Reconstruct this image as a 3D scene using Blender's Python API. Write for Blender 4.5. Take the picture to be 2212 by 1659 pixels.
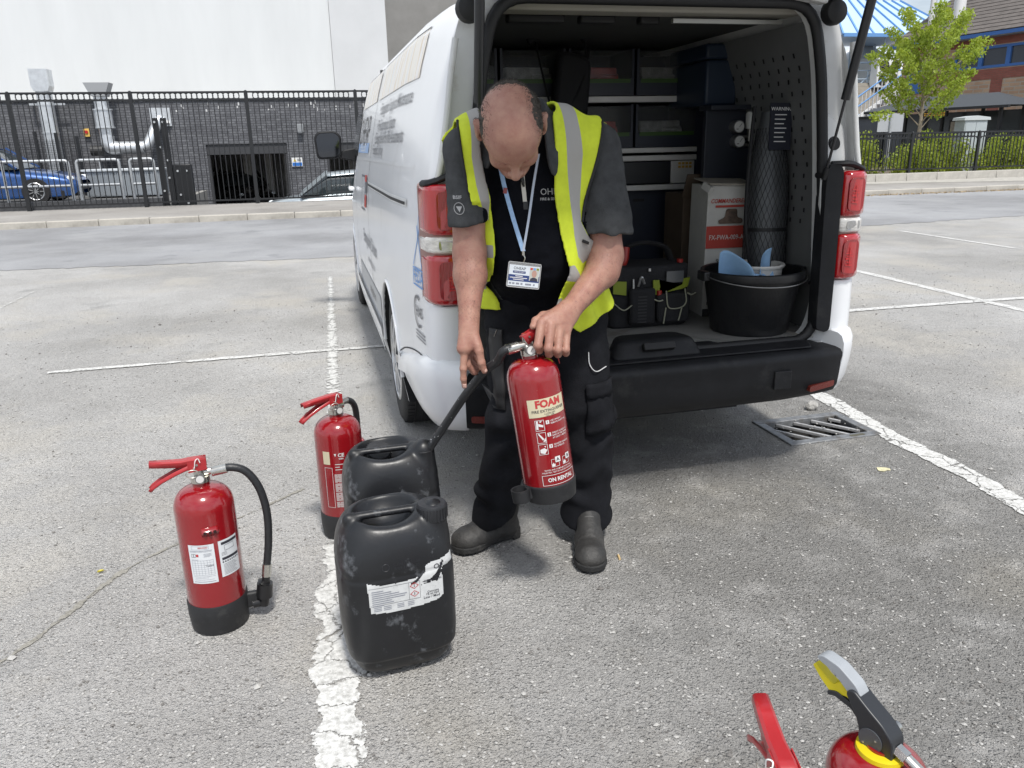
import bpy, bmesh, math, random
import numpy as np
from mathutils import Vector, Matrix, Euler
R = math.radians
random.seed(7)
np.random.seed(7)
S = bpy.context.scene
for o in list(bpy.data.objects):
    bpy.data.objects.remove(o)
COL = S.collection

# ------------------------------------------------------------------ camera
cd = bpy.data.cameras.new('camera')
cam = bpy.data.objects.new('camera', cd)
COL.objects.link(cam)
S.camera = cam
cd.sensor_width = 36.0
cd.lens = 1700 / 2212 * 36
cd.clip_start = 0.02
cd.clip_end = 900
yaw, pitch, roll = R(12.5), R(17.0), R(-1.23)
_f = Vector((math.sin(yaw) * math.cos(pitch), math.cos(yaw) * math.cos(pitch), -math.sin(pitch)))
_r0 = Vector((math.cos(yaw), -math.sin(yaw), 0))
_u0 = _r0.cross(_f)
_r = math.cos(roll) * _r0 + math.sin(roll) * _u0
_u = -math.sin(roll) * _r0 + math.cos(roll) * _u0
cam.matrix_world = Matrix(((_r.x, _u.x, -_f.x, 0), (_r.y, _u.y, -_f.y, 0), (_r.z, _u.z, -_f.z, 1.365), (0, 0, 0, 1)))

# ------------------------------------------------------------------ sky, sun, exposure
SUN_DIR = Vector((0.06, -0.49, 0.87)).normalized()       # towards the sun: behind the camera, a little right
elev = math.asin(SUN_DIR.z)
azim = math.atan2(SUN_DIR.x, SUN_DIR.y)
world = bpy.data.worlds.new('World')
S.world = world
world.use_nodes = True
wn, wl = world.node_tree.nodes, world.node_tree.links
wn.clear()
sky = wn.new('ShaderNodeTexSky')
sky.sky_type = 'NISHITA'
sky.sun_disc = False
sky.sun_elevation = elev
sky.sun_rotation = azim
sky.air_density = 1.0
sky.dust_density = 2.5
sky.ozone_density = 1.0
tc = wn.new('ShaderNodeTexCoord')
mp = wn.new('ShaderNodeMapping')
mp.inputs['Scale'].default_value = (1.0, 1.0, 2.4)
cl = wn.new('ShaderNodeTexNoise')
cl.inputs['Scale'].default_value = 2.2
cl.inputs['Detail'].default_value = 7
cl.inputs['Roughness'].default_value = 0.58
cr = wn.new('ShaderNodeValToRGB')
cr.color_ramp.elements[0].position = 0.36
cr.color_ramp.elements[1].position = 0.60
mx = wn.new('ShaderNodeMix')
mx.data_type = 'RGBA'
mx.inputs['B'].default_value = (8.6, 9.2, 10.0, 1)       # thin bright cloud
bg = wn.new('ShaderNodeBackground')
bg.inputs['Strength'].default_value = 0.09
wo = wn.new('ShaderNodeOutputWorld')
wl.new(tc.outputs['Generated'], mp.inputs['Vector'])
wl.new(mp.outputs['Vector'], cl.inputs['Vector'])
wl.new(cl.outputs['Fac'], cr.inputs['Fac'])
wl.new(cr.outputs['Color'], mx.inputs['Factor'])
wl.new(sky.outputs['Color'], mx.inputs['A'])
wl.new(mx.outputs['Result'], bg.inputs['Color'])
wl.new(bg.outputs['Background'], wo.inputs['Surface'])

sd = bpy.data.lights.new('sun', 'SUN')
sd.energy = 2.7
sd.angle = R(7)
sd.color = (1.0, 0.97, 0.92)
sun = bpy.data.objects.new('sun', sd)
COL.objects.link(sun)
sun.rotation_euler = SUN_DIR.to_track_quat('Z', 'Y').to_euler()

S.view_settings.view_transform = 'Standard'
S.view_settings.look = 'None'
S.view_settings.gamma = 1.0
S.view_settings.exposure = 0.48
S.view_settings.use_curve_mapping = False

# ------------------------------------------------------------------ helpers: materials
MATS = {}


def mat(name, col, rough=0.6, metal=0.0, var=0.0, vs=8.0, col2=None, bump=0.0, bs=60.0, coat=0.0, spec=0.5,
        trans=0.0, detail=4.0, dirt=None, ds=3.0, dlo=0.5, dhi=0.7, emit=None, alpha=1.0, rvar=0.0, stretch=None):
    """principled material: colour noise between col and col2, blotches of dirt, fine bump"""
    if name in MATS:
        return MATS[name]
    m = bpy.data.materials.new(name)
    MATS[name] = m
    m.use_nodes = True
    n, l = m.node_tree.nodes, m.node_tree.links
    b = n['Principled BSDF']
    b.inputs['Roughness'].default_value = rough
    b.inputs['Metallic'].default_value = metal
    b.inputs['Base Color'].default_value = (*col, 1)
    b.inputs['Coat Weight'].default_value = coat
    b.inputs['Coat Roughness'].default_value = 0.06
    b.inputs['Specular IOR Level'].default_value = spec
    b.inputs['Transmission Weight'].default_value = trans
    b.inputs['Alpha'].default_value = alpha
    if emit:
        b.inputs['Emission Color'].default_value = (*emit[:3], 1)
        b.inputs['Emission Strength'].default_value = emit[3]
    if not (var or dirt or bump or rvar):
        return m
    t = n.new('ShaderNodeTexCoord')
    src = t.outputs['Object']
    if stretch:
        g = n.new('ShaderNodeMapping')
        g.inputs['Scale'].default_value = stretch
        l.new(src, g.inputs['Vector'])
        src = g.outputs['Vector']
    out = None
    if var:
        z = n.new('ShaderNodeTexNoise')
        z.inputs['Scale'].default_value = vs
        z.inputs['Detail'].default_value = detail
        z.inputs['Roughness'].default_value = 0.62
        l.new(src, z.inputs['Vector'])
        x = n.new('ShaderNodeMix')
        x.data_type = 'RGBA'
        c2 = col2 if col2 else tuple(c * (1 - var) for c in col)
        c1 = col if col2 else tuple(min(1, c * (1 + var)) for c in col)
        x.inputs['A'].default_value = (*c1, 1)
        x.inputs['B'].default_value = (*c2, 1)
        q = n.new('ShaderNodeMapRange')
        q.inputs['From Min'].default_value = 0.3
        q.inputs['From Max'].default_value = 0.7
        l.new(z.outputs['Fac'], q.inputs['Value'])
        l.new(q.outputs['Result'], x.inputs['Factor'])
        out = x.outputs['Result']
        if rvar:
            q2 = n.new('ShaderNodeMapRange')
            q2.inputs['From Min'].default_value = 0.3
            q2.inputs['From Max'].default_value = 0.7
            q2.inputs['To Min'].default_value = max(0.02, rough - rvar)
            q2.inputs['To Max'].default_value = min(1, rough + rvar)
            l.new(z.outputs['Fac'], q2.inputs['Value'])
            l.new(q2.outputs['Result'], b.inputs['Roughness'])
    if dirt:
        z = n.new('ShaderNodeTexNoise')
        z.inputs['Scale'].default_value = ds
        z.inputs['Detail'].default_value = 9
        z.inputs['Roughness'].default_value = 0.7
        l.new(src, z.inputs['Vector'])
        q = n.new('ShaderNodeMapRange')
        q.inputs['From Min'].default_value = dlo
        q.inputs['From Max'].default_value = dhi
        l.new(z.outputs['Fac'], q.inputs['Value'])
        x = n.new('ShaderNodeMix')
        x.data_type = 'RGBA'
        l.new(q.outputs['Result'], x.inputs['Factor'])
        if out:
            l.new(out, x.inputs['A'])
        else:
            x.inputs['A'].default_value = (*col, 1)
        x.inputs['B'].default_value = (*dirt, 1)
        out = x.outputs['Result']
    if out:
        l.new(out, b.inputs['Base Color'])
    if bump:
        z = n.new('ShaderNodeTexNoise')
        z.inputs['Scale'].default_value = bs
        z.inputs['Detail'].default_value = 5
        l.new(src, z.inputs['Vector'])
        p = n.new('ShaderNodeBump')
        p.inputs['Strength'].default_value = bump
        p.inputs['Distance'].default_value = 0.01
        l.new(z.outputs['Fac'], p.inputs['Height'])
        l.new(p.outputs['Normal'], b.inputs['Normal'])
    return m


# ------------------------------------------------------------------ helpers: objects
def tag(o, label=None, cat=None, group=None, kind=None):
    if label:
        o['label'] = label
    if cat:
        o['category'] = cat
    if group:
        o['group'] = group
    if kind:
        o['kind'] = kind
    return o


def thing(name, label, cat, loc=(0, 0, 0), rz=0.0, group=None, rot=None):
    o = bpy.data.objects.new(name, None)
    o.empty_display_size = 0.1
    COL.objects.link(o)
    o.location = loc
    o.rotation_euler = rot if rot else (0, 0, rz)
    return tag(o, label, cat, group)


def link(name, me, m, parent=None):
    o = bpy.data.objects.new(name, me)
    COL.objects.link(o)
    if parent:
        o.parent = parent
    if m is not None:
        if len(me.materials):
            me.materials.clear()
        for k in (m if isinstance(m, (list, tuple)) else [m]):
            me.materials.append(k)
    return o


def dup(o, parent=None, loc=None, rot=None, keep=True):
    c = o.copy()
    COL.objects.link(c)
    if parent is not None:
        c.parent = parent
    if loc is not None:
        c.location = loc
    if rot is not None:
        c.rotation_euler = rot
    for ch in list(o.children):
        dup(ch, c)
    return c


def frame(d):
    d = Vector(d).normalized()
    a = Vector((0, 0, 1)) if abs(d.z) < 0.95 else Vector((1, 0, 0))
    x = d.cross(a).normalized()
    return x, x.cross(d).normalized() * -1, d


class MB:
    """collects shapes, then links them as one mesh object"""

    def __init__(s):
        s.v, s.f, s.mi, s.cur = [], [], [], 0

    def add(s, vs, fs):
        b = len(s.v)
        s.v += [tuple(v) for v in vs]
        s.f += [tuple(i + b for i in f) for f in fs]
        s.mi += [s.cur] * len(fs)
        return s

    def box(s, c, d, rot=None):
        x, y, z = d[0] / 2, d[1] / 2, d[2] / 2
        vs = [Vector(p) for p in ((-x, -y, -z), (x, -y, -z), (x, y, -z), (-x, y, -z), (-x, -y, z), (x, -y, z), (x, y, z), (-x, y, z))]
        if rot is not None:
            e = rot if isinstance(rot, Matrix) else Euler(rot).to_matrix()
            vs = [e @ v for v in vs]
        c = Vector(c)
        return s.add([v + c for v in vs], [(0, 3, 2, 1), (4, 5, 6, 7), (0, 1, 5, 4), (1, 2, 6, 5), (2, 3, 7, 6), (3, 0, 4, 7)])

    def rng(s, x0, x1, y0, y1, z0, z1):
        return s.box(((x0 + x1) / 2, (y0 + y1) / 2, (z0 + z1) / 2), (abs(x1 - x0), abs(y1 - y0), abs(z1 - z0)))

    def bar(s, a, b, w, h=None):
        a, b = Vector(a), Vector(b)
        x, y, d = frame(b - a)
        m = Matrix((x, y, d)).transposed()
        return s.box((a + b) / 2, (w, h or w, (b - a).length), m)

    def cyl(s, a, b, r0, r1=None, n=16, cap=True):
        r1 = r0 if r1 is None else r1
        a, b = Vector(a), Vector(b)
        x, y, d = frame(b - a)
        vs, fs = [], []
        for p, r in ((a, r0), (b, r1)):
            for i in range(n):
                t = 2 * math.pi * i / n
                vs.append(p + x * (r * math.cos(t)) + y * (r * math.sin(t)))
        for i in range(n):
            j = (i + 1) % n
            fs.append((i, j, n + j, n + i))
        if cap:
            fs += [tuple(range(n - 1, -1, -1)), tuple(range(n, 2 * n))]
        return s.add(vs, fs)

    def tube(s, pts, r, n=10, closed=False, flat=None):
        pts = [Vector(p) for p in pts]
        N = len(pts)
        rr = r if isinstance(r, (list, tuple)) else [r] * N
        tg = []
        for i in range(N):
            if closed:
                t = pts[(i + 1) % N] - pts[i - 1]
            else:
                t = pts[min(i + 1, N - 1)] - pts[max(i - 1, 0)]
            tg.append(t.normalized())
        x, y, d = frame(tg[0])
        vs, fs = [], []
        fx = fy = 1.0
        if flat:
            fx, fy = flat
        for i in range(N):
            x = (x - tg[i] * x.dot(tg[i])).normalized()
            y = tg[i].cross(x)
            for k in range(n):
                t = 2 * math.pi * k / n
                vs.append(pts[i] + x * (rr[i] * fx * math.cos(t)) + y * (rr[i] * fy * math.sin(t)))
        for i in range(N if closed else N - 1):
            for k in range(n):
                a, b = i * n + k, i * n + (k + 1) % n
                c2, d2 = ((i + 1) % N) * n + (k + 1) % n, ((i + 1) % N) * n + k
                fs.append((a, b, c2, d2))
        if not closed:
            fs += [tuple(range(n - 1, -1, -1)), tuple(range((N - 1) * n, N * n))]
        return s.add(vs, fs)

    def lathe(s, prof, n=32, o=(0, 0, 0), cap=True):
        o = Vector(o)
        vs, fs = [], []
        P = len(prof)
        for r, z in prof:
            for i in range(n):
                t = 2 * math.pi * i / n
                vs.append(o + Vector((r * math.cos(t), r * math.sin(t), z)))
        for k in range(P - 1):
            for i in range(n):
                j = (i + 1) % n
                fs.append((k * n + i, k * n + j, (k + 1) * n + j, (k + 1) * n + i))
        if cap:
            fs += [tuple(range(n - 1, -1, -1)), tuple(range((P - 1) * n, P * n))]
        return s.add(vs, fs)

    def prism(s, poly, fn0, fn1):
        """closed outline mapped by two functions to the two end faces"""
        n = len(poly)
        vs = [fn0(*p) for p in poly] + [fn1(*p) for p in poly]
        fs = [tuple(range(n - 1, -1, -1)), tuple(range(n, 2 * n))]
        for i in range(n):
            j = (i + 1) % n
            fs.append((i, j, n + j, n + i))
        return s.add(vs, fs)

    def grid(s, nu, nv, fn, keep=None):
        vs = [fn(i / (nu - 1), j / (nv - 1)) for j in range(nv) for i in range(nu)]
        fs = []
        for j in range(nv - 1):
            for i in range(nu - 1):
                if keep is None or keep((i + .5) / (nu - 1), (j + .5) / (nv - 1)):
                    fs.append((j * nu + i, j * nu + i + 1, (j + 1) * nu + i + 1, (j + 1) * nu + i))
        return s.add(vs, fs)

    def mesh(s, name, smooth=None):
        me = bpy.data.meshes.new(name)
        me.from_pydata(s.v, [], s.f)
        me.update()
        if any(s.mi):
            me.polygons.foreach_set('material_index', s.mi)
        if smooth:
            me.polygons.foreach_set('use_smooth', [True] * len(me.polygons))
            me.set_sharp_from_angle(angle=R(smooth))
        return me

    def build(s, name, m, parent=None, smooth=None, bevel=0.0, seg=2, fix=False, solid=0.0, sub=0):
        me = s.mesh(name, smooth or (40 if bevel else None))
        if fix:
            bm = bmesh.new()
            bm.from_mesh(me)
            bmesh.ops.recalc_face_normals(bm, faces=bm.faces)
            bm.to_mesh(me)
            bm.free()
        o = link(name, me, m, parent)
        if sub:
            k = o.modifiers.new('sub', 'SUBSURF')
            k.levels = k.render_levels = sub
        if solid:
            k = o.modifiers.new('solid', 'SOLIDIFY')
            k.thickness = solid
            k.offset = 0
        if bevel:
            k = o.modifiers.new('bevel', 'BEVEL')
            k.width = bevel
            k.segments = seg
            k.limit_method = 'ANGLE'
            k.angle_limit = R(35)
        return o


def part(name, m, parent, fn, **kw):
    b = MB()
    fn(b)
    return b.build(name, m, parent, **kw)


def smooth_path(pts, n=8):
    """Catmull-Rom through points"""
    P = [np.array(p, float) for p in pts]
    P = [2 * P[0] - P[1]] + P + [2 * P[-1] - P[-2]]
    out = []
    for i in range(1, len(P) - 2):
        for k in range(n):
            t = k / n
            a, b, c, d = P[i - 1], P[i], P[i + 1], P[i + 2]
            out.append(.5 * ((2 * b) + (c - a) * t + (2 * a - 5 * b + 4 * c - d) * t * t + (3 * b - a - 3 * c + d) * t ** 3))
    out.append(P[-2])
    return [tuple(p) for p in out]


def interp(x, xs, ys):
    return float(np.interp(x, xs, ys))


# ------------------------------------------------------------------ helpers: lettering
_TC = {}


def glyphs(txt, size, bold=0.0, align='CENTER', spacing=1.0, shear=0.0):
    key = (txt, size, bold, align, spacing, shear)
    if key in _TC:
        return _TC[key]
    cu = bpy.data.curves.new('t', 'FONT')
    cu.body = txt
    cu.size = size
    cu.align_x = align
    cu.align_y = 'CENTER'
    cu.offset = bold * size
    cu.space_character = spacing
    cu.shear = shear
    cu.resolution_u = 2
    o = bpy.data.objects.new('t', cu)
    COL.objects.link(o)
    bpy.context.view_layer.update()
    dg = bpy.context.evaluated_depsgraph_get()
    me = bpy.data.meshes.new_from_object(o.evaluated_get(dg))
    vs = [tuple(v.co)[:2] for v in me.vertices]
    fs = [tuple(p.vertices) for p in me.polygons]
    bpy.data.objects.remove(o)
    bpy.data.curves.remove(cu)
    bpy.data.meshes.remove(me)
    _TC[key] = (vs, fs)
    return vs, fs


def letter(mb, txt, x, y, size, fn, bold=0.0, align='CENTER', spacing=1.0, shear=0.0, sx=1.0):
    """lettering laid on the surface fn(u, v) -> point"""
    vs, fs = glyphs(txt, size, bold, align, spacing, shear)
    mb.add([fn(x + a * sx, y + b) for a, b in vs], fs)


def patch(mb, u0, u1, v0, v1, fn, n=1):
    mb.grid(n + 1, 2, lambda a, b: fn(u0 + (u1 - u0) * a, v0 + (v1 - v0) * b))


def outline(mb, u0, u1, v0, v1, w, fn, n=6):
    patch(mb, u0, u1, v0, v0 + w, fn, n)
    patch(mb, u0, u1, v1 - w, v1, fn, n)
    patch(mb, u0, u0 + w, v0 + w, v1 - w, fn, 1)
    patch(mb, u1 - w, u1, v0 + w, v1 - w, fn, 1)


# ------------------------------------------------------------------ helpers: solids from distance fields
def surfnet(F, o, h):
    F = F.astype(np.float32)
    nx, ny, nz = F.shape
    ins = F < 0
    c = [(i, j, k) for i in (0, 1) for j in (0, 1) for k in (0, 1)]
    cnt = np.zeros((nx - 1, ny - 1, nz - 1), np.int8)
    for i, j, k in c:
        cnt += ins[i:nx - 1 + i, j:ny - 1 + j, k:nz - 1 + k]
    act = (cnt > 0) & (cnt < 8)
    I, J, K = np.nonzero(act)
    idx = -np.ones(act.shape, np.int32)
    idx[I, J, K] = np.arange(len(I))
    acc = np.zeros((len(I), 3))
    num = np.zeros(len(I))
    for a in c:
        for ax in range(3):
            if a[ax]:
                continue
            b = list(a)
            b[ax] = 1
            fa = F[I + a[0], J + a[1], K + a[2]]
            fb = F[I + b[0], J + b[1], K + b[2]]
            m = (fa < 0) != (fb < 0)
            t = np.where(m, fa / np.where(m, fa - fb, 1), 0)
            p = np.array(a, float)[None, :].repeat(len(I), 0)
            p[:, ax] += t
            acc += p * m[:, None]
            num += m
    V = (acc / num[:, None] + np.stack([I, J, K], 1)) * h + np.array(o)
    faces = []
    for ax in range(3):
        u, w = [(1, 2), (2, 0), (0, 1)][ax]
        s0 = [slice(None)] * 3
        s1 = [slice(None)] * 3
        s0[ax] = slice(0, -1)
        s1[ax] = slice(1, None)
        A, B = ins[tuple(s0)], ins[tuple(s1)]
        E = A != B
        ii = list(np.nonzero(E))
        sgn = A[tuple(ii)]
        ok = (ii[u] > 0) & (ii[w] > 0) & (ii[u] < F.shape[u] - 1) & (ii[w] < F.shape[w] - 1)
        ii = [q[ok] for q in ii]
        sgn = sgn[ok]
        q = []
        for du, dw in ((-1, -1), (0, -1), (0, 0), (-1, 0)):
            t = [x.copy() for x in ii]
            t[u] += du
            t[w] += dw
            q.append(idx[t[0], t[1], t[2]])
        q = np.stack(q, 1)
        q[~sgn] = q[~sgn][:, ::-1]
        faces.append(q)
    return V, np.concatenate(faces)


class Field:
    def __init__(s, lo, hi, h):
        s.lo, s.h = np.array(lo, float), h
        n = [int(math.ceil((b - a) / h)) + 1 for a, b in zip(lo, hi)]
        g = [s.lo[i] + h * np.arange(n[i]) for i in range(3)]
        s.g = g
        s.F = np.full(n, 1e3, np.float32)

    def sl(s, lo, hi):
        r = []
        for i in range(3):
            a = int(np.searchsorted(s.g[i], lo[i]))
            b = int(np.searchsorted(s.g[i], hi[i]))
            r.append(slice(max(a - 1, 0), min(b + 1, len(s.g[i]))))
        return tuple(r)

    def pts(s, q):
        return np.meshgrid(s.g[0][q[0]], s.g[1][q[1]], s.g[2][q[2]], indexing='ij')

    def blend(s, q, d, k):
        a = s.F[q]
        if k <= 0:
            s.F[q] = np.minimum(a, d)
        else:
            hh = np.clip(.5 + .5 * (a - d) / k, 0, 1)
            s.F[q] = a + (d - a) * hh - k * hh * (1 - hh)

    def carve(s, d, q, k=0.0):
        a = s.F[q]
        if k <= 0:
            s.F[q] = np.maximum(a, -d)
        else:
            hh = np.clip(.5 - .5 * (a + d) / k, 0, 1)
            s.F[q] = a + (-d - a) * hh + k * hh * (1 - hh)

    def cone(s, a, b, ra, rb, k=0.01, sq=None, cut=False):
        """round cone from a to b; sq=(axis, factor) widens (factor > 1) the section along axis"""
        a, b = np.array(a, float), np.array(b, float)
        R0 = max(ra, rb) * (max(1, sq[1]) if sq else 1) + max(4 * k, .03) + 3 * s.h
        q = s.sl(np.minimum(a, b) - R0, np.maximum(a, b) + R0)
        X, Y, Z = s.pts(q)
        if X.size == 0:
            return
        P = [X - a[0], Y - a[1], Z - a[2]]
        D = b - a
        L = D @ D + 1e-12
        t = np.clip((P[0] * D[0] + P[1] * D[1] + P[2] * D[2]) / L, 0, 1)
        P = [P[i] - t * D[i] for i in range(3)]
        if sq:
            n = np.array(sq[0], float)
            n /= np.linalg.norm(n)
            dn = P[0] * n[0] + P[1] * n[1] + P[2] * n[2]
            P = [P[i] + (1 / sq[1] - 1) * dn * n[i] for i in range(3)]
        d = np.sqrt(P[0] ** 2 + P[1] ** 2 + P[2] ** 2) - (ra + t * (rb - ra))
        (s.carve(d, q, k) if cut else s.blend(q, d, k))

    def ell(s, c, r, k=0.01, rot=None, cut=False, p=2.0):
        """ellipsoid (p=2) or rounded box (p larger); rot: 3x3 matrix, columns are local axes"""
        c, r = np.array(c, float), np.array(r, float)
        R0 = (np.full(3, max(r) * 1.8) if rot is not None else r) + max(4 * k, .03) + 3 * s.h
        q = s.sl(c - R0, c + R0)
        X, Y, Z = s.pts(q)
        if X.size == 0:
            return
        P = np.stack([X - c[0], Y - c[1], Z - c[2]], -1)
        if rot is not None:
            P = P @ np.array(rot, float)
        m = (np.abs(P / r) ** p).sum(-1) ** (1 / p)
        d = (m - 1) * min(r)
        if max(r) / min(r) < 2.5 and p == 2.0:
            g = np.sqrt(((P / r ** 2) ** 2).sum(-1)) + 1e-9
            d = m * (m - 1) / g
        (s.carve(d, q, k) if cut else s.blend(q, d, k))

    def sample(s, P):
        P = (np.asarray(P, float) - s.lo) / s.h
        n = np.array(s.F.shape)
        P = np.clip(P, 0, n - 1.001)
        i = P.astype(int)
        f = P - i
        out = 0
        for a in (0, 1):
            for b in (0, 1):
                for c in (0, 1):
                    w = (f[..., 0] if a else 1 - f[..., 0]) * (f[..., 1] if b else 1 - f[..., 1]) * (f[..., 2] if c else 1 - f[..., 2])
                    out = out + w * s.F[i[..., 0] + a, i[..., 1] + b, i[..., 2] + c]
        return out

    def grad(s, P):
        e = s.h
        P = np.asarray(P, float)
        g = np.stack([s.sample(P + np.eye(3)[i] * e) - s.sample(P - np.eye(3)[i] * e) for i in range(3)], -1)
        return g / (np.linalg.norm(g, axis=-1, keepdims=True) + 1e-9)

    def net(s, F=None):
        return surfnet(s.F if F is None else F, s.lo, s.h)


def mesh_np(name, V, Fq, smooth=True, mi=None):
    me = bpy.data.meshes.new(name)
    me.from_pydata(V.tolist(), [], Fq.tolist())
    me.update()
    if smooth:
        me.polygons.foreach_set('use_smooth', [True] * len(me.polygons))
    if mi is not None:
        me.polygons.foreach_set('material_index', np.asarray(mi, np.int32))
    return me


def relax(V, F, it=2, lam=0.5):
    e = np.concatenate([F[:, [0, 1]], F[:, [1, 2]], F[:, [2, 3]], F[:, [3, 0]]])
    n = len(V)
    for _ in range(it):
        acc = np.zeros_like(V)
        cnt = np.zeros(n)
        np.add.at(acc, e[:, 0], V[e[:, 1]])
        np.add.at(cnt, e[:, 0], 1)
        np.add.at(acc, e[:, 1], V[e[:, 0]])
        np.add.at(cnt, e[:, 1], 1)
        V = V + lam * (acc / np.maximum(cnt, 1)[:, None] - V)
    return V


def vnoise(P, s, seed=0):
    """cheap smooth value noise in numpy"""
    P = np.asarray(P, float) * s + seed * 17.31
    i = np.floor(P).astype(np.int64)
    f = P - i
    f = f * f * (3 - 2 * f)
    out = 0
    for a in (0, 1):
        for b in (0, 1):
            for c in (0, 1):
                h = (i[..., 0] + a) * 374761393 + (i[..., 1] + b) * 668265263 + (i[..., 2] + c) * 2147483647
                h = (h ^ (h >> 13)) * 1274126177
                r = ((h ^ (h >> 16)) & 0xffff) / 65535.0
                w = (f[..., 0] if a else 1 - f[..., 0]) * (f[..., 1] if b else 1 - f[..., 1]) * (f[..., 2] if c else 1 - f[..., 2])
                out = out + w * r
    return out * 2 - 1

# ================================================================== SETTING
def asphalt(name, dark, mid, light, scale, bump, patch_col=None, patchy=0.0, fine=0.5, dark_bay=False):
    m = bpy.data.materials.new(name)
    m.use_nodes = True
    n, l = m.node_tree.nodes, m.node_tree.links
    b = n['Principled BSDF']
    b.inputs['Roughness'].default_value = 0.9
    b.inputs['Specular IOR Level'].default_value = 0.25
    t = n.new('ShaderNodeTexCoord')

    def N(tp, **kw):
        x = n.new(tp)
        for k, v in kw.items():
            if k in x.inputs:
                x.inputs[k].default_value = v
            else:
                setattr(x, k, v)
        return x

    def mixc(f, a, bb, blend='MIX'):
        x = n.new('ShaderNodeMix')
        x.data_type = 'RGBA'
        x.blend_type = blend
        for s, v in (('Factor', f), ('A', a), ('B', bb)):
            if isinstance(v, (int, float)):
                x.inputs[s].default_value = v
            elif isinstance(v, tuple):
                x.inputs[s].default_value = (*v, 1)
            else:
                l.new(v, x.inputs[s])
        return x.outputs['Result']

    def ramp(src, a, c):
        x = N('ShaderNodeMapRange')
        x.inputs['From Min'].default_value = a
        x.inputs['From Max'].default_value = c
        l.new(src, x.inputs['Value'])
        return x.outputs['Result']

    # warp so that stones are not a clean cell pattern
    wv = N('ShaderNodeTexNoise', Scale=scale * 0.7, Detail=2.0)
    l.new(t.outputs['Object'], wv.inputs['Vector'])
    wm = n.new('ShaderNodeVectorMath')
    wm.operation = 'MULTIPLY_ADD'
    wm.inputs[1].default_value = (0.006, 0.006, 0.006)
    l.new(wv.outputs['Color'], wm.inputs[0])
    l.new(t.outputs['Object'], wm.inputs[2])
    v1 = N('ShaderNodeTexVoronoi', Scale=scale)
    v2 = N('ShaderNodeTexVoronoi', Scale=scale * 2.3)
    l.new(wm.outputs['Vector'], v1.inputs['Vector'])
    l.new(wm.outputs['Vector'], v2.inputs['Vector'])
    n1 = N('ShaderNodeTexNoise', Scale=0.9, Detail=8.0, Roughness=0.62)
    n2 = N('ShaderNodeTexNoise', Scale=6.0, Detail=6.0, Roughness=0.65)
    n3 = N('ShaderNodeTexNoise', Scale=scale * 1.6, Detail=3.0)
    for x in (n1, n2, n3):
        l.new(t.outputs['Object'], x.inputs['Vector'])
    s1 = n.new('ShaderNodeSeparateColor')
    l.new(v1.outputs['Color'], s1.inputs['Color'])
    s2 = n.new('ShaderNodeSeparateColor')
    l.new(v2.outputs['Color'], s2.inputs['Color'])
    def mth0(op, x_, y_):
        x = n.new('ShaderNodeMath')
        x.operation = op
        for i_, v in enumerate((x_, y_)):
            if isinstance(v, (int, float)):
                x.inputs[i_].default_value = v
            else:
                l.new(v, x.inputs[i_])
        return x.outputs[0]
    nf = N('ShaderNodeTexNoise', Scale=scale * 2.4, Detail=4.0, Roughness=0.7)
    l.new(t.outputs['Object'], nf.inputs['Vector'])
    c1 = mixc(ramp(nf.outputs['Fac'], 0.34, 0.66), dark, mid)
    k2 = mth0('MULTIPLY', ramp(s2.outputs['Red'], 0.22, 0.30), ramp(v2.outputs['Distance'], 0.60, 0.22))
    c1 = mixc(k2, c1, mixc(s2.outputs['Green'], tuple(c * 0.70 for c in mid), tuple(c * 0.86 for c in light)))
    k1 = mth0('MULTIPLY', ramp(s1.outputs['Red'], 0.45, 0.55), ramp(v1.outputs['Distance'], 0.58, 0.24))
    c1 = mixc(k1, c1, mixc(ramp(s1.outputs['Green'], 0.0, 1.15), tuple(c * 0.75 for c in mid), light))
    pit = mth0('MULTIPLY', ramp(s1.outputs['Blue'], 0.10, 0.06), ramp(v1.outputs['Distance'], 0.42, 0.26))
    c1 = mixc(pit, c1, tuple(c * 0.45 for c in dark))
    col = mixc(ramp(n2.outputs['Fac'], 0.35, 0.75), mixc(0.0, c1, mid), mixc(0.35, c1, mid))
    big = N('ShaderNodeTexNoise', Scale=0.33, Detail=7.0, Roughness=0.6)
    l.new(t.outputs['Object'], big.inputs['Vector'])
    col = mixc(ramp(big.outputs['Fac'], 0.35, 0.68), mixc(1.0, col, (0.70, 0.69, 0.68), 'MULTIPLY'), mixc(0.30, col, light))
    oil = N('ShaderNodeTexNoise', Scale=1.7, Detail=5.0, Roughness=0.55)
    l.new(t.outputs['Object'], oil.inputs['Vector'])
    ok_ = n.new('ShaderNodeMath')
    ok_.operation = 'MULTIPLY'
    ok_.inputs[1].default_value = 0.75
    l.new(ramp(oil.outputs['Fac'], 0.60, 0.70), ok_.inputs[0])
    col = mixc(ok_.outputs[0], col, tuple(c * 0.62 for c in mid))
    if patch_col:
        k = n.new('ShaderNodeMath')
        k.operation = 'MULTIPLY'
        k.inputs[1].default_value = patchy
        l.new(ramp(n1.outputs['Fac'], 0.50, 0.66), k.inputs[0])
        col = mixc(k.outputs[0], col, patch_col)
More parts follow.
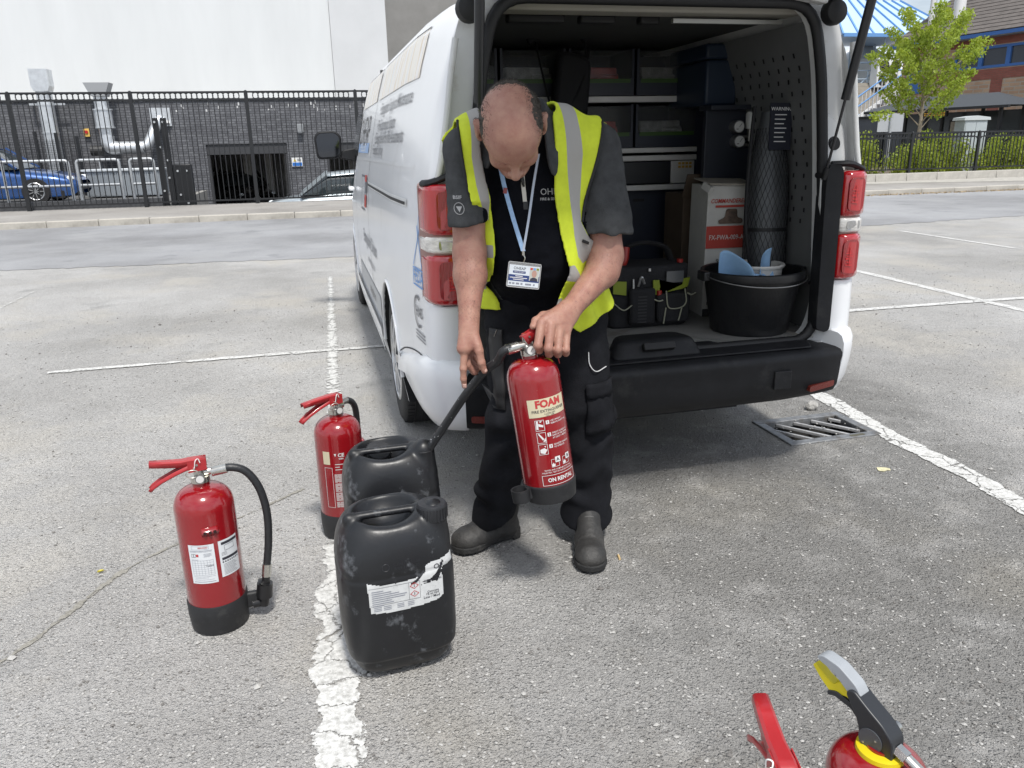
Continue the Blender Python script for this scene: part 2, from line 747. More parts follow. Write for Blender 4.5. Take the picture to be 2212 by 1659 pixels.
    if dark_bay:
        # tarmac colour is darker in the bay the van stands in than beside it
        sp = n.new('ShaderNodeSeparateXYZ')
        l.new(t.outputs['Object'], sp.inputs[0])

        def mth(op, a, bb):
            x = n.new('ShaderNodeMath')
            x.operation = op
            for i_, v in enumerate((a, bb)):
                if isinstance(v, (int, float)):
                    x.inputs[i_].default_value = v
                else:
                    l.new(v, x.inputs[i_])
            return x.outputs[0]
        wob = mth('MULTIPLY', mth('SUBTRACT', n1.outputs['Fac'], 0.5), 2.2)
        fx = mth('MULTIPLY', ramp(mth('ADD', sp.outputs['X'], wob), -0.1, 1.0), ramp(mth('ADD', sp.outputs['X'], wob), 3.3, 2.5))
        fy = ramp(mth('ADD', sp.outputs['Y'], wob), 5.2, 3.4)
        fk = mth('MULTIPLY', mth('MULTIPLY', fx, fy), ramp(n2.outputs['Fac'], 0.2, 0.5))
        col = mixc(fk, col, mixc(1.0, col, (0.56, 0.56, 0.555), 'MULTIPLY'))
    l.new(col, b.inputs['Base Color'])
    # relief
    hh = mth0('ADD', mth0('ADD', mth0('MULTIPLY', k1, 1.5), mth0('MULTIPLY', k2, 0.9)), mth0('SUBTRACT', mth0('MULTIPLY', nf.outputs['Fac'], 1.2), mth0('MULTIPLY', pit, 1.2)))
    bp = n.new('ShaderNodeBump')
    bp.inputs['Strength'].default_value = bump
    bp.inputs['Distance'].default_value = 0.004
    l.new(hh, bp.inputs['Height'])
    l.new(bp.outputs['Normal'], b.inputs['Normal'])
    return m


def sheet(name, poly, z, m, nx=1):
    b = MB()
    b.add([(x, y, z) for x, y in poly], [tuple(range(len(poly)))])
    return tag(b.build(name, m), kind='structure')


M_LOT = asphalt('car_park_asphalt', (0.30, 0.294, 0.282), (0.60, 0.588, 0.566), (0.88, 0.865, 0.84), 95, 1.0, (0.53, 0.50, 0.445), 0.75, dark_bay=True)
M_ROAD = asphalt('road_asphalt', (0.25, 0.255, 0.265), (0.36, 0.365, 0.375), (0.47, 0.47, 0.475), 150, 0.4, (0.36, 0.36, 0.36), 0.5)
M_PAVE = asphalt('pavement_tarmac', (0.30, 0.285, 0.265), (0.38, 0.362, 0.338), (0.46, 0.44, 0.415), 120, 0.3, (0.31, 0.29, 0.265), 0.5)
M_YARD = asphalt('yard_tarmac', (0.10, 0.10, 0.10), (0.15, 0.15, 0.15), (0.22, 0.22, 0.22), 90, 0.3)

# the car park runs to the horizon behind and beside; kinks of its far edge follow the road
edge = [(-300, 11.6), (-12, 11.25), (-4.0, 10.92), (0.8, 10.55), (6, 10.95), (11.8, 11.6), (30, 12.0), (400, 13)]
b = MB()                                                # one sheet with a hole for the gully
hx0, hx1, hy0, hy1 = 2.0, 2.45, 3.055, 3.355
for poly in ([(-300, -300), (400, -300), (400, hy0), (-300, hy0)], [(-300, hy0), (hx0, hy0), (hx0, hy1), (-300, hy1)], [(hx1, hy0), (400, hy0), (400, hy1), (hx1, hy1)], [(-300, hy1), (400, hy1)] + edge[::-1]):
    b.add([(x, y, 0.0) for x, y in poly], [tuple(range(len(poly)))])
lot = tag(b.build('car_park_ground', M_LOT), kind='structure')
rp = edge + [(400, 16.8), (-300, 16.8)]
jag = []
for (xa, ya), (xb, yb) in zip(edge[:-1], edge[1:]):
    n_ = 60 if -13 < xa < 25 else 1
    for i in range(n_):
        t = i / n_
        jag.append((xa + (xb - xa) * t, ya + (yb - ya) * t - 0.15 + (random.uniform(-.05, .05) if n_ > 1 else 0)))
sheet('road', jag + [(400, 12.9), (400, 16.8), (-300, 16.8)], 0.004, M_ROAD)
sheet('pavement', [(-300, 16.92), (11.0, 16.92), (11.0, 20.25), (-300, 20.25)], 0.121, M_PAVE)
sheet('footway', [(11.0, 16.92), (400, 16.92), (400, 20.25), (11.0, 20.25)], 0.121, M_PAVE)
sheet('paved_strip', [(13.0, 19.2), (15.5, 18.9), (19.0, 17.9), (60, 17.4), (60, 19.85), (13.0, 19.85)], 0.126,
      mat('pale_paving', (0.42, 0.40, 0.36), 0.9, var=0.18, vs=6, bump=0.3, bs=90))
sheet('yard', [(-300, 20.25), (11.0, 20.25), (11.0, 120), (-300, 120)], -0.85, M_YARD)
sheet('planting_ground', [(11.0, 20.25), (400, 20.25), (400, 400), (11.0, 400)], 0.13, mat('soil', (0.13, 0.10, 0.07), 0.95, var=0.3, vs=9, bump=0.5, bs=30))
part('retaining_wall', mat('grey_concrete', (0.30, 0.29, 0.27), 0.9, var=0.15, vs=5, bump=0.2, bs=70), None,
     lambda b: b.rng(-60, 10.9, 20.22, 20.40, -0.86, 0.117)).update_tag()
tag(bpy.data.objects['retaining_wall'], kind='structure')

# kerbs: each stone is a piece
M_KERB = mat('kerb_concrete', (0.42, 0.395, 0.35), 0.85, var=0.16, vs=5, bump=0.35, bs=140, dirt=(0.22, 0.20, 0.17), ds=2.0, dlo=0.52, dhi=0.75)
kerb = tag(bpy.data.objects.new('kerb', None), kind='structure')
COL.objects.link(kerb)
kb = MB()
kb.box((0, 0, 0.03), (0.909, 0.125, 0.19))
kme = kb.mesh('kerb_stone', 40)
for i, x in enumerate([-18.55 + .915 * k for k in range(50)]):
    o = link('kerb_stone', kme, M_KERB if i == 0 else None, kerb)
    o.location = (x, 16.86 + random.uniform(-.006, .006), random.uniform(-.004, .004))
    o.rotation_euler = (0, 0, random.uniform(-.004, .004))
    if i == 0:
        pass
    k = o.modifiers.new('bevel', 'BEVEL')
    k.width = 0.02
    k.segments = 3


# ------------------------------------------------------------------ painted bay lines (worn thermoplastic)
def paint_mat(name, wear, streak):
    m = bpy.data.materials.new(name)
    m.use_nodes = True
    n, l = m.node_tree.nodes, m.node_tree.links
    b = n['Principled BSDF']
    b.inputs['Roughness'].default_value = 0.8
    t = n.new('ShaderNodeTexCoord')
    g = n.new('ShaderNodeMapping')
    g.inputs['Scale'].default_value = streak
    l.new(t.outputs['Object'], g.inputs['Vector'])
    z = n.new('ShaderNodeTexNoise')
    z.inputs['Scale'].default_value = 14
    z.inputs['Detail'].default_value = 9
    z.inputs['Roughness'].default_value = 0.72
    l.new(g.outputs['Vector'], z.inputs['Vector'])
    a = n.new('ShaderNodeAttribute')
    a.attribute_name = 'edge'
    k = n.new('ShaderNodeMath')
    k.operation = 'ADD'
    l.new(z.outputs['Fac'], k.inputs[0])
    l.new(a.outputs['Fac'], k.inputs[1])
    q = n.new('ShaderNodeMapRange')
    q.inputs['From Min'].default_value = wear
    q.inputs['From Max'].default_value = wear + 0.018
    l.new(k.outputs[0], q.inputs['Value'])
    ve = n.new('ShaderNodeTexVoronoi')
    ve.feature = 'DISTANCE_TO_EDGE'
    ve.inputs['Scale'].default_value = 7.5
    wv = n.new('ShaderNodeVectorMath')
    wv.operation = 'MULTIPLY_ADD'
    wv.inputs[1].default_value = (.10, .10, 0)
    l.new(z.outputs['Color'], wv.inputs[0])
    l.new(t.outputs['Object'], wv.inputs[2])
    l.new(wv.outputs['Vector'], ve.inputs['Vector'])
    qe = n.new('ShaderNodeMapRange')
    qe.inputs['From Min'].default_value = 0.006
    qe.inputs['From Max'].default_value = 0.022
    l.new(ve.outputs['Distance'], qe.inputs['Value'])
    am = n.new('ShaderNodeMath')
    am.operation = 'MULTIPLY'
    l.new(q.outputs['Result'], am.inputs[0])
    l.new(qe.outputs['Result'], am.inputs[1])
    l.new(am.outputs[0], b.inputs['Alpha'])
    z2 = n.new('ShaderNodeTexNoise')
    z2.inputs['Scale'].default_value = 60
    z2.inputs['Detail'].default_value = 8
    z2.inputs['Roughness'].default_value = 0.75
    l.new(t.outputs['Object'], z2.inputs['Vector'])
    x = n.new('ShaderNodeMix')
    x.data_type = 'RGBA'
    x.inputs['A'].default_value = (0.34, 0.335, 0.315, 1)
    x.inputs['B'].default_value = (0.64, 0.635, 0.61, 1)
    q2 = n.new('ShaderNodeMapRange')
    q2.inputs['From Min'].default_value = 0.34
    q2.inputs['From Max'].default_value = 0.55
    l.new(z2.outputs['Fac'], q2.inputs['Value'])
    l.new(q2.outputs['Result'], x.inputs['Factor'])
    l.new(x.outputs['Result'], b.inputs['Base Color'])
    p = n.new('ShaderNodeBump')
    p.inputs['Strength'].default_value = 0.6
    p.inputs['Distance'].default_value = 0.004
    v = n.new('ShaderNodeTexVoronoi')
    v.inputs['Scale'].default_value = 70
    l.new(t.outputs['Object'], v.inputs['Vector'])
    mm = n.new('ShaderNodeMath')
    mm.operation = 'ADD'
    l.new(z2.outputs['Fac'], mm.inputs[0])
    l.new(v.outputs['Distance'], mm.inputs[1])
    l.new(mm.outputs[0], p.inputs['Height'])
    l.new(p.outputs['Normal'], b.inputs['Normal'])
    return m


def line(name, pts, w, m, wob=0.0, z=0.004, gain=None):
    """ribbon along pts; 'edge' runs 0 at the rims to 1 in the middle; gain(t) adds wear"""
    P = smooth_path([(p[0], p[1], 0) for p in pts], 40)
    n = len(P)
    vs, fs, at = [], [], []
    prof = [-.72, -.5, -.3, 0, .3, .5, .72]
    for i, p in enumerate(P):
        a, b = np.array(P[max(i - 1, 0)]), np.array(P[min(i + 1, n - 1)])
        d = (b - a) / np.linalg.norm(b - a)
        nn = np.array((-d[1], d[0], 0))
        ww = w * (1 + wob * vnoise(np.array([i * .12, 3.3, 1.7]), 1.0, 5))
        for q in prof:
            v = np.array(p) + nn * ww * q
            vs.append((v[0], v[1], z))
            e = {0: .5, .3: .36, .5: .10, .72: -.5}[abs(q)]
            if i in (0, n - 1):
                e = -.5
            at.append(e + (gain(i / (n - 1)) if gain else 0))
    k = len(prof)
    for i in range(n - 1):
        for j in range(k - 1):
            fs.append((i * k + j, i * k + j + 1, (i + 1) * k + j + 1, (i + 1) * k + j))
    b = MB()
    b.add(vs, fs)
    o = tag(b.build(name, m), kind='structure')
    A = o.data.attributes.new('edge', 'FLOAT', 'POINT')
    A.data.foreach_set('value', at)
    return o


PM1 = paint_mat('bay_paint', 0.62, (1, 1, 1))
PM2 = paint_mat('worn_bay_paint', 0.70, (0.7, 2.0, 1))
line('bay_line', [(-.075, .9), (-.08, 1.45), (-.085, 1.8), (-.075, 2.3), (-.07, 2.62)], .125, PM1, .34,
     gain=lambda t: -.02 - .22 * max(0, 1 - abs(t - .29) / .02) - .14 * max(0, 1 - abs(t - .16) / .012))
line('bay_line', [(-.07, 2.60), (-.068, 4.0), (-.066, 5.6), (-.06, 7.2), (-.06, 8.9)], .115, PM2, .08, gain=lambda t: -.13 - .07 * t)
line('bay_line', [(2.46, 2.0), (2.485, 2.28), (2.51, 2.6), (2.50, 2.95), (2.53, 3.35), (2.545, 3.75), (2.55, 5.3)], .11, PM1, .15)
line('bay_line', [(-1.95, 5.45), (-1.6, 5.47), (-.9, 5.49), (-.3, 5.5), (.4, 5.51), (2.5, 5.53)], .07, PM1, .1, z=.0065, gain=lambda t: -.05 - .20 * (t > .30) * (t < .37) - .4 * (t < .05))
line('bay_line', [(2.55, 5.53), (4.5, 5.55), (6.5, 5.54), (9, 5.52)], .085, PM1, .1, z=.0065)
line('bay_line', [(5.32, 2.6), (5.33, 4.0), (5.35, 5.5), (5.37, 7.0), (5.38, 7.9), (5.39, 9.2)], .10, PM1, .1)
line('bay_line', [(8.1, 5.6), (8.15, 7.2), (8.2, 8.6), (8.24, 10.3)], .085, PM2, .1, gain=lambda t: .05 - .3 * (t > .5) * (t < .56))
line('bay_line', [(-2.95, 5.6), (-3.0, 6.6), (-3.05, 8.0), (-3.05, 9.0)], .10, PM2, .1, gain=lambda t: -.26)

# long crack with dirt in it, from the lower left towards the extinguishers
CR = [(-1.35, 1.75), (-1.01, 2.163), (-.909, 2.349), (-.794, 2.598), (-.632, 2.782), (-.42, 2.95), (-.20, 3.15)]
line('pavement_crack', CR, .034, asphalt('crack_dirt', (0.09, 0.08, 0.06), (0.19, 0.175, 0.145), (0.4, 0.39, 0.36), 90, 1.0), .6, z=.003)
bpy.data.objects['pavement_crack'].data.materials.clear()
_pm = paint_mat('crack_fill', 0.89, (1, 1, 1))
_x = [q for q in _pm.node_tree.nodes if q.type == 'MIX'][0]
_x.inputs['A'].default_value = (0.16, 0.15, 0.125, 1)
_x.inputs['B'].default_value = (0.30, 0.285, 0.25, 1)
bpy.data.objects['pavement_crack'].data.materials.append(_pm)


# loose grit lying on the car park
def grit():
    V, F, mi = [], [], []
    ico = [(0, 0, 1), (.9, 0, .1), (.2, .85, .15), (-.8, .4, .1), (-.6, -.7, .2), (.4, -.8, .1), (0, 0, -.5)]
    ff = [(0, 1, 2), (0, 2, 3), (0, 3, 4), (0, 4, 5), (0, 5, 1), (6, 2, 1), (6, 3, 2), (6, 4, 3), (6, 5, 4), (6, 1, 5)]
    ico = np.array(ico)
    n = 0
    while n < 16000:
        y = 0.95 + 6.5 * random.random() ** 2.1
        x = random.uniform(-.62, .92) * (y + .55) + .08 * y
        s = 0.0026 * (1 + 0.9 * random.random() ** 3) * (1 + .10 * y)
        if random.random() < .015:
            s *= 2.0
        a = random.uniform(0, 6.28)
        st = np.array([random.uniform(.7, 1.4), random.uniform(.6, 1.1), random.uniform(.4, .8)])
        p = ico * st * s * (1 + .25 * np.random.rand(7, 1))
        c, si = math.cos(a), math.sin(a)
        q = np.stack([p[:, 0] * c - p[:, 1] * si + x, p[:, 0] * si + p[:, 1] * c + y, p[:, 2] + .3 * s], 1)
        b = len(V)
        V += q.tolist()
        F += [(f[0] + b, f[1] + b, f[2] + b) for f in ff]
        mi += [random.choice((0, 1, 1, 1, 2))] * len(ff)
        n += 1
    me = bpy.data.meshes.new('loose_grit')
    me.from_pydata(V, [], F)
    me.update()
    me.polygons.foreach_set('material_index', mi)
    o = link('loose_grit', me, [mat('grit_grey', (0.30, 0.29, 0.275), 0.9), mat('grit_pale', (0.43, 0.42, 0.40), 0.9), mat('grit_dark', (0.17, 0.16, 0.15), 0.9)])
    tag(o, 'loose grey grit scattered over the worn asphalt', 'grit', kind='stuff')


grit()


# ------------------------------------------------------------------ leaves
def leafy(V, F, c, size, n_up=0.4):
    c = np.asarray(c, float)
    d = np.random.randn(3)
    d[2] = abs(d[2]) * n_up + d[2] * (1 - n_up)
    d /= np.linalg.norm(d)
    a = np.cross(d, np.random.randn(3))
    a /= np.linalg.norm(a) + 1e-9
    e = np.cross(d, a)
    b = len(V)
    V.append((c - a * size * .5).tolist())
    V.append((c + e * size * .36 + d * size * .08).tolist())
    V.append((c + a * size * .55 - d * size * .05).tolist())
    V.append((c - e * size * .36 + d * size * .08).tolist())
    F.append((b, b + 1, b + 2, b + 3))


def leaf_mat(name, a, b):
    m = mat(name, a, 0.55, var=0.5, vs=3.0, col2=b)
    n = m.node_tree.nodes['Principled BSDF']
    n.inputs['Subsurface Weight'].default_value = 0.0
    n.inputs['Transmission Weight'].default_value = 0.0
    nd, l = m.node_tree.nodes, m.node_tree.links
    tr = nd.new('ShaderNodeBsdfTranslucent')
    tr.inputs['Color'].default_value = (a[0] * 1.3, a[1] * 1.3, a[2] * .8, 1)
    ms = nd.new('ShaderNodeMixShader')
    ms.inputs[0].default_value = 0.35
    out = nd['Material Output']
    l.new(n.outputs[0], ms.inputs[1])
    l.new(tr.outputs[0], ms.inputs[2])
    l.new(ms.outputs[0], out.inputs['Surface'])
    return m


L1 = leaf_mat('maple_leaf', (0.36, 0.43, 0.055), (0.20, 0.29, 0.035))
L2 = leaf_mat('hedge_leaf', (0.36, 0.42, 0.055), (0.16, 0.23, 0.03))
BARK = mat('bark', (0.30, 0.25, 0.19), 0.9, var=0.3, vs=14, bump=0.6, bs=40)


def tree():
    t = thing('street_tree', 'young maple with yellow green leaves rising behind the right hand railings', 'tree', (17.35, 21.4, .13))
    b = MB()
    b.tube([(0, 0, 0), (.02, 0, .8), (.05, 0, 1.6), (.03, .02, 2.6), (.08, 0, 3.6)], [.075, .06, .05, .04, .02], 8)
    b.build('trunk', BARK, t, smooth=60)
    V, F = [], []
    br = MB()
    cl = []
    for i in range(30):
        a = i * 2.4
        z = 1.45 + 2.35 * ((i + .5) / 30) ** .9
        reach = (1.45 if z < 2.6 else 1.25) * (1 - ((z - 2.35) / 2.7) ** 2) * random.uniform(.6, 1.12)
        e = Vector((math.cos(a) * reach, math.sin(a) * reach * .85, z + .35 + .45 * random.random() + reach * .25))
        br.tube([(.04, 0, z - .15), (e.x * .5, e.y * .5, (z + e.z) / 2 - .05), e], [.018, .012, .005], 5)
        for s in (.45, .7, .9, 1.05):
            cl.append((np.array((.04 * (1 - s) + e.x * s, e.y * s, z - .1 + (e.z - z + .1) * s)), .26 * random.uniform(.7, 1.15)))
    cl.append((np.array((-1.5, 0, 1.75)), .22))
    cl.append((np.array((-1.2, 0, 1.8)), .25))
    cl.append((np.array((.3, 0, 1.25)), .22))
    for c, r in cl:
        for _ in range(85):
            p = np.random.randn(3)
            p *= r * random.random() ** .45 / np.linalg.norm(p)
            p[2] *= .7
            leafy(V, F, c + p, random.uniform(.06, .11), .5)
    br.build('branches', BARK, t, smooth=60)
    link('crown', mesh_np('crown', np.array(V), np.array(F), False), L1, t)


tree()


def shrub(x, y, w, h, lab, dens=1.0):
    t = thing('shrub', lab, 'shrub', (x, y, .13), group='shrubs behind the right hand railings')
    V, F = [], []
    st = MB()
    cl = []
    for i in range(int(13 * w)):
        px, py = random.uniform(-w / 2, w / 2), random.uniform(-.5, .5)
        top = h * (1 - .5 * (abs(px) / (w / 2)) ** 2) * random.uniform(.75, 1.05)
        st.tube([(px * .7, py * .6, 0), (px, py, top)], [.012, .004], 4)
        for s in (.25, .5, .75, .98):
            cl.append((np.array((px * (.7 + .3 * s), py * (.6 + .4 * s), top * s)), .2))
    for c, r in cl:
        for _ in range(int(42 * dens)):
            p = np.random.randn(3)
            p *= r * random.random() ** .5 / np.linalg.norm(p)
            leafy(V, F, c + p, random.uniform(.05, .09), .6)
    st.build('stems', BARK, t)
    link('foliage', mesh_np('foliage', np.array(V), np.array(F), False), L2, t)


shrub(14.7, 21.0, 2.4, 1.25, 'bushy yellow green shrub nearest the van, left of the tree trunk')
shrub(16.9, 21.0, 1.5, .95, 'low yellow green shrub at the foot of the young tree')
shrub(18.1, 21.1, 1.5, 1.15, 'yellow green shrub just left of the grey cabinet', 1.0)
shrub(20.3, 21.2, 2.4, 1.1, 'yellow green shrub right of the grey cabinet at the picture edge')

# dry leaves blown against the right hand kerb
V, F = [], []
for _ in range(1100):
    x = random.uniform(10.5, 22)
    y = 16.78 - abs(random.gauss(0, .07)) - .05 * (random.random() < .3)
    leafy(V, F, (x, y, .012 + .012 * random.random()), random.uniform(.03, .06), .95)
tag(link('fallen_leaves', mesh_np('fallen_leaves', np.array(V), np.array(F), False), mat('dry_leaf', (0.30, 0.20, 0.10), 0.8, var=.5, vs=30, col2=(0.5, 0.42, 0.30))),
    'brown dry leaves drifted along the far right kerb', 'leaves', kind='stuff')


# ------------------------------------------------------------------ railings
M_BLACK = mat('black_railing_paint', (0.012, 0.013, 0.015), 0.42)


def railing(name, label, x0, npan, W, y, zb, H, nbar, ringband, pw, bw):
    t = thing(name, label, 'fence', (x0, y, zb))
    post = MB()
    post.box((0, 0, H / 2), (pw, pw, H))
    post.cyl((0, 0, H), (0, 0, H + .02), pw * .45, pw * .2, 10)
    pme = post.mesh('post')
    bar = MB()
    bar.box((0, 0, (H - .10) / 2 + .08), (bw, bw, H - .13))
    bme = bar.mesh('bar')
    ring = MB()
    rr = (ringband - .03) / 2
    ring.tube([(rr * math.cos(a * math.pi / 8), 0, rr * math.sin(a * math.pi / 8)) for a in range(16)], bw * .55, 5, closed=True)
    rme = ring.mesh('ring')
    first = True
    for i in range(npan + 1):
        o = link('post', pme, M_BLACK if i == 0 else None, t)
        o.location = (i * W, 0, 0)
    for i in range(npan):
        for z, h in ((.10, .035), (H - .02, .04), (H - .02 - ringband, .03)):
            r = MB()
            r.rng(i * W + pw / 2, (i + 1) * W - pw / 2, -.018, .018, z - h / 2, z + h / 2)
            r.build('rail', M_BLACK, t)
        for z in (H - .02 - ringband - .02, .10):
            for sx in (i * W + pw / 2 + .02, (i + 1) * W - pw / 2 - .02):
                c = MB()
                c.box((sx, 0, z), (.035, .05, .06))
                c.build('bracket', M_BLACK, t)
        sp = (W - pw) / (nbar + 1)
        for k in range(nbar):
            o = link('bar', bme, M_BLACK if first else None, t)
            o.location = (i * W + pw / 2 + sp * (k + 1), 0, 0)
            if k < nbar - 1:
                o = link('ring', rme, M_BLACK if first else None, t)
                o.location = (i * W + pw / 2 + sp * (k + 1.5), 0, H - .02 - ringband / 2)
            first = False
    return t


railing('tall_railings', 'tall black steel railings with a band of rings along the top, left of the van', -14.01, 8, 2.47, 20.1, .121, 2.52, 20, .16, .08, .017)
railing('low_railings', 'low black railings on a kerb in front of the shrubs, right of the van', 11.7, 5, 2.2, 20.05, .33, 1.10, 17, .13, .07, .02)
b = MB()
for k in range(14):
    pass
pw_ = tag(bpy.data.objects.new('low_plinth', None), kind='structure')
COL.objects.link(pw_)
b.box((0, 0, 0), (.99, .18, .24))
me = b.mesh('plinth_block', 40)
for k in range(14):
    o = link('plinth_block', me, mat('pale_kerb', (0.44, 0.42, 0.38), 0.85, var=.12, vs=6, bump=.3, bs=120) if k == 0 else None, pw_)
    o.location = (11.5 + k, 20.05, .21)
    q = o.modifiers.new('bevel', 'BEVEL')
    q.width = .012
part('plinth_wall', mat('dark_brick_plain', (0.07, 0.072, 0.078), .85, var=.25, vs=12, bump=.4, bs=60), None, lambda b: b.rng(-12, -3.85, 20.45, 20.67, -.86, .30))
tag(bpy.data.objects['plinth_wall'], 'low dark brick wall behind the foot of the tall railings', 'wall')
sheet('raised_yard', [(-60, 20.67), (-3.9, 20.67), (-3.9, 27.2), (-60, 27.2)], .13, M_YARD)
part('ramp_side', MATS['grey_concrete'], None, lambda b: b.rng(-3.9, -3.75, 20.7, 27.2, -.85, .14))
tag(bpy.data.objects['ramp_side'], kind='structure')


# ------------------------------------------------------------------ brickwork
def brick_mat(name, c1, c2, mortar, sc=1.0, bw=.225, bh=.075, msz=.01, axis='XZ'):
    m = bpy.data.materials.new(name)
    m.use_nodes = True
    n, l = m.node_tree.nodes, m.node_tree.links
    b = n['Principled BSDF']
    b.inputs['Roughness'].default_value = .85
    t = n.new('ShaderNodeTexCoord')
    s = n.new('ShaderNodeSeparateXYZ')
    c = n.new('ShaderNodeCombineXYZ')
    l.new(t.outputs['Object'], s.inputs[0])
    l.new(s.outputs[axis[0]], c.inputs['X'])
    l.new(s.outputs[axis[1]], c.inputs['Y'])
    k = n.new('ShaderNodeTexBrick')
    k.inputs['Scale'].default_value = 1.0
    k.inputs['Brick Width'].default_value = bw
    k.inputs['Row Height'].default_value = bh
    k.inputs['Mortar Size'].default_value = msz
    k.inputs['Color1'].default_value = (*c1, 1)
    k.inputs['Color2'].default_value = (*c2, 1)
    k.inputs['Mortar'].default_value = (*mortar, 1)
    k.inputs['Bias'].default_value = -.1
    l.new(c.outputs[0], k.inputs['Vector'])
    z = n.new('ShaderNodeTexNoise')
    z.inputs['Scale'].default_value = 1.6
    z.inputs['Detail'].default_value = 8
    l.new(t.outputs['Object'], z.inputs['Vector'])
    x = n.new('ShaderNodeMix')
    x.data_type = 'RGBA'
    x.blend_type = 'MULTIPLY'
    x.inputs['Factor'].default_value = .5
    l.new(k.outputs['Color'], x.inputs['A'])
    q = n.new('ShaderNodeValToRGB')
    q.color_ramp.elements[0].position = .3
    q.color_ramp.elements[0].color = (.55, .55, .55, 1)
    q.color_ramp.elements[1].position = .7
    q.color_ramp.elements[1].color = (1, 1, 1, 1)
    l.new(z.outputs['Fac'], q.inputs['Fac'])
    l.new(q.outputs['Color'], x.inputs['B'])
    l.new(x.outputs['Result'], b.inputs['Base Color'])
    p = n.new('ShaderNodeBump')
    p.inputs['Strength'].default_value = .5
    p.inputs['Distance'].default_value = .01
    p.invert = True
    l.new(k.outputs['Fac'], p.inputs['Height'])
    l.new(p.outputs['Normal'], b.inputs['Normal'])
    return m


# ------------------------------------------------------------------ left: white building with a dark brick front
B1 = thing('white_building', 'big white rendered building with a dark brick ground floor behind the tall railings', 'building', (-6, 28, -.85))
M_DB = brick_mat('charcoal_brick', (0.115, 0.118, 0.13), (0.185, 0.19, 0.203), (0.075, 0.076, 0.083))
M_WR = mat('white_render', (0.63, 0.645, 0.65), .85, var=.05, vs=.7, bump=.08, bs=30, stretch=(1, 1, .22))
M_WR2 = mat('grey_white_render', (0.57, 0.58, 0.59), .85, var=.04, vs=.8, bump=.08, bs=30)


def wall_holes(b, x0, x1, z0, z1, y0, y1, holes):
    xs = sorted({x0, x1, *[h[0] for h in holes], *[h[1] for h in holes]})
    for xa, xb in zip(xs[:-1], xs[1:]):
        hs = [h for h in holes if h[0] <= xa and h[1] >= xb]
        zs = [z0]
        for h in sorted(hs, key=lambda q: q[2]):
            if h[2] > zs[-1]:
                b.rng(xa, xb, y0, y1, zs[-1], h[2])
            zs.append(h[3])
        if zs[-1] < z1:
            b.rng(xa, xb, y0, y1, zs[-1], z1)


# local coords: subtract (-6, 28, -.85)
b = MB()
wall_holes(b, -16, 14, 0, 3.72, 0, .3, [(2.28, 4.80, 0, 2.38), (6.05, 9.2, 0, 2.36)])
b.build('brick_wall', M_DB, B1)
part('coping', mat('coping_stone', (0.20, 0.205, 0.21), .8), B1, lambda b: b.rng(-16, 14, -.05, .36, 3.72, 3.78))
part('flat_roof', MATS['grey_concrete'], B1, lambda b: b.rng(-16, 14, .36, 3.0, 3.60, 3.70))
part('upper_wall', M_WR, B1, lambda b: b.rng(-60, 6.55, 3.0, 16, 3.3, 17))
part('upper_wall_bay', M_WR2, B1, lambda b: b.rng(6.56, 8.52, 2.93, 15.8, 3.3, 17))
MD = mat('garage_interior_grey', (0.42, 0.41, 0.40), .8, var=.3, vs=1.5)
b = MB()
b.rng(1.5, 10, 7.0, 7.2, 0, 3.5)
b.rng(1.5, 1.7, .3, 7, 0, 3.5)
b.rng(9.8, 10, .3, 7, 0, 3.5)
b.rng(1.5, 10, .3, 7.0, 2.9, 3.1)
b.build('garage_interior', MD, B1)
for x in (2.9, 3.7, 4.4, 6.9):
    part('garage_column', mat('column_grey', (0.62, 0.60, 0.57), .8), B1, lambda b: b.rng(x, x + .28, 5.0, 5.3, 0.01, 2.88))
for x0, x1 in ((2.28, 4.80), (6.05, 9.2)):
    part('shutter_box', mat('dark_metal', (0.045, 0.046, 0.05), .5), B1, lambda b: b.rng(x0 + .003, x1 - .003, .05, .28, 2.05, 2.37), bevel=.01)
    for s, xx in ((1, x0), (-1, x1)):
        part('door_jamb', MATS['dark_metal'], B1, lambda b: b.rng(xx + .002 * s, xx + .07 * s, .03, .27, 0, 2.04))
for k in range(26):
    x, z = random.uniform(1.5, 7.5), random.uniform(3.35, 3.6)
    part('mortar_streak', mat('lime_streak', (0.55, 0.55, 0.55), .9), B1, lambda b: b.rng(x, x + random.uniform(.02, .05), -.006, -.001, z, z + random.uniform(.03, .12)))

far = thing('grey_slab_building', 'plain grey concrete building showing above the van roof', 'building', (9, 47, 0))
part('wall', mat('grey_render', (0.25, 0.245, 0.235), .9, var=.15, vs=.6), far, lambda b: b.rng(-5.3, 3.2, 0, 10, 0, 14))
part('parapet', mat('parapet_metal', (0.4, 0.4, 0.4), .6), far, lambda b: b.rng(-5.35, 3.25, -.06, 10, 14, 14.3))
part('roller_panel', mat('panel_grey', (0.18, 0.18, 0.18), .7), far, lambda b: b.rng(-1.2, -.4, -.05, -.01, .2, 13.8))

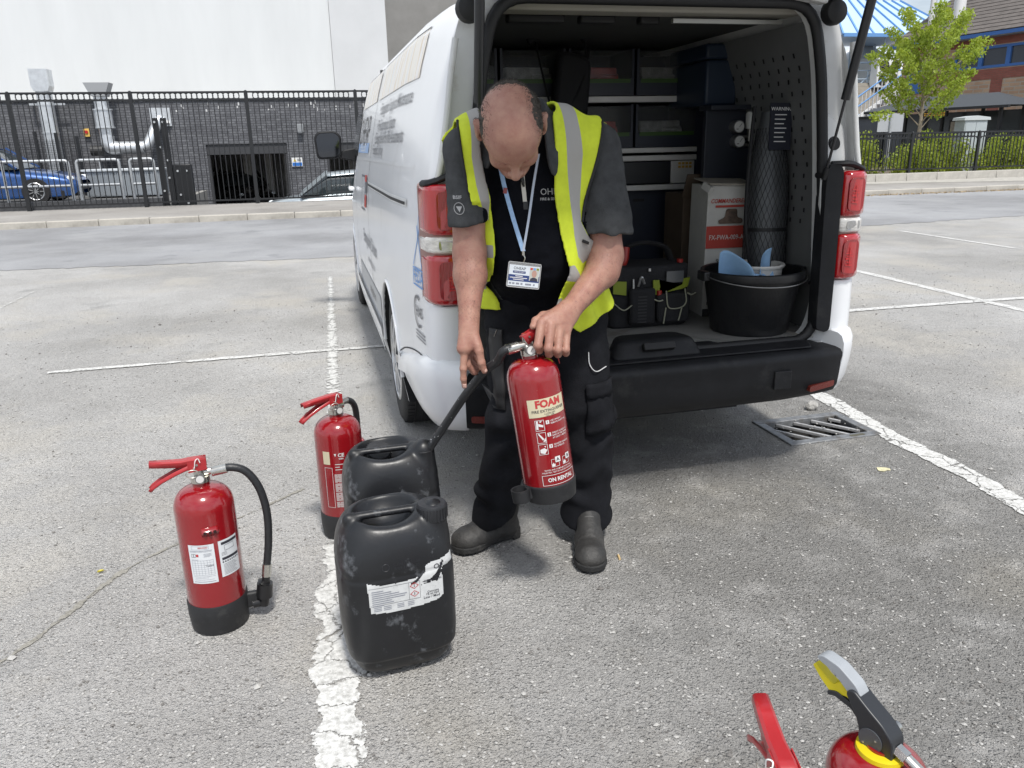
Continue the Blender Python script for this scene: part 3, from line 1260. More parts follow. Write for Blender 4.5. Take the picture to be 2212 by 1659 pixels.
# ------------------------------------------------------------------ things against the dark brick wall
GALV = mat('galvanised', (0.66, 0.68, 0.70), .38, metal=.7, var=.15, vs=5, rvar=.1)
GALV2 = mat('galvanised_tube', (0.50, 0.52, 0.54), .5, metal=.5, var=.1, vs=8)
d = thing('extract_duct', 'silver round duct rising to a square cowl above the dark brick wall', 'duct', (-8.05, 27.55, .13))
b = MB()
b.cyl((0, 0, .2), (0, 0, 3.0), .22, n=24)
for z in (.9, 1.8, 2.6):
    b.cyl((0, 0, z), (0, 0, z + .05), .235, n=24)
b.build('pipe', GALV, d, smooth=40)
part('bracket', GALV2, d, lambda b: (b.rng(-.5, .5, .1, .14, 2.62, 2.68), b.rng(-.5, -.44, .14, .5, 2.62, 2.68)))
part('cowl', GALV, d, lambda b: b.prism([(-.19, 3.0), (.19, 3.0), (.25, 3.15), (.25, 3.62), (-.25, 3.62), (-.25, 3.15)], lambda x, z: (x, -.25, z), lambda x, z: (x, .25, z)))
part('elbow', GALV, d, lambda b: b.tube(smooth_path([(0, 0, .25), (.05, -.1, .05), (.4, -.25, .0)], 6), .22, 20), smooth=50)
d = thing('fan_duct', 'silver fan duct with a horizontal spiral pipe on the dark brick wall', 'duct', (-6.5, 27.5, .56))
b = MB()
b.cyl((0, 0, 1.5), (0, 0, 2.05), .26, n=24)
b.cyl((0, 0, 2.05), (0, 0, 2.42), .2, n=24)
for z in (1.5, 2.02):
    b.cyl((0, 0, z), (0, 0, z + .04), .29, n=24)
b.cyl((0, 0, 1.05), (0, 0, 1.5), .19, n=24)
b.build('silencer', GALV, d, smooth=40)
part('hood', mat('hood_grey', (0.30, 0.31, 0.32), .6), d, lambda b: b.prism([(-.2, 2.42), (.2, 2.42), (.36, 2.8), (-.36, 2.8)], lambda x, z: (x, -.28, z), lambda x, z: (x, .28, z)))
part('elbow', GALV, d, lambda b: b.tube(smooth_path([(.02, 0, 1.28), (.02, -.02, 1.05), (.10, -.03, .93), (.28, -.03, .92)], 6), .2, 20), smooth=50)
b = MB()
P = [(.25 + .03 * i, -.03, .92) for i in range(27)]
b.tube(P, [.185 + (.008 if i % 2 else 0) for i in range(27)], 20)
b.build('spiral_pipe', GALV, d, smooth=40)
part('riser', GALV, d, lambda b: b.tube(smooth_path([(1.0, -.03, .92), (1.15, 0, 1.02), (1.35, .15, 1.4), (1.52, .42, 1.78)], 6), .15, 18), smooth=50)
part('wall_plate', GALV, d, lambda b: b.rng(1.25, 1.85, .44, .49, 1.55, 2.1))
part('motor', mat('motor_black', (.03, .03, .03), .5), d, lambda b: b.cyl((-.5, 0, .85), (-.15, 0, .85), .15, n=16))
part('stand', GALV2, d, lambda b: (b.rng(-.35, .3, -.2, .2, .56, .6), b.rng(-.3, -.26, -.18, .18, -.43, .56), b.rng(.2, .24, -.18, .18, -.43, .56)))


def wall_bits():
    t = thing('isolator_switch', 'small yellow isolator switch with a red knob on the dark brick wall', 'switch', (-7.15, 27.97, 1.95))
    part('box', mat('switch_yellow', (0.75, 0.5, 0.12), .5), t, lambda b: b.box((0, -.03, 0), (.17, .08, .24)), bevel=.01)
    part('knob', mat('switch_red', (0.5, 0.02, 0.02), .4), t, lambda b: b.cyl((0, -.07, .02), (0, -.10, .02), .05, n=14))
    t = thing('wall_lamp', 'grey box wall lamp right of the open garage doorway', 'lamp', (-.72, 27.97, 1.98))
    part('housing', mat('lamp_grey', (0.25, 0.26, 0.27), .5), t, lambda b: b.box((0, -.08, 0), (.2, .16, .26)), bevel=.015)
    part('lens', mat('lamp_lens', (0.6, 0.6, 0.6), .2), t, lambda b: b.box((0, -.09, -.14), (.15, .1, .02)))
    t = thing('wall_socket', 'small white socket box low on the dark brick wall', 'box', (-4.2, 27.97, -.3))
    part('cover', mat('white_plastic', (0.75, 0.75, 0.74), .4), t, lambda b: b.box((0, -.04, 0), (.13, .08, .2)), bevel=.01)
    part('conduit', GALV2, t, lambda b: b.cyl((0, -.03, .1), (0, -.03, .5), .012, n=8))
    t = thing('dome_camera', 'white dome camera high on the dark brick wall', 'camera', (-4.75, 27.97, 2.22))
    part('base', mat('white_plastic', (0.75, 0.75, 0.74), .4), t, lambda b: b.cyl((0, 0, 0), (0, -.05, 0), .07, n=18))
    part('dome', mat('dome_glass', (.25, .25, .26), .1), t, lambda b: b.lathe([(.001, -.06), (.035, -.045), (.055, 0)], 16, (0, -.09, -.02)), smooth=60)
    t = thing('safety_sign', 'white and blue safety sign beside the open garage doorway', 'sign', (-.92, 27.97, .92))
    part('board', mat('white_plastic', (0.75, 0.75, 0.74), .4), t, lambda b: b.box((0, -.01, 0), (.34, .016, .28)))
    part('blue_panel', mat('sign_blue', (0.03, 0.16, 0.5), .5), t, lambda b: b.box((0, -.021, -.07), (.31, .004, .11)))
    part('warning_triangle', mat('sign_yellow', (0.75, .55, .03), .5), t, lambda b: b.prism([(-.12, .02), (-.02, .02), (-.07, .11)], lambda x, z: (x, -.019, z), lambda x, z: (x, -.023, z)))
    part('lettering', mat('sign_black', (.02, .02, .02), .5), t, lambda b: [b.rng(.01, .13, -.023, -.019, z, z + .012) for z in (.03, .06, .09)])


wall_bits()

# tubular barriers
for i, (x0, x1, lab) in enumerate(((-10.2, -5.98, 'long grey tubular barrier in front of the blue car'), (-5.80, -4.86, 'grey tubular barrier right of the blue car, between two others'), (-4.62, -4.08, 'short grey tubular barrier next to the black gate posts'))):
    t = thing('tube_barrier', lab, 'barrier', (x0, 21.3, .13), group='grey tubular barriers')
    w = x1 - x0
    r = .035
    part('hoop', GALV2, t, lambda b: b.tube([(0, 0, 0), (0, 0, .98)] + [(.08 * (1 - math.cos(a)), 0, .98 + .08 * math.sin(a)) for a in (.4, .8, 1.2)] + [(.08, 0, 1.06), (w - .08, 0, 1.06)] + [(w - .08 * (1 - math.cos(a)), 0, .98 + .08 * math.sin(a)) for a in (1.2, .8, .4)] + [(w, 0, .98), (w, 0, 0)], r, 10), smooth=50)
    part('mid_rail', GALV2, t, lambda b: b.cyl((.02, 0, .48), (w - .02, 0, .48), r * .9, n=10), smooth=50)
    if w > 2:
        for xx in (1.4, 2.8):
            part('upright', GALV2, t, lambda b: b.cyl((xx, 0, 0), (xx, 0, 1.03), r * .9, n=10), smooth=50)

t = thing('plant_unit', 'ribbed grey metal plant unit behind the tubular barriers', 'machine', (-5.55, 25.0, .13))
part('casing', mat('unit_grey', (0.33, 0.36, 0.39), .45, metal=.3), t, lambda b: b.rng(-1.0, 1.0, -.4, .4, .05, .72))
for k in range(38):
    part('rib', mat('unit_grey', (0.33, 0.36, 0.39)), t, lambda b: b.rng(-.98 + k * .052, -.96 + k * .052, -.425, -.4, .08, .70))
part('lid', mat('unit_light', (0.62, 0.65, 0.67), .4, metal=.3), t, lambda b: b.rng(-1.06, 1.06, -.46, .46, .72, .78), bevel=.01)
t = thing('black_gate', 'black steel gate post and hinge block with silver bolts behind the railings', 'gate', (-3.75, 20.75, -.85))
for x, z1 in ((-.12, 2.95), (.06, 2.95)):
    part('post', M_BLACK, t, lambda b: b.rng(x, x + .12, -.06, .06, 0, z1))
part('hinge_block', M_BLACK, t, lambda b: b.rng(.2, .62, -.07, .07, 0, 1.9), bevel=.02)
for x, z in ((-.06, 2.86), (.12, 2.86), (.0, 2.3), (.12, 2.0), (.1, 1.6), (.3, 1.75), (.5, 1.75), (.3, 1.2), (.45, 1.0), (-.05, 1.3)):
    part('bolt', GALV, t, lambda b: b.cyl((x, -.07, z), (x, -.10, z), .025, n=8))
t = thing('mesh_screen', 'dark steel mesh screen on posts around the round duct', 'screen', (-9.3, 26.4, .13))
for k, h in enumerate((1.55, 1.9, 1.85, 1.8, 1.7)):
    part('post', M_BLACK, t, lambda b: b.rng(k * .55, k * .55 + .08, 0, .08, 0, h))
b = MB()
for k in range(46):
    b.rng(k * .05, k * .05 + .007, .03, .036, .1, 1.62)
for k in range(30):
    b.rng(0, 2.25, .036, .042, .1 + k * .05, .107 + k * .05)
b.build('mesh', M_BLACK, t)


# ------------------------------------------------------------------ cars in the yard
GLASS = mat('car_glass', (0.03, 0.04, 0.045), .05, spec=.8)
TYRE = mat('tyre_rubber', (0.018, 0.018, 0.019), .75, var=.2, vs=30, bump=.2, bs=120)
ALLOY = mat('alloy', (0.62, 0.63, 0.64), .28, metal=.9)


def car(name, lab, loc, rz, paint, L=4.7, W=1.82, H=1.42, cab=(1.25, 1.95, 3.35, 4.35)):
    """saloon pointing +x locally; origin at ground under the front bumper centre; x runs backward"""
    t = thing(name, lab, 'car', loc, rz)
    xs = [0, .12, .5, 1.2, 1.9, 2.7, 3.5, 4.1, L - .1, L]
    zt = [.55, .66, .76, .86, .90, .92, .94, .93, .88, .70]
    wd = [.62, .80, .90, .96, 1, 1, 1, .97, .86, .74]
    zb = [.30, .20, .18, .17, .17, .17, .17, .18, .22, .34]
    b = MB()
    N, Mn = 40, 14

    def f(u, v):
        x = -u * L
        w = interp(u * L, xs, wd) * W / 2
        z0, z1 = interp(u * L, xs, zb), interp(u * L, xs, zt)
        a = v * math.pi
        c, s = math.cos(a), math.sin(a)
        yy = w * (abs(c) ** .32) * (1 if c > 0 else -1)
        return (x, yy, z0 + (z1 - z0) * abs(s) ** .42)
    b.grid(N, 2 * Mn, f)
    b.build('body', paint, t, smooth=50)
    part('underside', TYRE, t, lambda b: b.rng(-L + .3, -.3, -W / 2 + .12, W / 2 - .12, .14, .32))
    a0, a1, a2, a3 = cab
    b = MB()

    def g(u, v):
        x = a0 + (a3 - a0) * u
        z = interp(x, [a0, a1, (a1 + a2) / 2, a2, a3], [.88, H - .05, H, H - .03, .92])
        zb_ = .86
        k = (z - zb_) / (H - zb_)
        w = W / 2 * (.94 - .19 * k)
        a = v * math.pi
        c, s = math.cos(a), math.sin(a)
        return (-x, w * (abs(c) ** .3) * (1 if c > 0 else -1) * (1 + (.02 if s < .5 else 0)), zb_ + (z - zb_) * abs(s) ** .5)
    b.grid(30, 26, g)
    b.build('glasshouse', GLASS, t, smooth=50)
    b = MB()

    def g2(u, v):
        x = a1 + (a2 - a1) * u
        z = interp(x, [a1, (a1 + a2) / 2, a2], [H - .045, H + .006, H - .025])
        return (-x, W / 2 * .76 * (2 * v - 1), z - .09 * (2 * v - 1) ** 4)
    b.grid(12, 14, g2)
    b.build('roof', paint, t, smooth=50, solid=.02)
    for s in (-1, 1):
        for xa, za, xb, zb2 in ((a0 + .02, .88, a1, H - .03), (a2, H - .02, a3 - .02, .93), ((a1 + a2) / 2, .9, (a1 + a2) / 2 - .03, H - .02)):
            part('pillar', paint, t, lambda b: b.bar((-xa, s * W / 2 * .945, za), (-xb, s * W / 2 * .76, zb2), .06, .05))
        part('headlight', mat('headlamp', (.75, .78, .8), .1), t, lambda b: b.lathe([(.001, .04), (.06, .03), (.09, -.01), (.09, -.05)], 18, (-.16, s * W * .33, .64)), smooth=50).rotation_euler = (0, 0, 0)
        for xw in (.92, L - .98):
            w = MB()
            y0 = s * (W / 2 - .2)
            y1 = s * (W / 2 + .004)
            w.cyl((-xw, y0, .32), (-xw, y1, .32), .32, n=28)
            wo_ = w.build('wheel', TYRE, t, smooth=40)
            r = MB()
            r.cyl((-xw, y1 - s * .005, .32), (-xw, y1 + s * .006, .32), .045, n=12)
            for k in range(9):
                an = k * 2 * math.pi / 9
                r.bar((-xw + .04 * math.cos(an), y1 + s * .004, .32 + .04 * math.sin(an)), (-xw + .2 * math.cos(an), y1 + s * .004, .32 + .2 * math.sin(an)), .045, .02)
            r.tube([(-xw + .205 * math.cos(q * .2618), y1, .32 + .205 * math.sin(q * .2618)) for q in range(24)], .016, 6, closed=True)
            r.build('rim', ALLOY, wo_, smooth=40)
    part('front_bumper_trim', mat('dark_metal', (.045, .046, .05)), t, lambda b: b.rng(-.03, .012, -.5, .5, .32, .46), bevel=.01)
    return t


car('blue_car', 'blue saloon car nose right behind the tall railings', (-6.25, 23.4, .13), 0, mat('blue_paint', (0.020, 0.075, 0.24), .25, metal=.35, coat=.8))
car('silver_car', 'pale silver car parked low behind the railings beside the van mirror', (-1.75, 23.3, -.72), math.pi, mat('silver_paint', (0.42, 0.47, 0.50), .3, metal=.5, coat=.6), L=4.4, H=1.46, cab=(1.0, 1.75, 3.3, 4.2))
car('black_car', 'black car inside the open garage', (-2.5, 31.2, -.85), R(-65), mat('black_paint', (0.01, .01, .012), .2, coat=.8))


# ------------------------------------------------------------------ right: brick building, hoarding, shelter
# the street here runs away from the camera: local x along the wall (towards the far end), local y outwards (left)
def along(name, lab, cat, p, q):
    a = math.atan2(q[1] - p[1], q[0] - p[0])
    return thing(name, lab, cat, (p[0], p[1], .13), a), math.hypot(q[0] - p[0], q[1] - p[1])


M_RB = brick_mat('buff_brick', (0.46, 0.28, 0.18), (0.58, 0.41, 0.28), (0.48, 0.42, 0.34), bw=.45, bh=.15, msz=.02)
M_RR = brick_mat('red_brick_band', (0.30, 0.095, 0.07), (0.36, 0.12, 0.09), (0.25, 0.12, 0.09), bw=.225, bh=.075)
t, LL = along('brick_building', 'buff brick building with blue framed windows and tiled roof behind the tree', 'building', (28.2, 21.5), (26.0, 33.6))
b = MB()
wall_holes(b, 0, LL, 0, 5.05, -.3, 0, [(1.2, 9.6, 3.78, 4.62)])
b.build('brick_wall', M_RB, t)
part('end_wall', M_RB, t, lambda b: b.rng(LL - .3, LL, -9, -.301, 0, 5.0))
part('room_behind_windows', mat('room_dark', (.03, .035, .04), .9), t, lambda b: b.rng(1.0, 9.8, -1.2, -1.15, 3.6, 4.8))
part('red_brick_band', M_RR, t, lambda b: b.rng(0, LL - .001, 0, .02, 3.35, 3.74))
part('red_brick_band', M_RR, t, lambda b: b.rng(0, LL - .001, 0, .02, 4.66, 4.95))
part('red_brick_band', M_RR, t, lambda b: b.rng(7.3, 7.8, 0, .021, 0, 3.349))
BLUE = mat('blue_frame', (0.05, 0.15, 0.42), .45)
wn_ = 7
for k in range(wn_):
    x0 = 1.2 + k * 1.2
    w = part('window', BLUE, t, lambda b: (b.rng(x0, x0 + 1.2, -.10, .03, 3.78, 3.88), b.rng(x0, x0 + 1.2, -.10, .03, 4.52, 4.62), b.rng(x0, x0 + .09, -.10, .029, 3.88, 4.52), b.rng(x0 + 1.11, x0 + 1.199, -.10, .029, 3.88, 4.52)))
    part('pane', mat('window_glass', (.05, .06, .075), .05, spec=.9), w, lambda b: b.rng(x0 + .091, x0 + 1.109, -.07, -.05, 3.881, 4.519))
part('gutter', BLUE, t, lambda b: b.rng(-.3, LL + .3, 0, .55, 4.96, 5.10))
part('soffit', mat('soffit', (.3, .3, .3), .8), t, lambda b: b.rng(-.3, LL + .3, .03, .5, 4.93, 4.959))
rf = part('roof', mat('roof_under', (.1, .09, .085), .9), t, lambda b: b.prism([(.5, 5.09), (-5.5, 8.6), (-5.5, 8.4), (.5, 4.97)], lambda y, z: (-.3, y, z), lambda y, z: (LL + .3, y, z)))
TILE = mat('roof_tile', (0.12, 0.105, 0.095), .85, var=.25, vs=4, bump=.4, bs=50)
sl = math.atan2(3.51, 6.0)
for k in range(20):
    yy, zz = .55 - 6.0 * k / 20, 5.12 + 3.51 * k / 20
    part('tile_course', TILE, rf, lambda b: b.box((LL / 2, yy - .16, zz + .10), (LL + .6, .40, .03), (-sl + .06, 0, 0)))
part('flue', mat('white_flue', (.7, .7, .7), .5), t, lambda b: b.cyl((LL - 1.6, -1.2, 5.6), (LL - 1.6, -1.2, 9.2), .24, n=20), smooth=40)
part('flue', mat('white_flue', (.7, .7, .7), .5), t, lambda b: b.cyl((LL - .4, -1.0, 5.4), (LL - .4, -1.0, 7.4), .13, n=16), smooth=40)
part('corner_window', BLUE, t, lambda b: b.rng(LL - 1.2, LL - .3, .0, .05, 3.0, 4.2))

t, LL = along('hoarding', 'dark grey hoarding panels behind the bus shelter', 'hoarding', (26.2, 20.0), (23.2, 36.0))
HG = mat('hoarding_grey', (0.075, 0.085, 0.10), .5, var=.1, vs=2)
for k in range(8):
    w = LL / 8
    part('panel', HG, t, lambda b: b.rng(k * w + .02, (k + 1) * w - .02, -.05, 0, 0, 1.98))
    part('hoarding_post', M_BLACK, t, lambda b: b.rng((k + 1) * w - .06, (k + 1) * w + .06, -.02, .06, 0, 2.0))
part('top_rail', M_BLACK, t, lambda b: b.rng(0, LL, -.08, .08, 1.981, 2.06))
part('notice', mat('paper_white', (.7, .7, .68), .7), t, lambda b: b.rng(LL - 2.2, LL - 1.6, .01, .02, .7, 1.5))

t, LL = along('bus_shelter', 'black bus shelter with a hipped roof behind the right hand railings', 'shelter', (23.6, 24.4), (22.6, 29.4))
DK = mat('shelter_black', (0.02, 0.022, 0.025), .4)
for x in (.1, 1.65, 3.3, LL - .1):
    for y in (-.6, .6):
        if y > 0 and 1 < x < 3:
            continue
        part('post', DK, t, lambda b: b.rng(x - .05, x + .05, y - .05, y + .05, 0, 2.15))
RF = mat('shelter_roof', (0.055, 0.06, 0.065), .55)
b = MB()
e0, e1 = [(-.5, -1.0), (LL + .5, -1.0), (LL + .5, 1.1), (-.5, 1.1)], [(.7, 0), (LL - .7, 0)]
b.add([(x, y, 2.15) for x, y in e0] + [(x, y, 2.62) for x, y in e1], [(0, 1, 5, 4), (1, 2, 5), (2, 3, 4, 5), (3, 0, 4), (3, 2, 1, 0)])
b.build('roof', RF, t)
part('fascia', DK, t, lambda b: b.rng(-.5, LL + .5, 1.02, 1.12, 2.06, 2.149))
part('back_glass', mat('shelter_glass', (.05, .06, .065), .1), t, lambda b: b.rng(.15, LL - .15, -.62, -.6, .4, 2.0))
part('poster_frame', DK, t, lambda b: b.rng(2.2, 2.95, -.59, -.55, .5, 1.75))
part('timetable', mat('timetable', (.45, .42, .36), .7, var=.2, vs=9), t, lambda b: b.rng(2.27, 2.88, -.549, -.54, .57, 1.68))
part('display', mat('display_black', (.01, .01, .01), .3), t, lambda b: b.rng(1.9, 2.9, .9, 1.0, 1.85, 2.05))
part('display_lettering', mat('display_amber', (.6, .3, .03), .5, emit=(1.0, .5, .05, .12)), t, lambda b: [b.rng(1.97 + k * .1, 2.04 + k * .1, 1.001, 1.004, z, z + .035) for k in range(9) for z in (1.89, 1.96)])
part('bench', DK, t, lambda b: (b.rng(.6, LL - .6, -.5, -.2, .5, .56), b.rng(.8, .86, -.4, -.3, 0, .5), b.rng(LL - .86, LL - .8, -.4, -.3, 0, .5)))

t = thing('service_cabinet', 'grey metal roadside cabinet standing among the shrubs', 'cabinet', (19.35, 21.6, .13), R(-8))
CG = mat('cabinet_grey', (0.40, 0.44, 0.46), .5, var=.1, vs=3)
part('casing', CG, t, lambda b: b.rng(-.36, .36, -.25, .25, 0, 1.62), bevel=.012)
part('lid', mat('cabinet_lid', (.52, .55, .56), .5), t, lambda b: b.prism([(-.42, 1.62), (.42, 1.62), (.40, 1.70), (0, 1.75), (-.40, 1.70)], lambda x, z: (x, -.3, z), lambda x, z: (x, .3, z)))
for x0, x1 in ((-.33, -.005), (.005, .33)):
    dd = part('door', CG, t, lambda b: b.rng(x0, x1, -.265, -.251, .1, 1.55), bevel=.006)
    part('handle', mat('dark_metal', (.045, .046, .05)), dd, lambda b: b.rng(x0 + .13, x0 + .17, -.285, -.266, .8, .95))
t = thing('road_sign', 'back of a grey road sign on a post behind the railings', 'sign', (19.3, 25.2, .13), R(-20))
part('post', GALV2, t, lambda b: b.cyl((0, 0, 0), (0, 0, 1.95), .04, n=12))
part('sign_board', mat('sign_back', (.45, .47, .5), .5), t, lambda b: b.rng(-.42, .42, .04, .06, 1.35, 1.95))

# far right: silos, blue canopy frame, stairs
SW = mat('silo_white', (.74, .75, .74), .5, var=.06, vs=1.2)
for i, (x, y, r, h, lab) in enumerate(((32.6, 46, 1.9, 5.6, 'tall white silo left under the blue steel canopy'), (37.0, 48, 2.1, 4.6, 'shorter white silo under the middle of the blue steel canopy'))):
    t = thing('silo', lab, 'silo', (x, y, .13), group='white silos')
    part('shell', SW, t, lambda b: b.cyl((0, 0, 0), (0, 0, h), r, n=40), smooth=40)
    part('top_cone', SW, t, lambda b: b.cyl((0, 0, h), (0, 0, h + .9), r, .5, n=40), smooth=40)
    for z in (1.6, 3.2, 4.8):
        part('hoop', SW, t, lambda b: b.cyl((0, 0, z), (0, 0, z + .08), r + .03, n=40))
CB = mat('canopy_blue', (.13, .30, .60), .5)
CF = mat('frame_pale_blue', (.45, .55, .65), .5)
t = thing('steel_canopy', 'blue pyramid steel canopy on a pale lattice frame beyond the van', 'canopy', (31.6, 43.0, -.75))
for x in (-2.4, -.8, .8, 2.6):
    for y in (-1.5, 1.5):
        part('column', CF, t, lambda b: b.cyl((x, y, 0), (x, y, 7.3), .07, n=8))
for z in (3.4, 4.6, 6.0):
    for y in (-1.5, 1.5):
        part('beam', CF, t, lambda b: b.cyl((-2.4, y, z), (2.6, y, z), .05, n=8))
for x0, x1, z0, z1 in ((-2.4, -.8, 4.6, 6.0), (-.8, .8, 6.0, 4.6), (.8, 2.6, 4.6, 6.0), (-.8, .8, 3.4, 4.6), (-2.4, -.8, 3.4, 4.6), (.8, 2.6, 6.0, 7.3)):
    part('brace', CF, t, lambda b: b.cyl((x0, -1.5, z0), (x1, -1.5, z1), .045, n=8))
cr_ = MB()
cr_.add([(-4.2, -2.6, 7.3), (3.4, -2.6, 7.3), (3.4, 2.6, 7.3), (-4.2, 2.6, 7.3), (-3.4, 0, 9.4), (1.0, 0, 9.4)], [(0, 1, 5, 4), (1, 2, 5), (2, 3, 4, 5), (3, 0, 4), (3, 2, 1, 0)])
ro = cr_.build('roof', mat('canopy_sheet', (.42, .56, .74), .4), t)
for k in range(9):
    part('roof_rib', CB, ro, lambda b: b.bar((-4.2 + k * .95, -2.64, 7.3), (-3.4 + k * .55, -.02, 9.43), .08))
part('eave', CB, t, lambda b: b.rng(-4.2, 3.4, -2.72, -2.62, 7.18, 7.36))
t = thing('fan_unit', 'white condenser unit with four round fans below the blue canopy', 'machine', (30.3, 40.8, 3.9))
part('casing', SW, t, lambda b: b.rng(-.5, 1.0, -.3, .3, 0, 1.5), bevel=.02)
for x in (-.1, .62):
    for z in (.38, 1.1):
        f_ = part('fan', mat('fan_black', (.02, .02, .02), .6), t, lambda b: b.cyl((x, -.301, z), (x, -.32, z), .3, n=24))
        part('blade', mat('fan_grey', (.3, .3, .3), .5), f_, lambda b: [b.bar((x, -.33, z), (x + .26 * math.cos(q), -.33, z + .26 * math.sin(q)), .07, .01) for q in (0.3, 1.87, 3.44, 5.01)])
t = thing('deck_building', 'low pitched roof building with a deck under the fan unit', 'building', (31.5, 40.0, .13))
part('wall', mat('tan_wall', (.35, .27, .2), .9), t, lambda b: b.rng(-6, 6, -.2, 6, 0, 2.0))
for k in range(9):
    part('roof_course', mat('grey_tile', (.22, .20, .17), .85, var=.15, vs=3), t, lambda b: b.box((0, -.25 + k * .17, 2.45 + k * .185), (12, .28, .03), (.8, 0, 0)))
part('roof_deck', mat('grey_concrete', (.3, .29, .27)), t, lambda b: b.rng(-6, 6, 1.2, 6, 2.0, 3.85))
part('blue_gutter', CB, t, lambda b: b.rng(-6, 6, -.5, -.4, 2.22, 2.36))
for z in (4.25, 4.7):
    part('deck_rail', CF, t, lambda b: b.cyl((-6, 1.3, z), (5, 1.3, z), .03, n=6))
for k in range(9):
    part('deck_post', CF, t, lambda b: b.cyl((-5.6 + k * 1.3, 1.3, 3.85), (-5.6 + k * 1.3, 1.3, 4.7), .03, n=6))
t = thing('outdoor_stairs', 'white metal stairs with balusters and a blue handrail climbing right', 'stairs', (25.7, 36.5, 1.15))
WS = mat('stair_white', (.72, .73, .74), .5)
for y in (0, 1.2):
    part('stringer', WS, t, lambda b: b.prism([(-.3, -.1), (3.2, 2.1), (5.6, 2.1), (5.6, 2.4), (3.1, 2.4), (-.6, .1)], lambda x, z: (x, y, z), lambda x, z: (x, y + .06, z)))
    part('handrail', CB, t, lambda b: (b.tube([(-.5, y + .03, 1.1), (3.1, y + .03, 3.4), (5.6, y + .03, 3.4)], .04, 8)))
    for k in range(28):
        x = -.4 + k * .215
        z0 = .1 + max(0, min(x + .4, 3.5)) * .645
        part('baluster', WS, t, lambda b: b.rng(x, x + .03, y + .01, y + .05, min(z0, 2.35), min(z0, 2.35) + 1.0))
for k in range(11):
    part('tread', mat('tread_grey', (.4, .4, .4), .7), t, lambda b: b.rng(-.3 + k * .31, .03 + k * .31, .06, 1.2, .12 + k * .2, .16 + k * .2))

# ================================================================== VAN
VAN = thing('white_van', 'white panel van parked nose away with its tailgate open', 'van', (1.20, 2.80, 0), R(1.3))
WHITE = mat('van_white', (0.80, 0.81, 0.825), .25, coat=.25, var=.02, vs=2.0, dirt=(0.60, 0.58, 0.54), ds=2.2, dlo=.60, dhi=.95)
WHITE_IN = mat('van_primer_white', (0.60, 0.605, 0.60), .45, var=.06, vs=6, dirt=(0.42, 0.38, 0.32), ds=9, dlo=.58, dhi=.8)
PLAST = mat('black_plastic', (0.012, 0.0125, 0.0145), .55, var=.25, vs=9, bump=.12, bs=400, dirt=(0.06, 0.06, 0.058), ds=4, dlo=.55, dhi=.85, spec=.3)
RUBBER = mat('black_rubber', (0.008, 0.008, 0.009), .6)
HZ = [.20, .35, .55, .80, 1.0, 1.2, 1.35, 1.5, 1.65, 1.78, 1.85, 1.89, 1.91]
HW = [.895, .922, .926, .93, .925, .905, .88, .85, .815, .775, .72, .60, .30]


def hw(z):
    return interp(z, HZ, HW)


def rear_in(y):
    return interp(y, [0, .012, .035, .09, .2, .35, .5, .8], [.088, .064, .052, .043, .033, .022, .012, 0])


def nose_w(y):
    return interp(y, [3.2, 4.2, 4.8, 5.1, 5.25], [1, .985, .93, .82, .66])


def roof_z(y):
    return interp(y, [0, .3, 3.2, 3.6, 3.9, 4.35, 4.5, 5.0, 5.2, 5.25], [1.90, 1.915, 1.915, 1.87, 1.70, 1.27, 1.19, 1.02, .80, .62])


def van_section(y):
    zt = roof_z(y)
    half = []
    zs = [.22, .26, .35, .45, .55, .68, .8, .9, 1.0, 1.1, 1.2, 1.28, 1.35, 1.43, 1.5, 1.58, 1.65, 1.72, 1.78, 1.82, 1.85, 1.875, 1.89, 1.902, 1.91]
    for z in zs:
        w = (hw(z) - rear_in(y)) * nose_w(y)
        zz = z if z < .9 else .9 + (z - .9) * (zt - .9) / (1.915 - .9)
        if zt < .95:
            zz = .22 + (z - .22) * (zt - .22) / (1.915 - .22)
        half.append((w, zz))
    return [(0, .22)] + half + [(0, zt)], None


def van_body():
    ys = [0, .012, .035, .09, .2, .35, .5, .8, 1.1, 1.4, 1.8, 2.2, 2.6, 3.0, 3.3, 3.6, 3.8, 4.0, 4.2, 4.35, 4.5, 4.7, 4.9, 5.05, 5.15, 5.22, 5.25]
    b = MB()
    n = None
    rows = []
    for y in ys:
        s, _ = van_section(y)
        ring = [(x, y, z) for x, z in s] + [(-x, y, z) for x, z in s[-2:0:-1]]
        n = len(ring)
        rows += ring
    fs = []
    for i in range(len(ys) - 1):
        for k in range(n):
            j = (k + 1) % n
            fs.append((i * n + k, i * n + j, (i + 1) * n + j, (i + 1) * n + k))
    fs.append(tuple(range(n)))
    fs.append(tuple(range((len(ys) - 1) * n, len(ys) * n))[::-1])
    b.add(rows, fs)
    return b


def rounded(poly, r, k=5):
    out = []
    n = len(poly)
    for i in range(n):
        p0, p, p1 = Vector(poly[i - 1]), Vector(poly[i]), Vector(poly[(i + 1) % n])
        rr = r[i] if isinstance(r, (list, tuple)) else r
        a, c = (p0 - p), (p1 - p)
        rr = min(rr, a.length * .49, c.length * .49)
        a, c = p + a.normalized() * rr, p + c.normalized() * rr
        for t in np.linspace(0, 1, k):
            out.append(tuple((1 - t) ** 2 * a + 2 * t * (1 - t) * p + t * t * c))
    return out


def cutter(b, m=None):
    o = b.build('cut', m, None, fix=True)
    return o


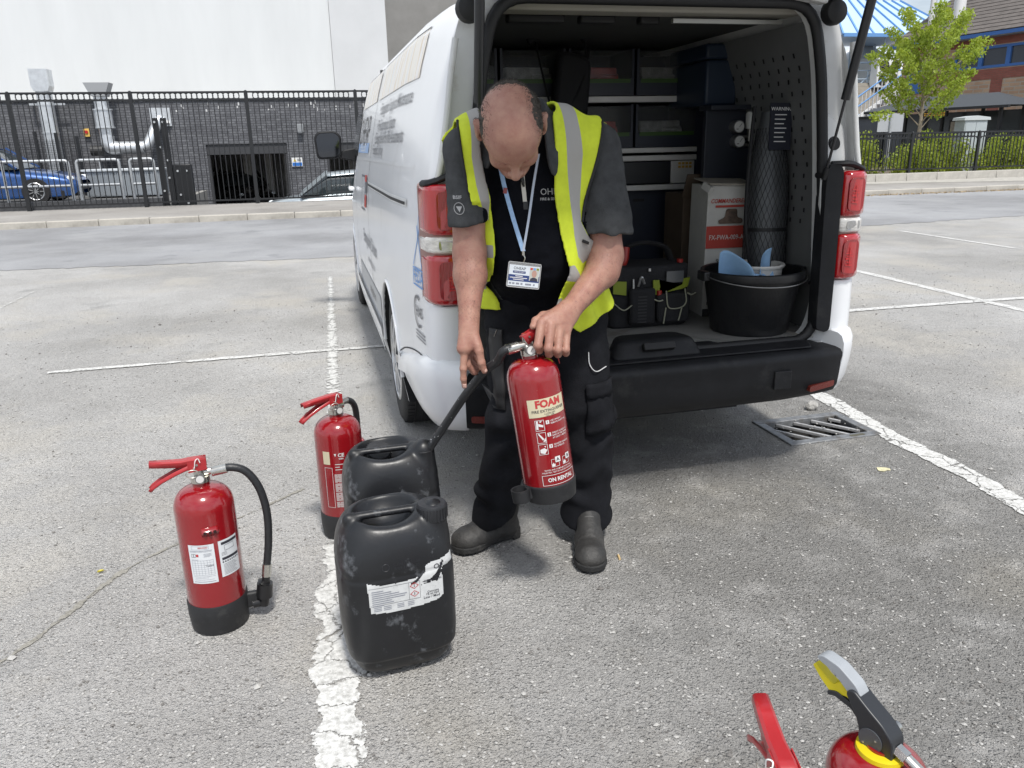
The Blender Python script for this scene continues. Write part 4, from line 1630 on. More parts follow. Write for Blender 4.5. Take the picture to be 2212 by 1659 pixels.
def boolean(o, cuts):
    for c in cuts:
        k = o.modifiers.new('b', 'BOOLEAN')
        k.operation = 'DIFFERENCE'
        k.object = c
        k.solver = 'EXACT'
        k.material_mode = 'TRANSFER'
    bpy.context.view_layer.update()
    dg = bpy.context.evaluated_depsgraph_get()
    me = bpy.data.meshes.new_from_object(o.evaluated_get(dg))
    o.modifiers.clear()
    o.data = me
    for c in cuts:
        bpy.data.objects.remove(c)
    me.polygons.foreach_set('use_smooth', [True] * len(me.polygons))
    me.set_sharp_from_angle(angle=R(32))
    return o


OPEN = rounded([(-.70, .555), (.70, .555), (.745, .70), (.70, 1.25), (.655, 1.62), (.60, 1.835), (-.60, 1.835), (-.655, 1.62), (-.70, 1.25), (-.745, .70)],
               [.12, .12, .1, .2, .12, .17, .17, .12, .2, .1], 6)
REC = rounded([(-.78, .545), (.78, .545), (.835, .80), (.825, 1.25), (.765, 1.62), (.70, 1.895), (-.70, 1.895), (-.765, 1.62), (-.825, 1.25), (-.835, .80)], .08, 4)
body = van_body().build('body', WHITE, None, fix=True)
cuts = []
b = MB()
b.prism(REC, lambda x, z: (x, -.4, z), lambda x, z: (x, .05, z))
cuts.append(cutter(b, WHITE_IN))
b = MB()
b.prism(OPEN, lambda x, z: (x, -.4, z), lambda x, z: (x, .12, z))
cuts.append(cutter(b, WHITE_IN))
b = MB()
b.prism([(-.80, .545), (.80, .545), (.82, .8), (.80, 1.25), (.74, 1.6), (.66, 1.85), (-.66, 1.85), (-.74, 1.6), (-.80, 1.25), (-.82, .8)], lambda x, z: (x, .10, z), lambda x, z: (x, 2.6, z))
cuts.append(cutter(b, WHITE_IN))
for y in (1.13, 4.40):
    for s in (-1, 1):
        b = MB()
        b.cyl((s * .70, y, .335), (s * 1.2, y, .335), .385, n=40)
        cuts.append(cutter(b, PLAST))
b = MB()
b.rng(-.97, .97, -.4, .74, .1, .43)
cuts.append(cutter(b, PLAST))
boolean(body, cuts)
body.parent = VAN


def side(y, z, off=.0):
    """left side skin of the van, local coordinates"""
    return (-(hw(z) - rear_in(y)) * nose_w(y) - off, y, z)


# door seal round the opening
part('door_seal', RUBBER, VAN, lambda b: b.tube([(x, .035, z) for x, z in OPEN], .021, 8, closed=True, flat=(1.0, 1.0)), smooth=60)
# pressed ridge of the rear pillar
for s in (-1, 1):
    P = [(s * .835, -.004, 1.24), (s * .815, -.006, 1.32), (s * .808, -.006, 1.36), (s * .79, -.006, 1.46), (s * .772, -.006, 1.58), (s * .75, -.006, 1.70)]
    part('pillar_ridge', WHITE_IN, VAN, lambda b: b.tube(smooth_path(P, 5), .011, 8), smooth=60)
    part('pillar_pressing', WHITE_IN, VAN, lambda b: b.prism(rounded([(s * .70, 1.0), (s * .815, 1.0), (s * .79, 1.40), (s * .675, 1.47)], .03, 4), lambda x, z: (x, .06, z), lambda x, z: (x * .995, .036 - .03 * (z < 1.1), z)), bevel=.008, fix=True)
    part('grommet', RUBBER, VAN, lambda b: (b.lathe([(.034, 0), (.03, .006), (.022, .008), (.02, .014), (.001, .015)], 18)), smooth=50).matrix_local = Matrix.Translation((s * .735, .035, 1.335)) @ Matrix.Rotation(R(90), 4, 'X')
    h = part('hinge_bush', RUBBER, VAN, lambda b: b.lathe([(.045, 0), (.046, .02), (.04, .04), (.02, .048), (.001, .05)], 20), smooth=50)
    h.matrix_local = Matrix.Translation((s * .66 if s > 0 else -.70, .012, 1.80 if s > 0 else 1.79)) @ Matrix.Rotation(R(90), 4, 'X')
    part('roof_bracket', WHITE_IN, VAN, lambda b: b.bar((s * .44, -.01, 1.86), (s * .62, 0, 1.835), .05, .02), bevel=.006)

# --- tail lights
RED = mat('tail_red', (0.40, 0.006, 0.010), .10, coat=1.0, spec=.7)
REDD = mat('tail_red_deep', (0.29, 0.004, 0.008), .14, coat=1.0, bump=.5, bs=25, stretch=(12, 1, 1))
REDL = mat('tail_red_bright', (0.58, 0.012, 0.016), .12, coat=1.0, bump=.6, bs=60, stretch=(8, 1, .4), var=.3, vs=20)
CLEAR = mat('lamp_clear', (0.62, 0.60, 0.57), .12, coat=1.0, var=.35, vs=25, stretch=(1, 1, 3))
TRIM = mat('dusty_trim', (0.30, 0.17, 0.15), .5)
TL = [(-.752, .03), (-.755, -.022), (-.785, -.036), (-.83, -.030), (-.862, -.010), (-.880, .03), (-.890, .12), (-.85, .12), (-.80, .06)]


def tail(s):
    P = [(x * -s, y) for x, y in TL]
    t = part('tail_light', TRIM, VAN, lambda b: b.prism(P, lambda x, y: (x, y + .006, .812), lambda x, y: (x, y + .006, 1.238)), bevel=.012, fix=True)

    def lens(nm, m, z0, z1, g, bev):
        Q = [(x, y - g) for x, y in P]
        return part(nm, m, t, lambda b: b.prism(Q, lambda x, y: (x, y, z0), lambda x, y: (x, y, z1)), bevel=bev, seg=4, fix=True)
    lens('upper_lens', RED, 1.062, 1.236, .012, .028)
    lens('reversing_lens', CLEAR, .999, 1.058, .008, .012)
    lens('lower_lens', RED, .815, .995, .012, .028)
    for z0, z1 in ((1.082, 1.212), (.836, .972)):
        q = part('reflector', REDD, t, lambda b: b.prism(rounded([(-.770 * -s, z0), (-.846 * -s, z0), (-.846 * -s, z1), (-.770 * -s, z1)], .024, 4), lambda x, z: (x, -.040, z), lambda x, z: (x, -.0495 + .012 * (abs(x) > .835), z)), bevel=.004, fix=True)
        for k in range(5):
            zz = z0 + .034 + .012 * k
            part('reflector_streak', REDL, q, lambda b: b.rng(s * (.784 + .004 * (k % 2)), s * (.814 - .005 * (k % 3)), -.0505, -.049, zz, zz + .004 + .004 * (k == 2)))
        part('reflector_streak', REDL, q, lambda b: b.rng(s * .80, s * .803, -.0506, -.049, z0 + .035, z1 - .03))
    part('reversing_reflector', mat('chrome_dull', (.5, .5, .5), .2, metal=.9), t, lambda b: b.prism(rounded([(-.778 * -s, 1.012), (-.842 * -s, 1.012), (-.842 * -s, 1.046), (-.778 * -s, 1.046)], .01, 3), lambda x, z: (x, -.036, z), lambda x, z: (x, -.0455 + .01 * (abs(x) > .83), z)), fix=True)
    # black cheek between lamp and door seal
    part('lamp_cheek', PLAST, VAN, lambda b: b.prism(rounded([(s * .705, .60), (s * .755, .60), (s * .752, 1.235), (s * .735, 1.262), (s * .70, 1.262), (s * .69, 1.20)], .03, 4), lambda x, z: (x, .05, z), lambda x, z: (x, -.012 - .02 * (abs(x) > .72), z)), bevel=.012, fix=True)
    part('lamp_cap', PLAST, VAN, lambda b: b.tube(smooth_path([(s * .72, .01, 1.262), (s * .79, -.012, 1.262), (s * .85, .0, 1.243), (s * .875, .05, 1.238)], 5), .017, 8, flat=(1, .7)), smooth=60)
    part('lower_panel', WHITE, VAN, lambda b: b.prism([(x, y + .010) for x, y in P], lambda x, y: (x, y - .004, .60), lambda x, y: (x, y, .809)), bevel=.008, fix=True)


tail(-1)
tail(1)

# --- rear bumper: black centre with step, white corners
PATH = [(-.928, .745), (-.934, .5), (-.930, .25), (-.915, .10), (-.88, .0), (-.82, -.065), (-.74, -.095), (-.5, -.11), (-.25, -.116), (0, -.118)]
PATH = PATH + [(-x, y) for x, y in PATH[-2::-1]]
PATH = [(p[0], p[1]) for p in smooth_path([(x, y, 0) for x, y in PATH], 6)]


def bumper(name, sel, prof, m):
    pts = [p for p in PATH if sel(*p)]
    b = MB()
    vs, fs = [], []
    n = len(prof(0, 0))
    for i, (x, y) in enumerate(pts):
        a, c = Vector(pts[max(i - 1, 0)]), Vector(pts[min(i + 1, len(pts) - 1)])
        d = (c - a).normalized()
        nn = Vector((d.y, -d.x))
        for o, z in prof(x, y):
            vs.append((x + nn.x * o, y + nn.y * o, z))
    for i in range(len(pts) - 1):
        for k in range(n - 1):
            fs.append((i * n + k, (i + 1) * n + k, (i + 1) * n + k + 1, i * n + k + 1))
    fs.append(tuple(range(n)))
    fs.append(tuple(range((len(pts) - 1) * n, len(pts) * n))[::-1])
    b.add(vs, fs)
    return b.build(name, m, VAN, smooth=38, fix=True)


def prof_mid(x, y):
    e = max(0, (abs(x) - .55) / .25)
    lo = .335 + .012 * e
    return [(-.19, .548), (-.10, .550), (-.03, .545), (-.004, .538), (.006, .525), (.007, .51), (.002, .49), (.0, .44), (-.006, .39), (-.022, .36), (-.05, lo), (-.22, lo)]


def prof_cor(x, y):
    yy = max(0, y)
    top = interp(y, [-.1, -.02, .1, .5, .75], [.60, .615, .60, .52, .46])
    lo = interp(y, [-.1, 0, .3, .745], [.337, .325, .30, .30])
    return [(-.16, top - .01), (-.06, top + .004), (-.025, top), (-.004, top - .012), (.008, top - .04), (.010, top - .08), (.004, .47), (-.006, .41), (-.026, .36), (-.06, lo), (-.2, lo)]


bumper('bumper_step', lambda x, y: abs(x) < .785 and y < -.05, prof_mid, PLAST)
bumper('bumper_corner', lambda x, y: x < -.772, prof_cor, WHITE)
bumper('bumper_corner', lambda x, y: x > .772, prof_cor, WHITE)
for s in (-1, 1):
    part('bumper_reflector', mat('reflector_red', (.16, .02, .012), .3, bump=.5, bs=300), VAN, lambda b: b.prism(rounded([(s * .63, .375), (s * .76, .384), (s * .76, .41), (s * .63, .40)], .008, 3), lambda x, z: (x, -.075, z), lambda x, z: (x, -.116 + .03 * max(0, abs(x) - .62) / .14 - .002, z)), fix=True)
    part('tow_cover', PLAST, VAN, lambda b: b.box((s * .50, -.1165, .44), (.075, .012, .075)), bevel=.003)
part('load_sill', PLAST, VAN, lambda b: b.prism(rounded([(-.66, -.07), (.66, -.07), (.70, .02), (.66, .10), (-.66, .10), (-.70, .02)], .03, 4), lambda x, y: (x, y, .548), lambda x, y: (x * .985, y, .556 + .014 * max(0, y) / .1)), bevel=.006, fix=True)
# latch housing in the middle of the sill
lt = part('latch_cover', PLAST, VAN, lambda b: b.prism(rounded([(-.20, -.05), (.20, -.05), (.16, .12), (-.16, .12)], .05, 5), lambda x, y: (x, y, .552), lambda x, y: (x * .82, y * .7 + .03, .622)), bevel=.018, seg=4, fix=True)
part('latch_slot', RUBBER, lt, lambda b: b.box((0, -.03, .598), (.13, .03, .03), (R(-35), 0, 0)), bevel=.003)

# --- load floor, linings, bulkhead
PLY = mat('load_floor_board', (0.20, 0.197, 0.187), .6, var=.15, vs=5, dirt=(.12, .10, .085), ds=5, dlo=.55, dhi=.7, bump=.1, bs=90)
FL = [(-.78, .10), (-.42, .10), (-.30, .17), (.22, .17), (.34, .06), (.76, .06), (.79, 2.58), (-.79, 2.58)]
part('load_floor', PLY, VAN, lambda b: b.prism(FL, lambda x, y: (x, y, .548), lambda x, y: (x, y, .572)), fix=True)
part('floor_edging', mat('alloy_edge', (.42, .42, .40), .4, metal=.6), VAN, lambda b: b.bar((.345, .052, .566), (.755, .052, .566), .022, .012))
part('floor_edging', MATS['alloy_edge'], VAN, lambda b: b.bar((.225, .160, .566), (.345, .052, .566), .022, .012))
LIN = mat('lining_grey', (0.055, 0.057, 0.057), .8, var=.12, vs=3)
LINM = mat('perforated_steel', (0.15, 0.153, 0.153), .5, metal=.1, var=.08, vs=4)
part('roof_lining', LIN, VAN, lambda b: b.rng(-.655, .655, .24, 2.58, 1.825, 1.84))
part('roof_lip', mat('roof_beige', (.30, .285, .25), .7), VAN, lambda b: b.prism([(-.60, .10), (.60, .10), (.63, .26), (-.63, .26)], lambda x, y: (x, y, 1.80 + y * .05), lambda x, y: (x, y, 1.842)), bevel=.01, fix=True)
for x0, x1 in ((-.5, -.28), (-.22, -.08), (.02, .1)):
    part('roof_clip', RUBBER, VAN, lambda b: b.box(((x0 + x1) / 2, .30, 1.805), (x1 - x0, .05, .03)), bevel=.008)
part('roof_rail', mat('alloy_edge', (.42, .42, .40)), VAN, lambda b: b.rng(.12, .58, .2, .22, 1.785, 1.80))
part('left_lining', LIN, VAN, lambda b: b.prism([(-.79, .57), (-.79, 1.25), (-.73, 1.6), (-.66, 1.79), (-.63, 1.79), (-.70, 1.6), (-.75, 1.25), (-.76, .57)], lambda x, z: (x, .25, z), lambda x, z: (x, 2.58, z)), fix=True)
part('bulkhead', mat('bulkhead_grey', (0.05, 0.052, 0.052), .7), VAN, lambda b: b.rng(-.76, .76, 2.54, 2.58, .573, 1.82))
rl = part('right_lining', LINM, VAN, lambda b: b.prism([(.795, .57), (.795, 1.25), (.735, 1.6), (.66, 1.79), (.645, 1.79), (.715, 1.6), (.775, 1.25), (.78, .57)], lambda x, z: (x, .16, z), lambda x, z: (x, 2.58, z)), fix=True)


def rin(z):
    return interp(z, [.57, 1.25, 1.6, 1.79], [.78, .775, .715, .645]) - .0015


b = MB()
for r_ in range(15):
    z = 1.02 + r_ * .047
    for k in range(11):
        y = .24 + k * .075 + (.0 if r_ % 2 else .02)
        if vnoise(np.array([k * 1.7, r_ * 2.3, 0.]), 1.0, 3) < -.85:
            continue
        x = rin(z)
        b.add([(x, y, z - .009), (x, y + .011, z - .009), (rin(z + .018), y + .011, z + .009), (rin(z + .018), y, z + .009)], [(0, 1, 2, 3)])
tag(b.build('perforations', RUBBER, rl), kind='stuff')
for y, z in ((.14, 1.36), (.15, 1.12), (.15, .92), (.145, .78)):
    part('bolt_hole', RUBBER, VAN, lambda b: b.box((.735 + .01 * (z < 1), y - .033, z), (.014, .006, .012)))

# --- wheels
tr = MB()
for q in range(36):
    pass


def wheel(s, y):
    x1 = s * .905
    w = MB()
    n = 56
    prof = [(.215, .0), (.225, .004), (.27, .006), (.31, .002), (.328, -.012), (.336, -.03), (.338, -.06), (.338, -.16), (.336, -.185), (.32, -.205), (.22, -.205)]
    vs, fs = [], []
    for i in range(n):
        a = 2 * math.pi * i / n
        for r_, o in prof:
            rr = r_ - (.004 if (i % 2 and .30 < r_ < .337) else 0)
            vs.append((x1 + s * o, y + rr * math.cos(a), .338 + rr * math.sin(a)))
    m = len(prof)
    for i in range(n):
        j = (i + 1) % n
        for k in range(m - 1):
            fs.append((i * m + k, j * m + k, j * m + k + 1, i * m + k + 1))
    w.add(vs, fs)
    wh = w.build('wheel', TYRE, VAN, smooth=35, fix=True)
    # tread grooves
    g = MB()
    for o in (-.05, -.085, -.12, -.155):
        g.tube([(x1 + s * o, y + .3375 * math.cos(q * .1745), .338 + .3375 * math.sin(q * .1745)) for q in range(36)], .003, 4, closed=True)
    for q in range(70):
        a = q * 2 * math.pi / 70
        c_, s_ = math.cos(a), math.sin(a)
        g.bar((x1 - s * .012, y + .3345 * c_, .338 + .3345 * s_), (x1 - s * .046, y + .3392 * c_, .338 + .3392 * s_), .005, .004)
    g.build('tread_grooves', RUBBER, wh)
    r = MB()
    r.lathe([(.215, -.02), (.219, .004), (.205, .008), (.195, -.02), (.15, -.03), (.06, -.012), (.055, .004), (.001, .006)], 40)
    for k in range(9):
        a = k * 2 * math.pi / 9
        r.bar((.05 * math.cos(a), .05 * math.sin(a), .0), (.2 * math.cos(a), .2 * math.sin(a), -.004), .04, .02)
    rm = r.build('rim', mat('wheel_trim', (.55, .56, .57), .3, metal=.8, dirt=(.2, .19, .18), ds=8, dlo=.5, dhi=.8), wh, smooth=40)
    rm.matrix_local = Matrix.Translation((x1, y, .338)) @ Matrix.Rotation(R(90) * s, 4, 'Y')


for y in (1.13, 4.40):
    for s in (-1, 1):
        wheel(s, y)
part('underbody_blocker', RUBBER, VAN, lambda b: (b.rng(-.86, .86, .05, .70, .40, .43), b.rng(-.3, .3, .25, .85, .25, .40), b.rng(-.85, .85, 1.55, 3.9, .17, .219), b.rng(-.6, .6, .8, 1.5, .20, .40), b.rng(.42, .72, .15, .75, .28, .40)), bevel=.02)  # van underside, with low boxes added to block light from the ground below
part('axle', PLAST, VAN, lambda b: (b.cyl((-.75, 1.13, .33), (.75, 1.13, .33), .05), b.cyl((-.75, 4.4, .33), (.75, 4.4, .33), .05), b.rng(-.55, .55, .3, 4.9, .19, .24)))

# --- left side: shut lines, rail, window graphics, trim, mirror, lettering
SEAM = mat('shut_line', (0.05, 0.05, 0.052), .8)


def strip(name, m, pts, w, off=.002, parent=VAN, n=10):
    b = MB()
    P = smooth_path([(y, z, 0) for y, z in pts], n)
    for (ya, za, _), (yb, zb_, _) in zip(P[:-1], P[1:]):
        d = Vector((yb - ya, zb_ - za))
        d = Vector((-d.y, d.x)).normalized() * w / 2
        b.add([side(ya + d.x, za + d.y, off), side(yb + d.x, zb_ + d.y, off), side(yb - d.x, zb_ - d.y, off), side(ya - d.x, za - d.y, off)], [(0, 1, 2, 3)])
    return b.build(name, m, parent)


strip('shut_line', SEAM, [(2.12, 1.84), (2.14, 1.6), (2.16, 1.3), (2.16, 1.0), (2.13, .8), (2.1, .6), (1.75, .42), (1.6, .36)], .009)
strip('shut_line', SEAM, [(3.35, 1.84), (3.37, 1.5), (3.37, 1.0), (3.36, .4)], .009)
strip('shut_line', SEAM, [(4.25, 1.2), (4.28, 1.0), (4.2, .75)], .008)
strip('shut_line', SEAM, [(.02, .59), (.3, .575), (.55, .53), (.74, .47)], .006)
strip('slide_rail', WHITE_IN, [(.40, 1.150), (1.2, 1.150), (2.14, 1.150)], .03, .006)
strip('rail_slot', RUBBER, [(.42, 1.147), (1.2, 1.147), (2.14, 1.147)], .012, .008)
strip('swage', WHITE, [(.30, 1.292), (1.4, 1.292), (2.14, 1.29), (3.3, 1.285)], .016, .006)


def side_solid(name, m, y0, y1, z0, z1, off, rr=.03, parent=VAN, n=10):
    """raised panel that follows the side skin"""
    b = MB()

    def f(u, v):
        y, z = y0 + (y1 - y0) * u, z0 + (z1 - z0) * v
        return side(y, z, off)
    b.grid(n + 1, 7, f)
    return b.build(name, m, parent, smooth=40)


WG = bpy.data.materials.new('window_vinyl')
WG.use_nodes = True
_n, _l = WG.node_tree.nodes, WG.node_tree.links
_b = _n['Principled BSDF']
_b.inputs['Roughness'].default_value = .2
_b.inputs['Coat Weight'].default_value = .15
_t = _n.new('ShaderNodeTexCoord')
_m = _n.new('ShaderNodeMapping')
_m.inputs['Scale'].default_value = (1, 9, .8)
_z = _n.new('ShaderNodeTexNoise')
_z.inputs['Scale'].default_value = 1.0
_z.inputs['Detail'].default_value = 3
_r = _n.new('ShaderNodeValToRGB')
e = _r.color_ramp.elements
e[0].position, e[0].color = .30, (.58, .60, .62, 1)
e[1].position, e[1].color = .72, (.70, .70, .68, 1)
for p, c in ((.42, (.70, .66, .60)), (.49, (.74, .68, .58)), (.54, (.62, .48, .34)), (.58, (.74, .72, .70)), (.64, (.66, .64, .62))):
    q = e.new(p)
    q.color = (*c, 1)
_l.new(_t.outputs['Object'], _m.inputs['Vector'])
_l.new(_m.outputs['Vector'], _z.inputs['Vector'])
_l.new(_z.outputs['Fac'], _r.inputs['Fac'])
_l.new(_r.outputs['Color'], _b.inputs['Base Color'])
for y0, y1 in ((.46, 2.08), (2.19, 3.30)):
    side_solid('side_window', WG, y0, y1, 1.615, 1.79, .003)
    strip('window_rim', SEAM, [(y0, 1.795), ((y0 + y1) / 2, 1.797), (y1, 1.795)], .008, .004)
side_solid('side_window', GLASS, 3.42, 4.15, 1.30, 1.60, .003)
side_solid('sill_trim', WHITE, 1.55, 3.98, .27, .40, .018)
side_solid('sill_sticker', mat('sticker_grey', (.42, .43, .44), .4), 1.62, 3.3, .43, .56, .003)
BLK, GRY, BLU = mat('vinyl_black', (.03, .03, .035), .4), mat('vinyl_grey', (.13, .135, .15), .4), mat('vinyl_blue', (.10, .28, .62), .4)
LTB = mat('vinyl_pale_blue', (.28, .42, .66), .4)


def side_text(nm, m, lines, parent=VAN):
    for txt, y, z, size, bold, al in lines:
        b = MB()
        letter(b, txt, 0, 0, size, lambda u, v: side(y - u, z + v, .004), bold, al)
        b.build(nm, m, parent)


side_text('lettering', GRY, [('• Extinguisher Supply and Maintenance', 1.86, 1.555, .085, .01, 'LEFT'), ('• Fire Suppression Systems', 1.90, 1.47, .085, .01, 'LEFT'),
                             ('• Extinguisher & Fire Risk Assessments', 1.98, 1.405, .085, .01, 'LEFT'), ('• Emergency Lighting', 2.06, 1.345, .075, .01, 'LEFT')])
side_text('lettering', BLK, [('OHEAP', 2.85, 1.45, .26, .0, 'CENTER')])
b = MB()
patch(b, 2.35, 3.3, 1.325, 1.385, lambda u, v: side(u, v, .004), 4)
b.build('blue_band', LTB, VAN)
side_text('lettering', mat('vinyl_white', (.8, .8, .8), .4), [('FIRE & SECURITY', 2.83, 1.355, .07, .01, 'CENTER')])
bpy.data.objects['blue_band']
side_text('lettering', GRY, [('Extinguisher Division', 2.15, .80, .12, .01, 'CENTER'), ('www.oheap.co.uk', 2.15, .68, .07, .005, 'CENTER'), ('extinguishers', 2.2, .49, .08, .01, 'CENTER')])
b = MB()
patch(b, 2.26, 2.40, 1.085, 1.185, lambda u, v: side(u, v, .004))
outline(b, 2.46, 2.72, .97, 1.19, .012, lambda u, v: side(u, v, .004))
b2 = MB()
patch(b2, 2.28, 2.42, 1.155, 1.195, lambda u, v: side(u, v, .005))
patch(b2, 2.28, 2.42, 1.0, 1.075, lambda u, v: side(u, v, .005))
b.build('accreditation_badge', GRY, VAN)
b2.build('accreditation_badge', mat('vinyl_red', (.55, .05, .04), .4), VAN)
# triangle mark with FEDA below it, and the CHAS mark
b = MB()
sf = lambda u, v: side(u, v, .004)


def seg2(b, y0, z0, y1, z1, w):
    d = Vector((y1 - y0, z1 - z0))
    nn = Vector((-d.y, d.x)).normalized() * w / 2
    b.add([sf(y0 + nn.x, z0 + nn.y), sf(y1 + nn.x, z1 + nn.y), sf(y1 - nn.x, z1 - nn.y), sf(y0 - nn.x, z0 - nn.y)], [(0, 1, 2, 3)])


seg2(b, .245, .93, .145, 1.08, .008)
seg2(b, .10, .93, .195, 1.08, .008)
seg2(b, .17, 1.03, .17, 1.14, .006)
outline(b, .09, .255, .855, .925, .006, sf, 2)
letter(b, 'FEDA', .17, .89, .068, lambda u, v: sf(.34 - u, v), .01)
b.build('trade_mark', BLU, VAN)
b = MB()
for k in range(26):
    a0, a1 = R(55 + k * 9.6), R(55 + (k + 1) * 9.6)
    c0 = (.20, .755)
    b.add([sf(c0[0] - .065 * math.cos(a0), c0[1] + .065 * math.sin(a0)), sf(c0[0] - .065 * math.cos(a1), c0[1] + .065 * math.sin(a1)), sf(c0[0] - .053 * math.cos(a1), c0[1] + .053 * math.sin(a1)), sf(c0[0] - .053 * math.cos(a0), c0[1] + .053 * math.sin(a0))], [(0, 1, 2, 3)])
letter(b, 'HAS', 0, .755, .06, lambda u, v: sf(.18 - u, v), .02)
for k in range(3):
    seg2(b, .26, .675 - k * .014, .10, .675 - k * .014, .005)
b.build('trade_mark', GRY, VAN)
hd = side_solid('door_handle', WHITE, 2.36, 2.52, 1.05, 1.085, .035, parent=VAN)
part('door_handle', WHITE, VAN, lambda b: b.box((-.945, 3.55, 1.06), (.04, .16, .03)), bevel=.01)
# wheel arch lips
for y in (1.13, 4.40):
    part('arch_lip', WHITE, VAN, lambda b: b.tube([side(y + .39 * math.cos(a), .335 + .39 * math.sin(a), .002) for a in np.linspace(.02, math.pi - .02, 24)], .009, 6), smooth=60)
# door mirror
mr = part('door_mirror', PLAST, VAN, lambda b: b.prism(rounded([(-1.175, 1.27), (-.985, 1.28), (-.975, 1.45), (-1.02, 1.49), (-1.16, 1.485), (-1.19, 1.44)], .04, 5), lambda x, z: (x, 3.88, z), lambda x, z: (x * .97 - .03, 3.99, z * .98 + .028)), bevel=.02, seg=3, fix=True)
part('mirror_glass', mat('mirror_glass', (.07, .075, .085), .04, metal=1.0), mr, lambda b: b.prism(rounded([(-1.16, 1.288), (-1.0, 1.296), (-.992, 1.44), (-1.03, 1.472), (-1.15, 1.467), (-1.172, 1.43)], .03, 5), lambda x, z: (x, 3.885, z), lambda x, z: (x, 3.874, z)), fix=True)
part('mirror_arm', PLAST, mr, lambda b: b.prism(rounded([(-1.0, 1.275), (-.86, 1.25), (-.86, 1.36), (-.98, 1.34)], .02, 3), lambda x, z: (x, 3.90, z), lambda x, z: (x, 3.98, z)), bevel=.01, fix=True)

# --- tailgate raised overhead, carried by two gas struts
tg = MB()
Lg = 1.24
ang = R(14)


def gate(u, v):
    w = interp(v, [0, .15, .9, 1], [.66, .78, .86, .80])
    x = (2 * u - 1) * w
    d = v * Lg
    return (x, .03 - d * math.cos(ang), 1.90 + d * math.sin(ang) + .05 * math.sin(v * 3.1) - .04 * (2 * u - 1) ** 4)


tg.grid(15, 13, gate)
gt = tg.build('tailgate', WHITE, VAN, smooth=50, solid=.05)
part('tailgate_glass', GLASS, gt, lambda b: b.grid(10, 6, lambda u, v: tuple(np.array(gate(.14 + .72 * u, .14 + .36 * v)) + np.array((0, 0, .032)))), smooth=50)
part('tailgate_lining', PLAST, gt, lambda b: b.grid(10, 6, lambda u, v: tuple(np.array(gate(.10 + .8 * u, .55 + .4 * v)) - np.array((0, 0, .034)))), smooth=50)
for s in (-1, 1):
    p0, p1 = Vector((s * .69, .0, 1.22)), Vector((s * .70, -.215, 2.02))
    d = (p1 - p0).normalized()
    k0 = (1.495 - 1.22) / d.z
    st = part('gas_strut', mat('strut_black', (.02, .021, .024), .35), VAN, lambda b: b.cyl(p0 + d * k0, p1, .0165, n=18), smooth=40)
    part('strut_rod', mat('strut_rod', (.05, .05, .055), .25, metal=.6), st, lambda b: b.cyl(p0, p0 + d * k0, .0055, n=10), smooth=40)
    part('strut_end', RUBBER, st, lambda b: (b.cyl(p0 - d * .015, p0 + d * .03, .012, n=10), b.cyl(p0, p0 + Vector((0, .05, 0)), .012, n=10)), smooth=40)
part('hinge_bellows', RUBBER, VAN, lambda b: b.tube([(-.665 + .004 * k, -.03 - .004 * k, 1.845 + .01 * k) for k in range(9)], [.018 + .006 * (k % 2) for k in range(9)], 10), smooth=30)

# ================================================================== things carried in the van (world coordinates)
DKB = mat('bin_navy', (0.016, 0.020, 0.034), .45, var=.2, vs=6)
ALU = mat('shelf_alloy', (0.56, 0.55, 0.53), .45, metal=.2, var=.1, vs=9)
RY = 3.95                                               # front plane of the racking
FZ = .572
rk = thing('van_racking', 'dark shelf racking with pale alloy edges across the back of the load space', 'shelving', (1.2, RY, FZ))


def rr(b, x0, x1, y0, y1, z0, z1):
    b.rng(x0 - 1.2, x1 - 1.2, y0 - RY, y1 - RY, z0 - FZ, z1 - FZ)


for x in (.55, 1.875):
    part('upright', DKB, rk, lambda b: rr(b, x, x + .045, RY - .02, RY + .4, FZ, 1.78))
for z0, z1 in ((1.548, 1.578), (1.305, 1.330), (1.265, 1.292), (1.118, 1.146)):
    part('shelf_edge', ALU, rk, lambda b: rr(b, .596, 1.874, RY - .03, RY + .0, z0, z1), bevel=.003)
    part('shelf', DKB, rk, lambda b: rr(b, .596, 1.874, RY, RY + .38, z0 + .004, z0 + .016))
part('drawer', mat('drawer_black', (.014, .015, .018), .4), rk, lambda b: rr(b, .60, 1.74, RY - .012, RY + .36, 1.150, 1.262), bevel=.004)
part('drawer_end', ALU, rk, lambda b: rr(b, 1.742, 1.872, RY - .012, RY + .3, 1.150, 1.262), bevel=.003)
part('warning_sticker', mat('sticker_amber', (.45, .26, .03), .5), rk, lambda b: [rr(b, 1.78 + k * .02, 1.795 + k * .02, RY - .0145, RY - .013, z, z + .012) for k in range(4) for z in (1.225, 1.242)])
part('lower_panel', DKB, rk, lambda b: rr(b, .60, 1.872, RY + .05, RY + .08, .70, 1.116))
for x in (1.42, 1.56):
    part('slot', RUBBER, rk, lambda b: rr(b, x, x + .06, RY + .045, RY + .0495, 1.058, 1.073))
part('tall_locker', DKB, rk, lambda b: rr(b, 1.925, 1.955, RY - .30, RY + .3, FZ, 1.74), bevel=.004)
GRN = mat('bin_green', (.035, .085, .012), .5)
BINF = mat('bin_window', (.03, .032, .034), .25, var=.5, vs=6)
BIN_N = {(0, 0): 'half hidden behind the strut', }


